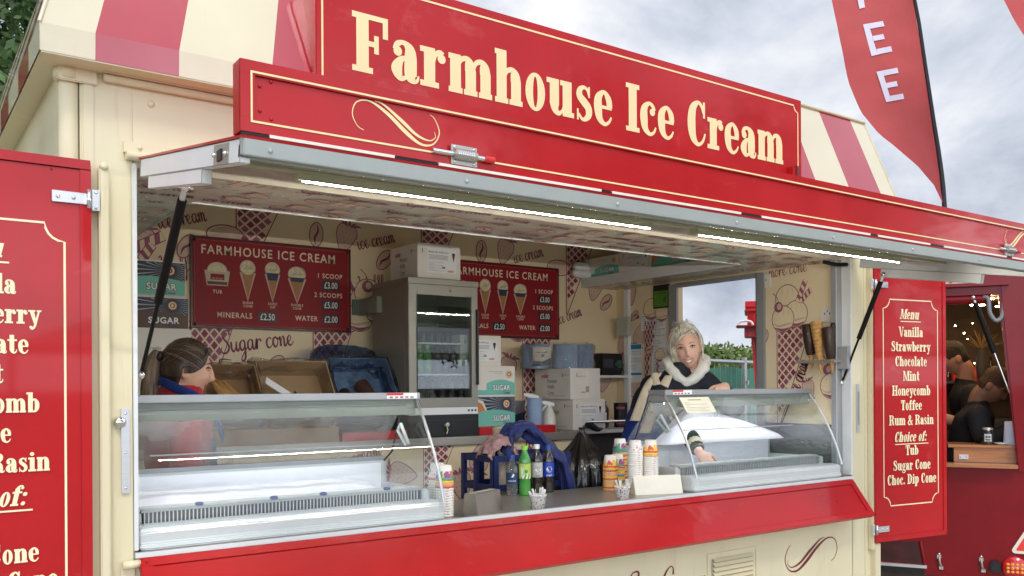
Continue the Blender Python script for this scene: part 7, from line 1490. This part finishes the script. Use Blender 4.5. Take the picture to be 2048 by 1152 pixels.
PT = [(0, .098, .054), (.012, .116, .062), (.016, .128, .04), (.016, .136, -.02), (.01, .140, -.09), (.01, .134, -.15), (.016, .120, -.205)]; PR = [.014, .024, .032, .036, .037, .032, .008]
mb = MB(); R3 = M1.to_3x3(); mb.loft([(M1 @ V3(p), R3 @ V3((r_ * .9, 0, 0)), R3 @ V3((0, r_ * (.45 if i < 2 else .9), r_ * (.8 if i < 2 else .1)))) for i, (p, r_) in enumerate(zip(PT, PR))], HB2, 30, k=8)
for i, v in enumerate(mb.v): mb.v[i] = tuple(V3(v) + V3((NO(v[0] * 60, v[1] * 60, v[2] * 8), NO(v[0] * 60 + 5, v[1] * 60, v[2] * 8), 0)) * .006)
for k in range(60):
    a = rng.uniform(0, 6.28); o_ = V3((cos(a), sin(a), 0)); P = [V3(p) + o_ * r_ * rng.uniform(.8, 1.02) * V3((.9, .9, 0)).x for p, r_ in zip(PT, PR)]; P[-1] = V3(PT[-1]) + o_ * .014 + V3((0, 0, rng.uniform(-.03, .03))); strand(mb, M1, P, rng.uniform(.0012, .0026), rng.choice((HB2, HB2, HB3, HB1)))
mb.build('ponytail', b); mb = MB(); mb.lathe(M1 @ V3((0, .098, .05)), [(.016, 0), (.021, .006), (.021, .016), (.016, .02)], BLACK, 14, axis=R3 @ V3((0, .9, .3))); mb.build('hair_tie', b)
mb = MB(); mb.ell(M1 @ V3((.082, .004, -.036)), .0060, TEETH, 10, 8); mb.build('earring', b)

# ---- blonde woman, right, smiling at the camera and reaching into the case
BL1 = mat('blonde', (.70, .65, .53), .45, var=.25, vs=30, stretch=(2, 2, .4), coat=.1); BL2 = mat('blonde_light', (.82, .80, .72), .45, var=.2); BL3 = mat('blonde_dark', (.38, .31, .21), .5, var=.25)  # third tone: darker strands mixed in at random, and the eyebrows
HOOD = mat('white_hood', (.74, .74, .68), .9, var=.06, bump=.5, bs=60); JB = mat('jacket_black', (.012, .014, .022), .8, var=.2, bump=.3, bs=120); JC = mat('jacket_cream', (.62, .54, .40), .8, var=.1, vs=30, bump=.3, bs=120); JG_ = mat('cuff_green', (.012, .035, .025), .8)
BW_ = thing('person', 'blonde woman in a white hood reaching into the right glass case', 'person', (3.45, .82, .30))
SK2 = mat('rosy_skin', (.78, .47, .36), .5, var=.06, vs=30)
M2 = Matrix.Translation((3.695, .69, 1.826)) @ Matrix.Rotation(radians(-46), 4, 'Z') @ Matrix.Rotation(radians(-9), 4, 'Y') @ Matrix.Rotation(radians(4), 4, 'X')
fx = V3((-.687, .727, 0)); ff = V3((-.727, -.687, 0)); HIP = V3((3.42, .86, 1.02)); NK = V3((3.665, .735, 1.695))
SR, SL = V3((3.545, .815, 1.63)), V3((3.765, .62, 1.63)); ER, WR = V3((3.455, .50, 1.415)), V3((3.335, .275, 1.292)); ELb, WL = V3((3.80, .44, 1.49)), V3((3.60, .335, 1.605))
mb = MB(); grid(mb, lambda a, b_: head_pt(a, b_, 1)[0], SK2, M2); limb(mb, [M2 @ V3((0, .022, -.06)), M2 @ V3((0, .03, -.13)), NK - V3((0, 0, .05))], [.050, .048, .06], SK2); torso(mb, HIP, NK, fx, ff, SK2, .85, .9); legs(mb, HIP, fx, SK2)
for s in (-1, 1): mb.ell(M2 @ V3((s * .071, .012, -.008)), (.010, .019, .029), SK2, 12, 10, M2.to_3x3())
limb(mb, [SR, ER, WR], [.045, .036, .024], SK2); hand(mb, WR + V3((.005, -.01, -.015)), V3((.30, -.42, -.75)), V3((-.4, -.8, .35)), SK2, .92, .55, -1)
limb(mb, [SL, ELb, WL], [.045, .036, .024], SK2); hand(mb, WL + V3((-.01, -.01, .008)), V3((-.80, -.52, -.12)), V3((0, -.25, 1)), SK2, .92, .4, 1)
b2 = mb.build('body', BW_); remesh(b2, .0048); face_parts(b2, M2, 1, BL3)
mb = MB(); torso(mb, HIP, NK, fx, ff, JB, 1.05, 1.08); limb(mb, [SL, ELb, ELb.lerp(WL, .85)], [.072, .056, .036], JB); limb(mb, [SR - V3((0, 0, .025)), SR.lerp(ER, .5)], [.066, .060], JB)
c = mb.build('jacket', b2); remesh(c, .011)
mb = MB(); limb(mb, [SR - V3((0, 0, .02)), SR.lerp(ER, .5), ER, ER.lerp(WR, .62)], [.070, .066, .056, .042], JB); c = mb.build('sleeve', b2); remesh(c, .009)
cdv = V3((-.72, -.68, .05)); mb = MB(); AP = [SR + V3((.0, -.02, .055)), SR.lerp(ER, .25), SR.lerp(ER, .6), ER, ER.lerp(WR, .35), ER.lerp(WR, .62)]; wv = V3((.62, -.70, .2)).normalized()
mb.loft([(p + cdv * o_, wv * w_, cdv * .014) for p, o_, w_ in zip(AP, (.03, .060, .058, .050, .044, .036), (.018, .030, .036, .040, .036, .032))], JC, 14); mb.build('sleeve_stripe', b2)
mb = MB(); limb(mb, [ER.lerp(WR, .60), ER.lerp(WR, .78)], [.046, .044], JG_); limb(mb, [ER.lerp(WR, .84), ER.lerp(WR, .90)], [.043, .040], JG_); c = mb.build('cuff', b2); mb = MB(); limb(mb, [ER.lerp(WR, .78), ER.lerp(WR, .84)], [.045, .044], JC); mb.build('cuff_stripe', b2)
mb = MB(); mb.tube([WR + V3((.012, .012, .018)), WR + V3((.01, .008, .012))], .029, mat('wrist_band', (.25, .14, .09), .5), 16); mb.build('bracelet', b2)
def strip(mb, P, w_, m, wd): mb.loft([(V3(p), V3(wd).normalized() * q, ff * .012) for p, q in zip(P, w_)], m, 12)
u_ = NK - HIP; front = lambda s, t, d_=.128: HIP + u_ * t + fx * s + ff * d_
mb = MB(); strip(mb, [front(.10, .99, .055), front(.118, .92, .100), front(.122, .82, .122), front(.12, .6, .135)], (.022, .030, .034, .034), JC, fx); strip(mb, [front(.035, .97, .085), front(.042, .88, .122), front(.045, .75, .138), front(.045, .5, .136)], (.022, .03, .034, .03), JC, fx); mb.build('jacket_panel', b2)
mb = MB(); fl_ = FR(front(-.035, .80, .138), -fx, (u_ - ff * u_.dot(ff)).normalized()); [mb.rib(fl_, [(x, z), (x + .012, z + .02), (x - .004, z + .03), (x + .014, z + .045)], PAPER, .004, .004) for x, z in ((-.015, -.02), (.008, -.025), (.02, -.02))]; mb.build('embroidery', b2)
mb = MB(); mb.loft([(HIP + u_ * t, fx * w_, ff * d_) for t, w_, d_ in ((-.12, .205, .155), (.15, .20, .15), (.45, .172, .137), (.68, .186, .14), (.80, .10, .142))], BST, 28)
c = mb.build('apron', b2); mb = MB(); legs(mb, HIP, fx, DARK); mb.loft([(HIP + V3((0, 0, .08)), fx * .18, ff * .128), (HIP - V3((0, 0, .1)), fx * .18, ff * .125)], DARK, 20); c = mb.build('trousers', b2); remesh(c, .014)
mb = MB(); hp = []
for a, r_, z, w_ in ((0, .105, -.185, .026), (40, .100, -.135, .032), (80, .100, -.085, .034), (120, .10, -.055, .038), (160, .11, -.05, .042), (200, .11, -.05, .042), (240, .10, -.055, .038), (280, .10, -.085, .034), (320, .100, -.135, .032)): t = radians(a); hp.append((M2.translation + fx * r_ * sin(t) + ff * (r_ * cos(t) * .95 - .02) + V3((0, 0, z - .008)), w_))
mb.tube([p for p, w_ in hp], [w_ for p, w_ in hp], HOOD, 16, k=6, closed=True)
for a, r_, z, w_ in ((150, .12, -.08, .05), (180, .13, -.09, .055), (210, .12, -.08, .05)): t = radians(a); mb.ell(M2.translation + fx * r_ * sin(t) + ff * (r_ * cos(t)) + V3((0, 0, z - .05)), w_, HOOD, 14, 10)
for i, v in enumerate(mb.v): p = V3(v) * 30; mb.v[i] = tuple(V3(v) + V3((NO(*p), NO(p.y, p.z, p.x + 3), NO(p.z, p.x, p.y + 7))) * .012)
c = mb.build('hood', b2); remesh(c, .008)
def fnl(th, p, d_):
    a = abs(th - .15); hl = .078 - .035 * smooth(.1, .9, -th) - .10 * smooth(1.02, 1.3, a) - .05 * smooth(1.3, 1.6, a)
    if th > .6 and th < 2.0: hl = max(hl, .03 - .05 * smooth(1.2, 2.0, th))
    return -.012 + .027 * smooth(-.008, .012, p.z - hl) + .010 * smooth(.03, .11, p.z)
mb = MB(); hair_shell(mb, M2, fnl, BL1, .006, smile=1); rng = random.Random(9)
for k in range(170):
    a0 = rng.uniform(-pi, pi); d0 = V3((rng.uniform(-.35, .1), rng.uniform(-.45, .2), 1)).normalized(); zl = rng.uniform(-.085, -.02) if abs(a0) > 1.2 and a0 < 0 else rng.uniform(-.01, .03) if a0 > 1.2 else rng.uniform(.066, .08); ph = math.acos(max(-.95, zl / .118)); d1 = V3((sin(ph) * sin(a0), -sin(ph) * cos(a0), cos(ph))); P = []
    for t in (0, .2, .45, .7, 1): d_ = d0.lerp(d1, t).normalized(); q, _ = head_pt(atan2(d_.x, -d_.y), math.acos(d_.z)); P.append(q + d_ * (.016 + .010 * sin(pi * t) + rng.uniform(-.004, .005)))
    strand(mb, M2, P, rng.uniform(.0014, .003), rng.choice((BL1, BL1, BL2, BL2, BL3)))
for k in range(34):    # swept fringe
    t = k / 33; z = .094 - .006 * t; strand(mb, M2, [(.045 - .02 * t, -.072, z + .012), (.0 - .02 * t, -.100 + .004 * t, z - .010 - .010 * t), (-.045 - .006 * t, -.084, z - .030 - .016 * t), (-.078, -.045 + .02 * t, z - .075 - .03 * t)], rng.uniform(.002, .0034), rng.choice((BL1, BL2, BL2, BL3)))
for s, n_ in ((-1, 26), (1, 7)):
    for k in range(n_): y = rng.uniform(-.025, .04); strand(mb, M2, [(s * .076, y, .03), (s * (.084 + rng.uniform(0, .005)), y - .004, -.02), (s * (.082 + rng.uniform(-.005, .006)), y - .008, -.06), (s * (.078 + rng.uniform(-.008, .010)), y - .008, -.095 + rng.uniform(-.03, .02))], rng.uniform(.0014, .0028), rng.choice((BL1, BL2, BL2)))
for k in range(26): a = rng.uniform(0, 6.28); b_ = rng.uniform(-.03, .03); strand(mb, M2, [(b_, .02, .130), (b_ + .012 * cos(a), .03 + .012 * sin(a), .146), (b_ + .03 * cos(a + .5), .03 + .03 * sin(a + .5), .150 + rng.uniform(-.006, .014)), (b_ + .045 * cos(a + 1.1), .03 + .04 * sin(a + 1.1), .135)], rng.uniform(.0006, .0016), rng.choice((BL1, BL2, BL3)))
for k in range(90):
    a = rng.uniform(-pi, pi); ph = rng.uniform(.1, 1.35) if abs(a) > 1.1 else rng.uniform(.1, .8); d0 = V3((sin(ph) * sin(a), -sin(ph) * cos(a), cos(ph))); d1 = (d0 + V3((rng.uniform(-.4, .4), rng.uniform(-.2, .4), rng.uniform(-.4, .1)))).normalized(); d2 = (d1 + V3((rng.uniform(-.4, .4), rng.uniform(0, .4), rng.uniform(-.6, 0)))).normalized(); P = []
    for d_, e_ in ((d0, .014), (d1, .028), (d2, rng.uniform(.016, .034))): q, _ = head_pt(atan2(d_.x, -d_.y), math.acos(max(-1, min(1, d_.z)))); P.append(q + d_ * e_)
    strand(mb, M2, P, rng.uniform(.0005, .0013), rng.choice((BL1, BL2, BL2)))
mb.build('hair', b2)

# ---- two men in the coffee van (drawn in the van's own frame)
SKD = mat('brown_skin', (.30, .16, .10), .5, var=.1); TSH = mat('black_tshirt', (.010, .011, .014), .85, var=.3, bump=.3, bs=90); HRD = mat('short_dark_hair', (.02, .014, .010), .7, var=.4, vs=90, bump=.6, bs=200); HRB = mat('short_brown_hair', (.07, .04, .022), .7, var=.4, vs=90, bump=.6, bs=200)
def man(label, base, hd, rz, pitch, skin, hairm, hip, neck, ax, ay, arms, trim, longs):
    o = thing('person', label, 'person', VM @ V3(base), VRZ); D = V3(base); M = Matrix.Translation(V3(hd) - D) @ Matrix.Rotation(radians(rz), 4, 'Z') @ Matrix.Rotation(radians(pitch), 4, 'X'); hip, neck = V3(hip) - D, V3(neck) - D; ax, ay = V3(ax), V3(ay)
    mb = MB(); grid(mb, lambda a, b_: head_pt(a, b_)[0], skin, M); limb(mb, [M @ V3((0, .025, -.05)), M @ V3((0, .035, -.10)), neck], [.06, .06, .068], skin); torso(mb, hip, neck, ax, ay, skin, 1.0, .95); legs(mb, hip, ax, skin, .36 - D.z)
    for s in (-1, 1): mb.ell(M @ V3((s * .073, .012, -.008)), (.011, .02, .032), skin, 12, 10, M.to_3x3())
    for S_, E_, W_ in arms: S_, E_, W_ = V3(S_) - D, V3(E_) - D, V3(W_) - D; limb(mb, [S_, E_, W_], [.055, .046, .030], skin); hand(mb, W_, W_ - E_, (0, 0, 1), skin, 1.05, .5)
    b_ = mb.build('body', o, w=False); remesh(b_, .006)
    for n_ in ('k',):
        for ch in (M,): face_parts_w(b_, M, hairm)
    mb = MB(); torso(mb, hip, neck, ax, ay, TSH, 1.12, 1.12)
    for S_, E_, W_ in arms: S_, E_, W_ = V3(S_) - D, V3(E_) - D, V3(W_) - D; limb(mb, [S_, S_.lerp(E_, .55)] if not longs else [S_, E_, E_.lerp(W_, .9)], [.078, .066] if not longs else [.078, .062, .045], TSH)
    c = mb.build('tshirt', b_, w=False); remesh(c, .012)
    mb = MB(); legs(mb, hip, ax, DARK, .35 - D.z); mb.loft([(hip + V3((0, 0, .06)), ax * .19, ay * .13), (hip - V3((0, 0, .12)), ax * .18, ay * .125)], DARK, 20); c = mb.build('trousers', b_, w=False); remesh(c, .015)
    def fs(th, p, d_):
        a = abs(th); hl = .058 - .055 * smooth(.6, 1.2, a) - .07 * smooth(1.7, 2.2, a)
        if 1.2 < a < 1.9 and p.y < .04: hl = max(hl, .012)
        return -.01 + (.016 + trim * smooth(.02, .09, p.z)) * smooth(-.006, .008, p.z - hl) + .0
    mb = MB(); hair_shell(mb, M, fs, hairm, .003); mb.build('hair', b_, w=False)
def face_parts_w(o, M, brow):
    # the same marks as on the women, left in the figure's own frame
    n0 = set(bpy.data.objects); face_parts(o, M, 0, brow, False)
    for q in set(bpy.data.objects) - n0: q.location = (0, 0, 0)
man('man in a black T shirt standing at the back of the coffee van, facing left', (.02, .8, .36), (-.125, .75, 1.80), -82, 22, SKINM, HRD, (.06, .82, 1.05), (-.05, .78, 1.62), (.2, .98, 0), (-.98, .2, 0), (((-.02, .58, 1.54), (-.03, .50, 1.34), (-.26, .52, 1.40)), ((-.04, .98, 1.54), (-.1, .98, 1.32), (-.3, .85, 1.38))), .014, False)
man('man in black with bowed head at the coffee van counter, facing right', (-.06, .5, .36), (.105, .47, 1.60), 78, 34, SKD, HRB, (-.10, .55, 1.0), (.01, .50, 1.47), (.1, .99, 0), (.99, -.1, 0), (((.0, .31, 1.40), (.05, .26, 1.24), (.24, .30, 1.33)), ((-.0, .69, 1.40), (.06, .72, 1.22), (.26, .55, 1.33))), .022, True)
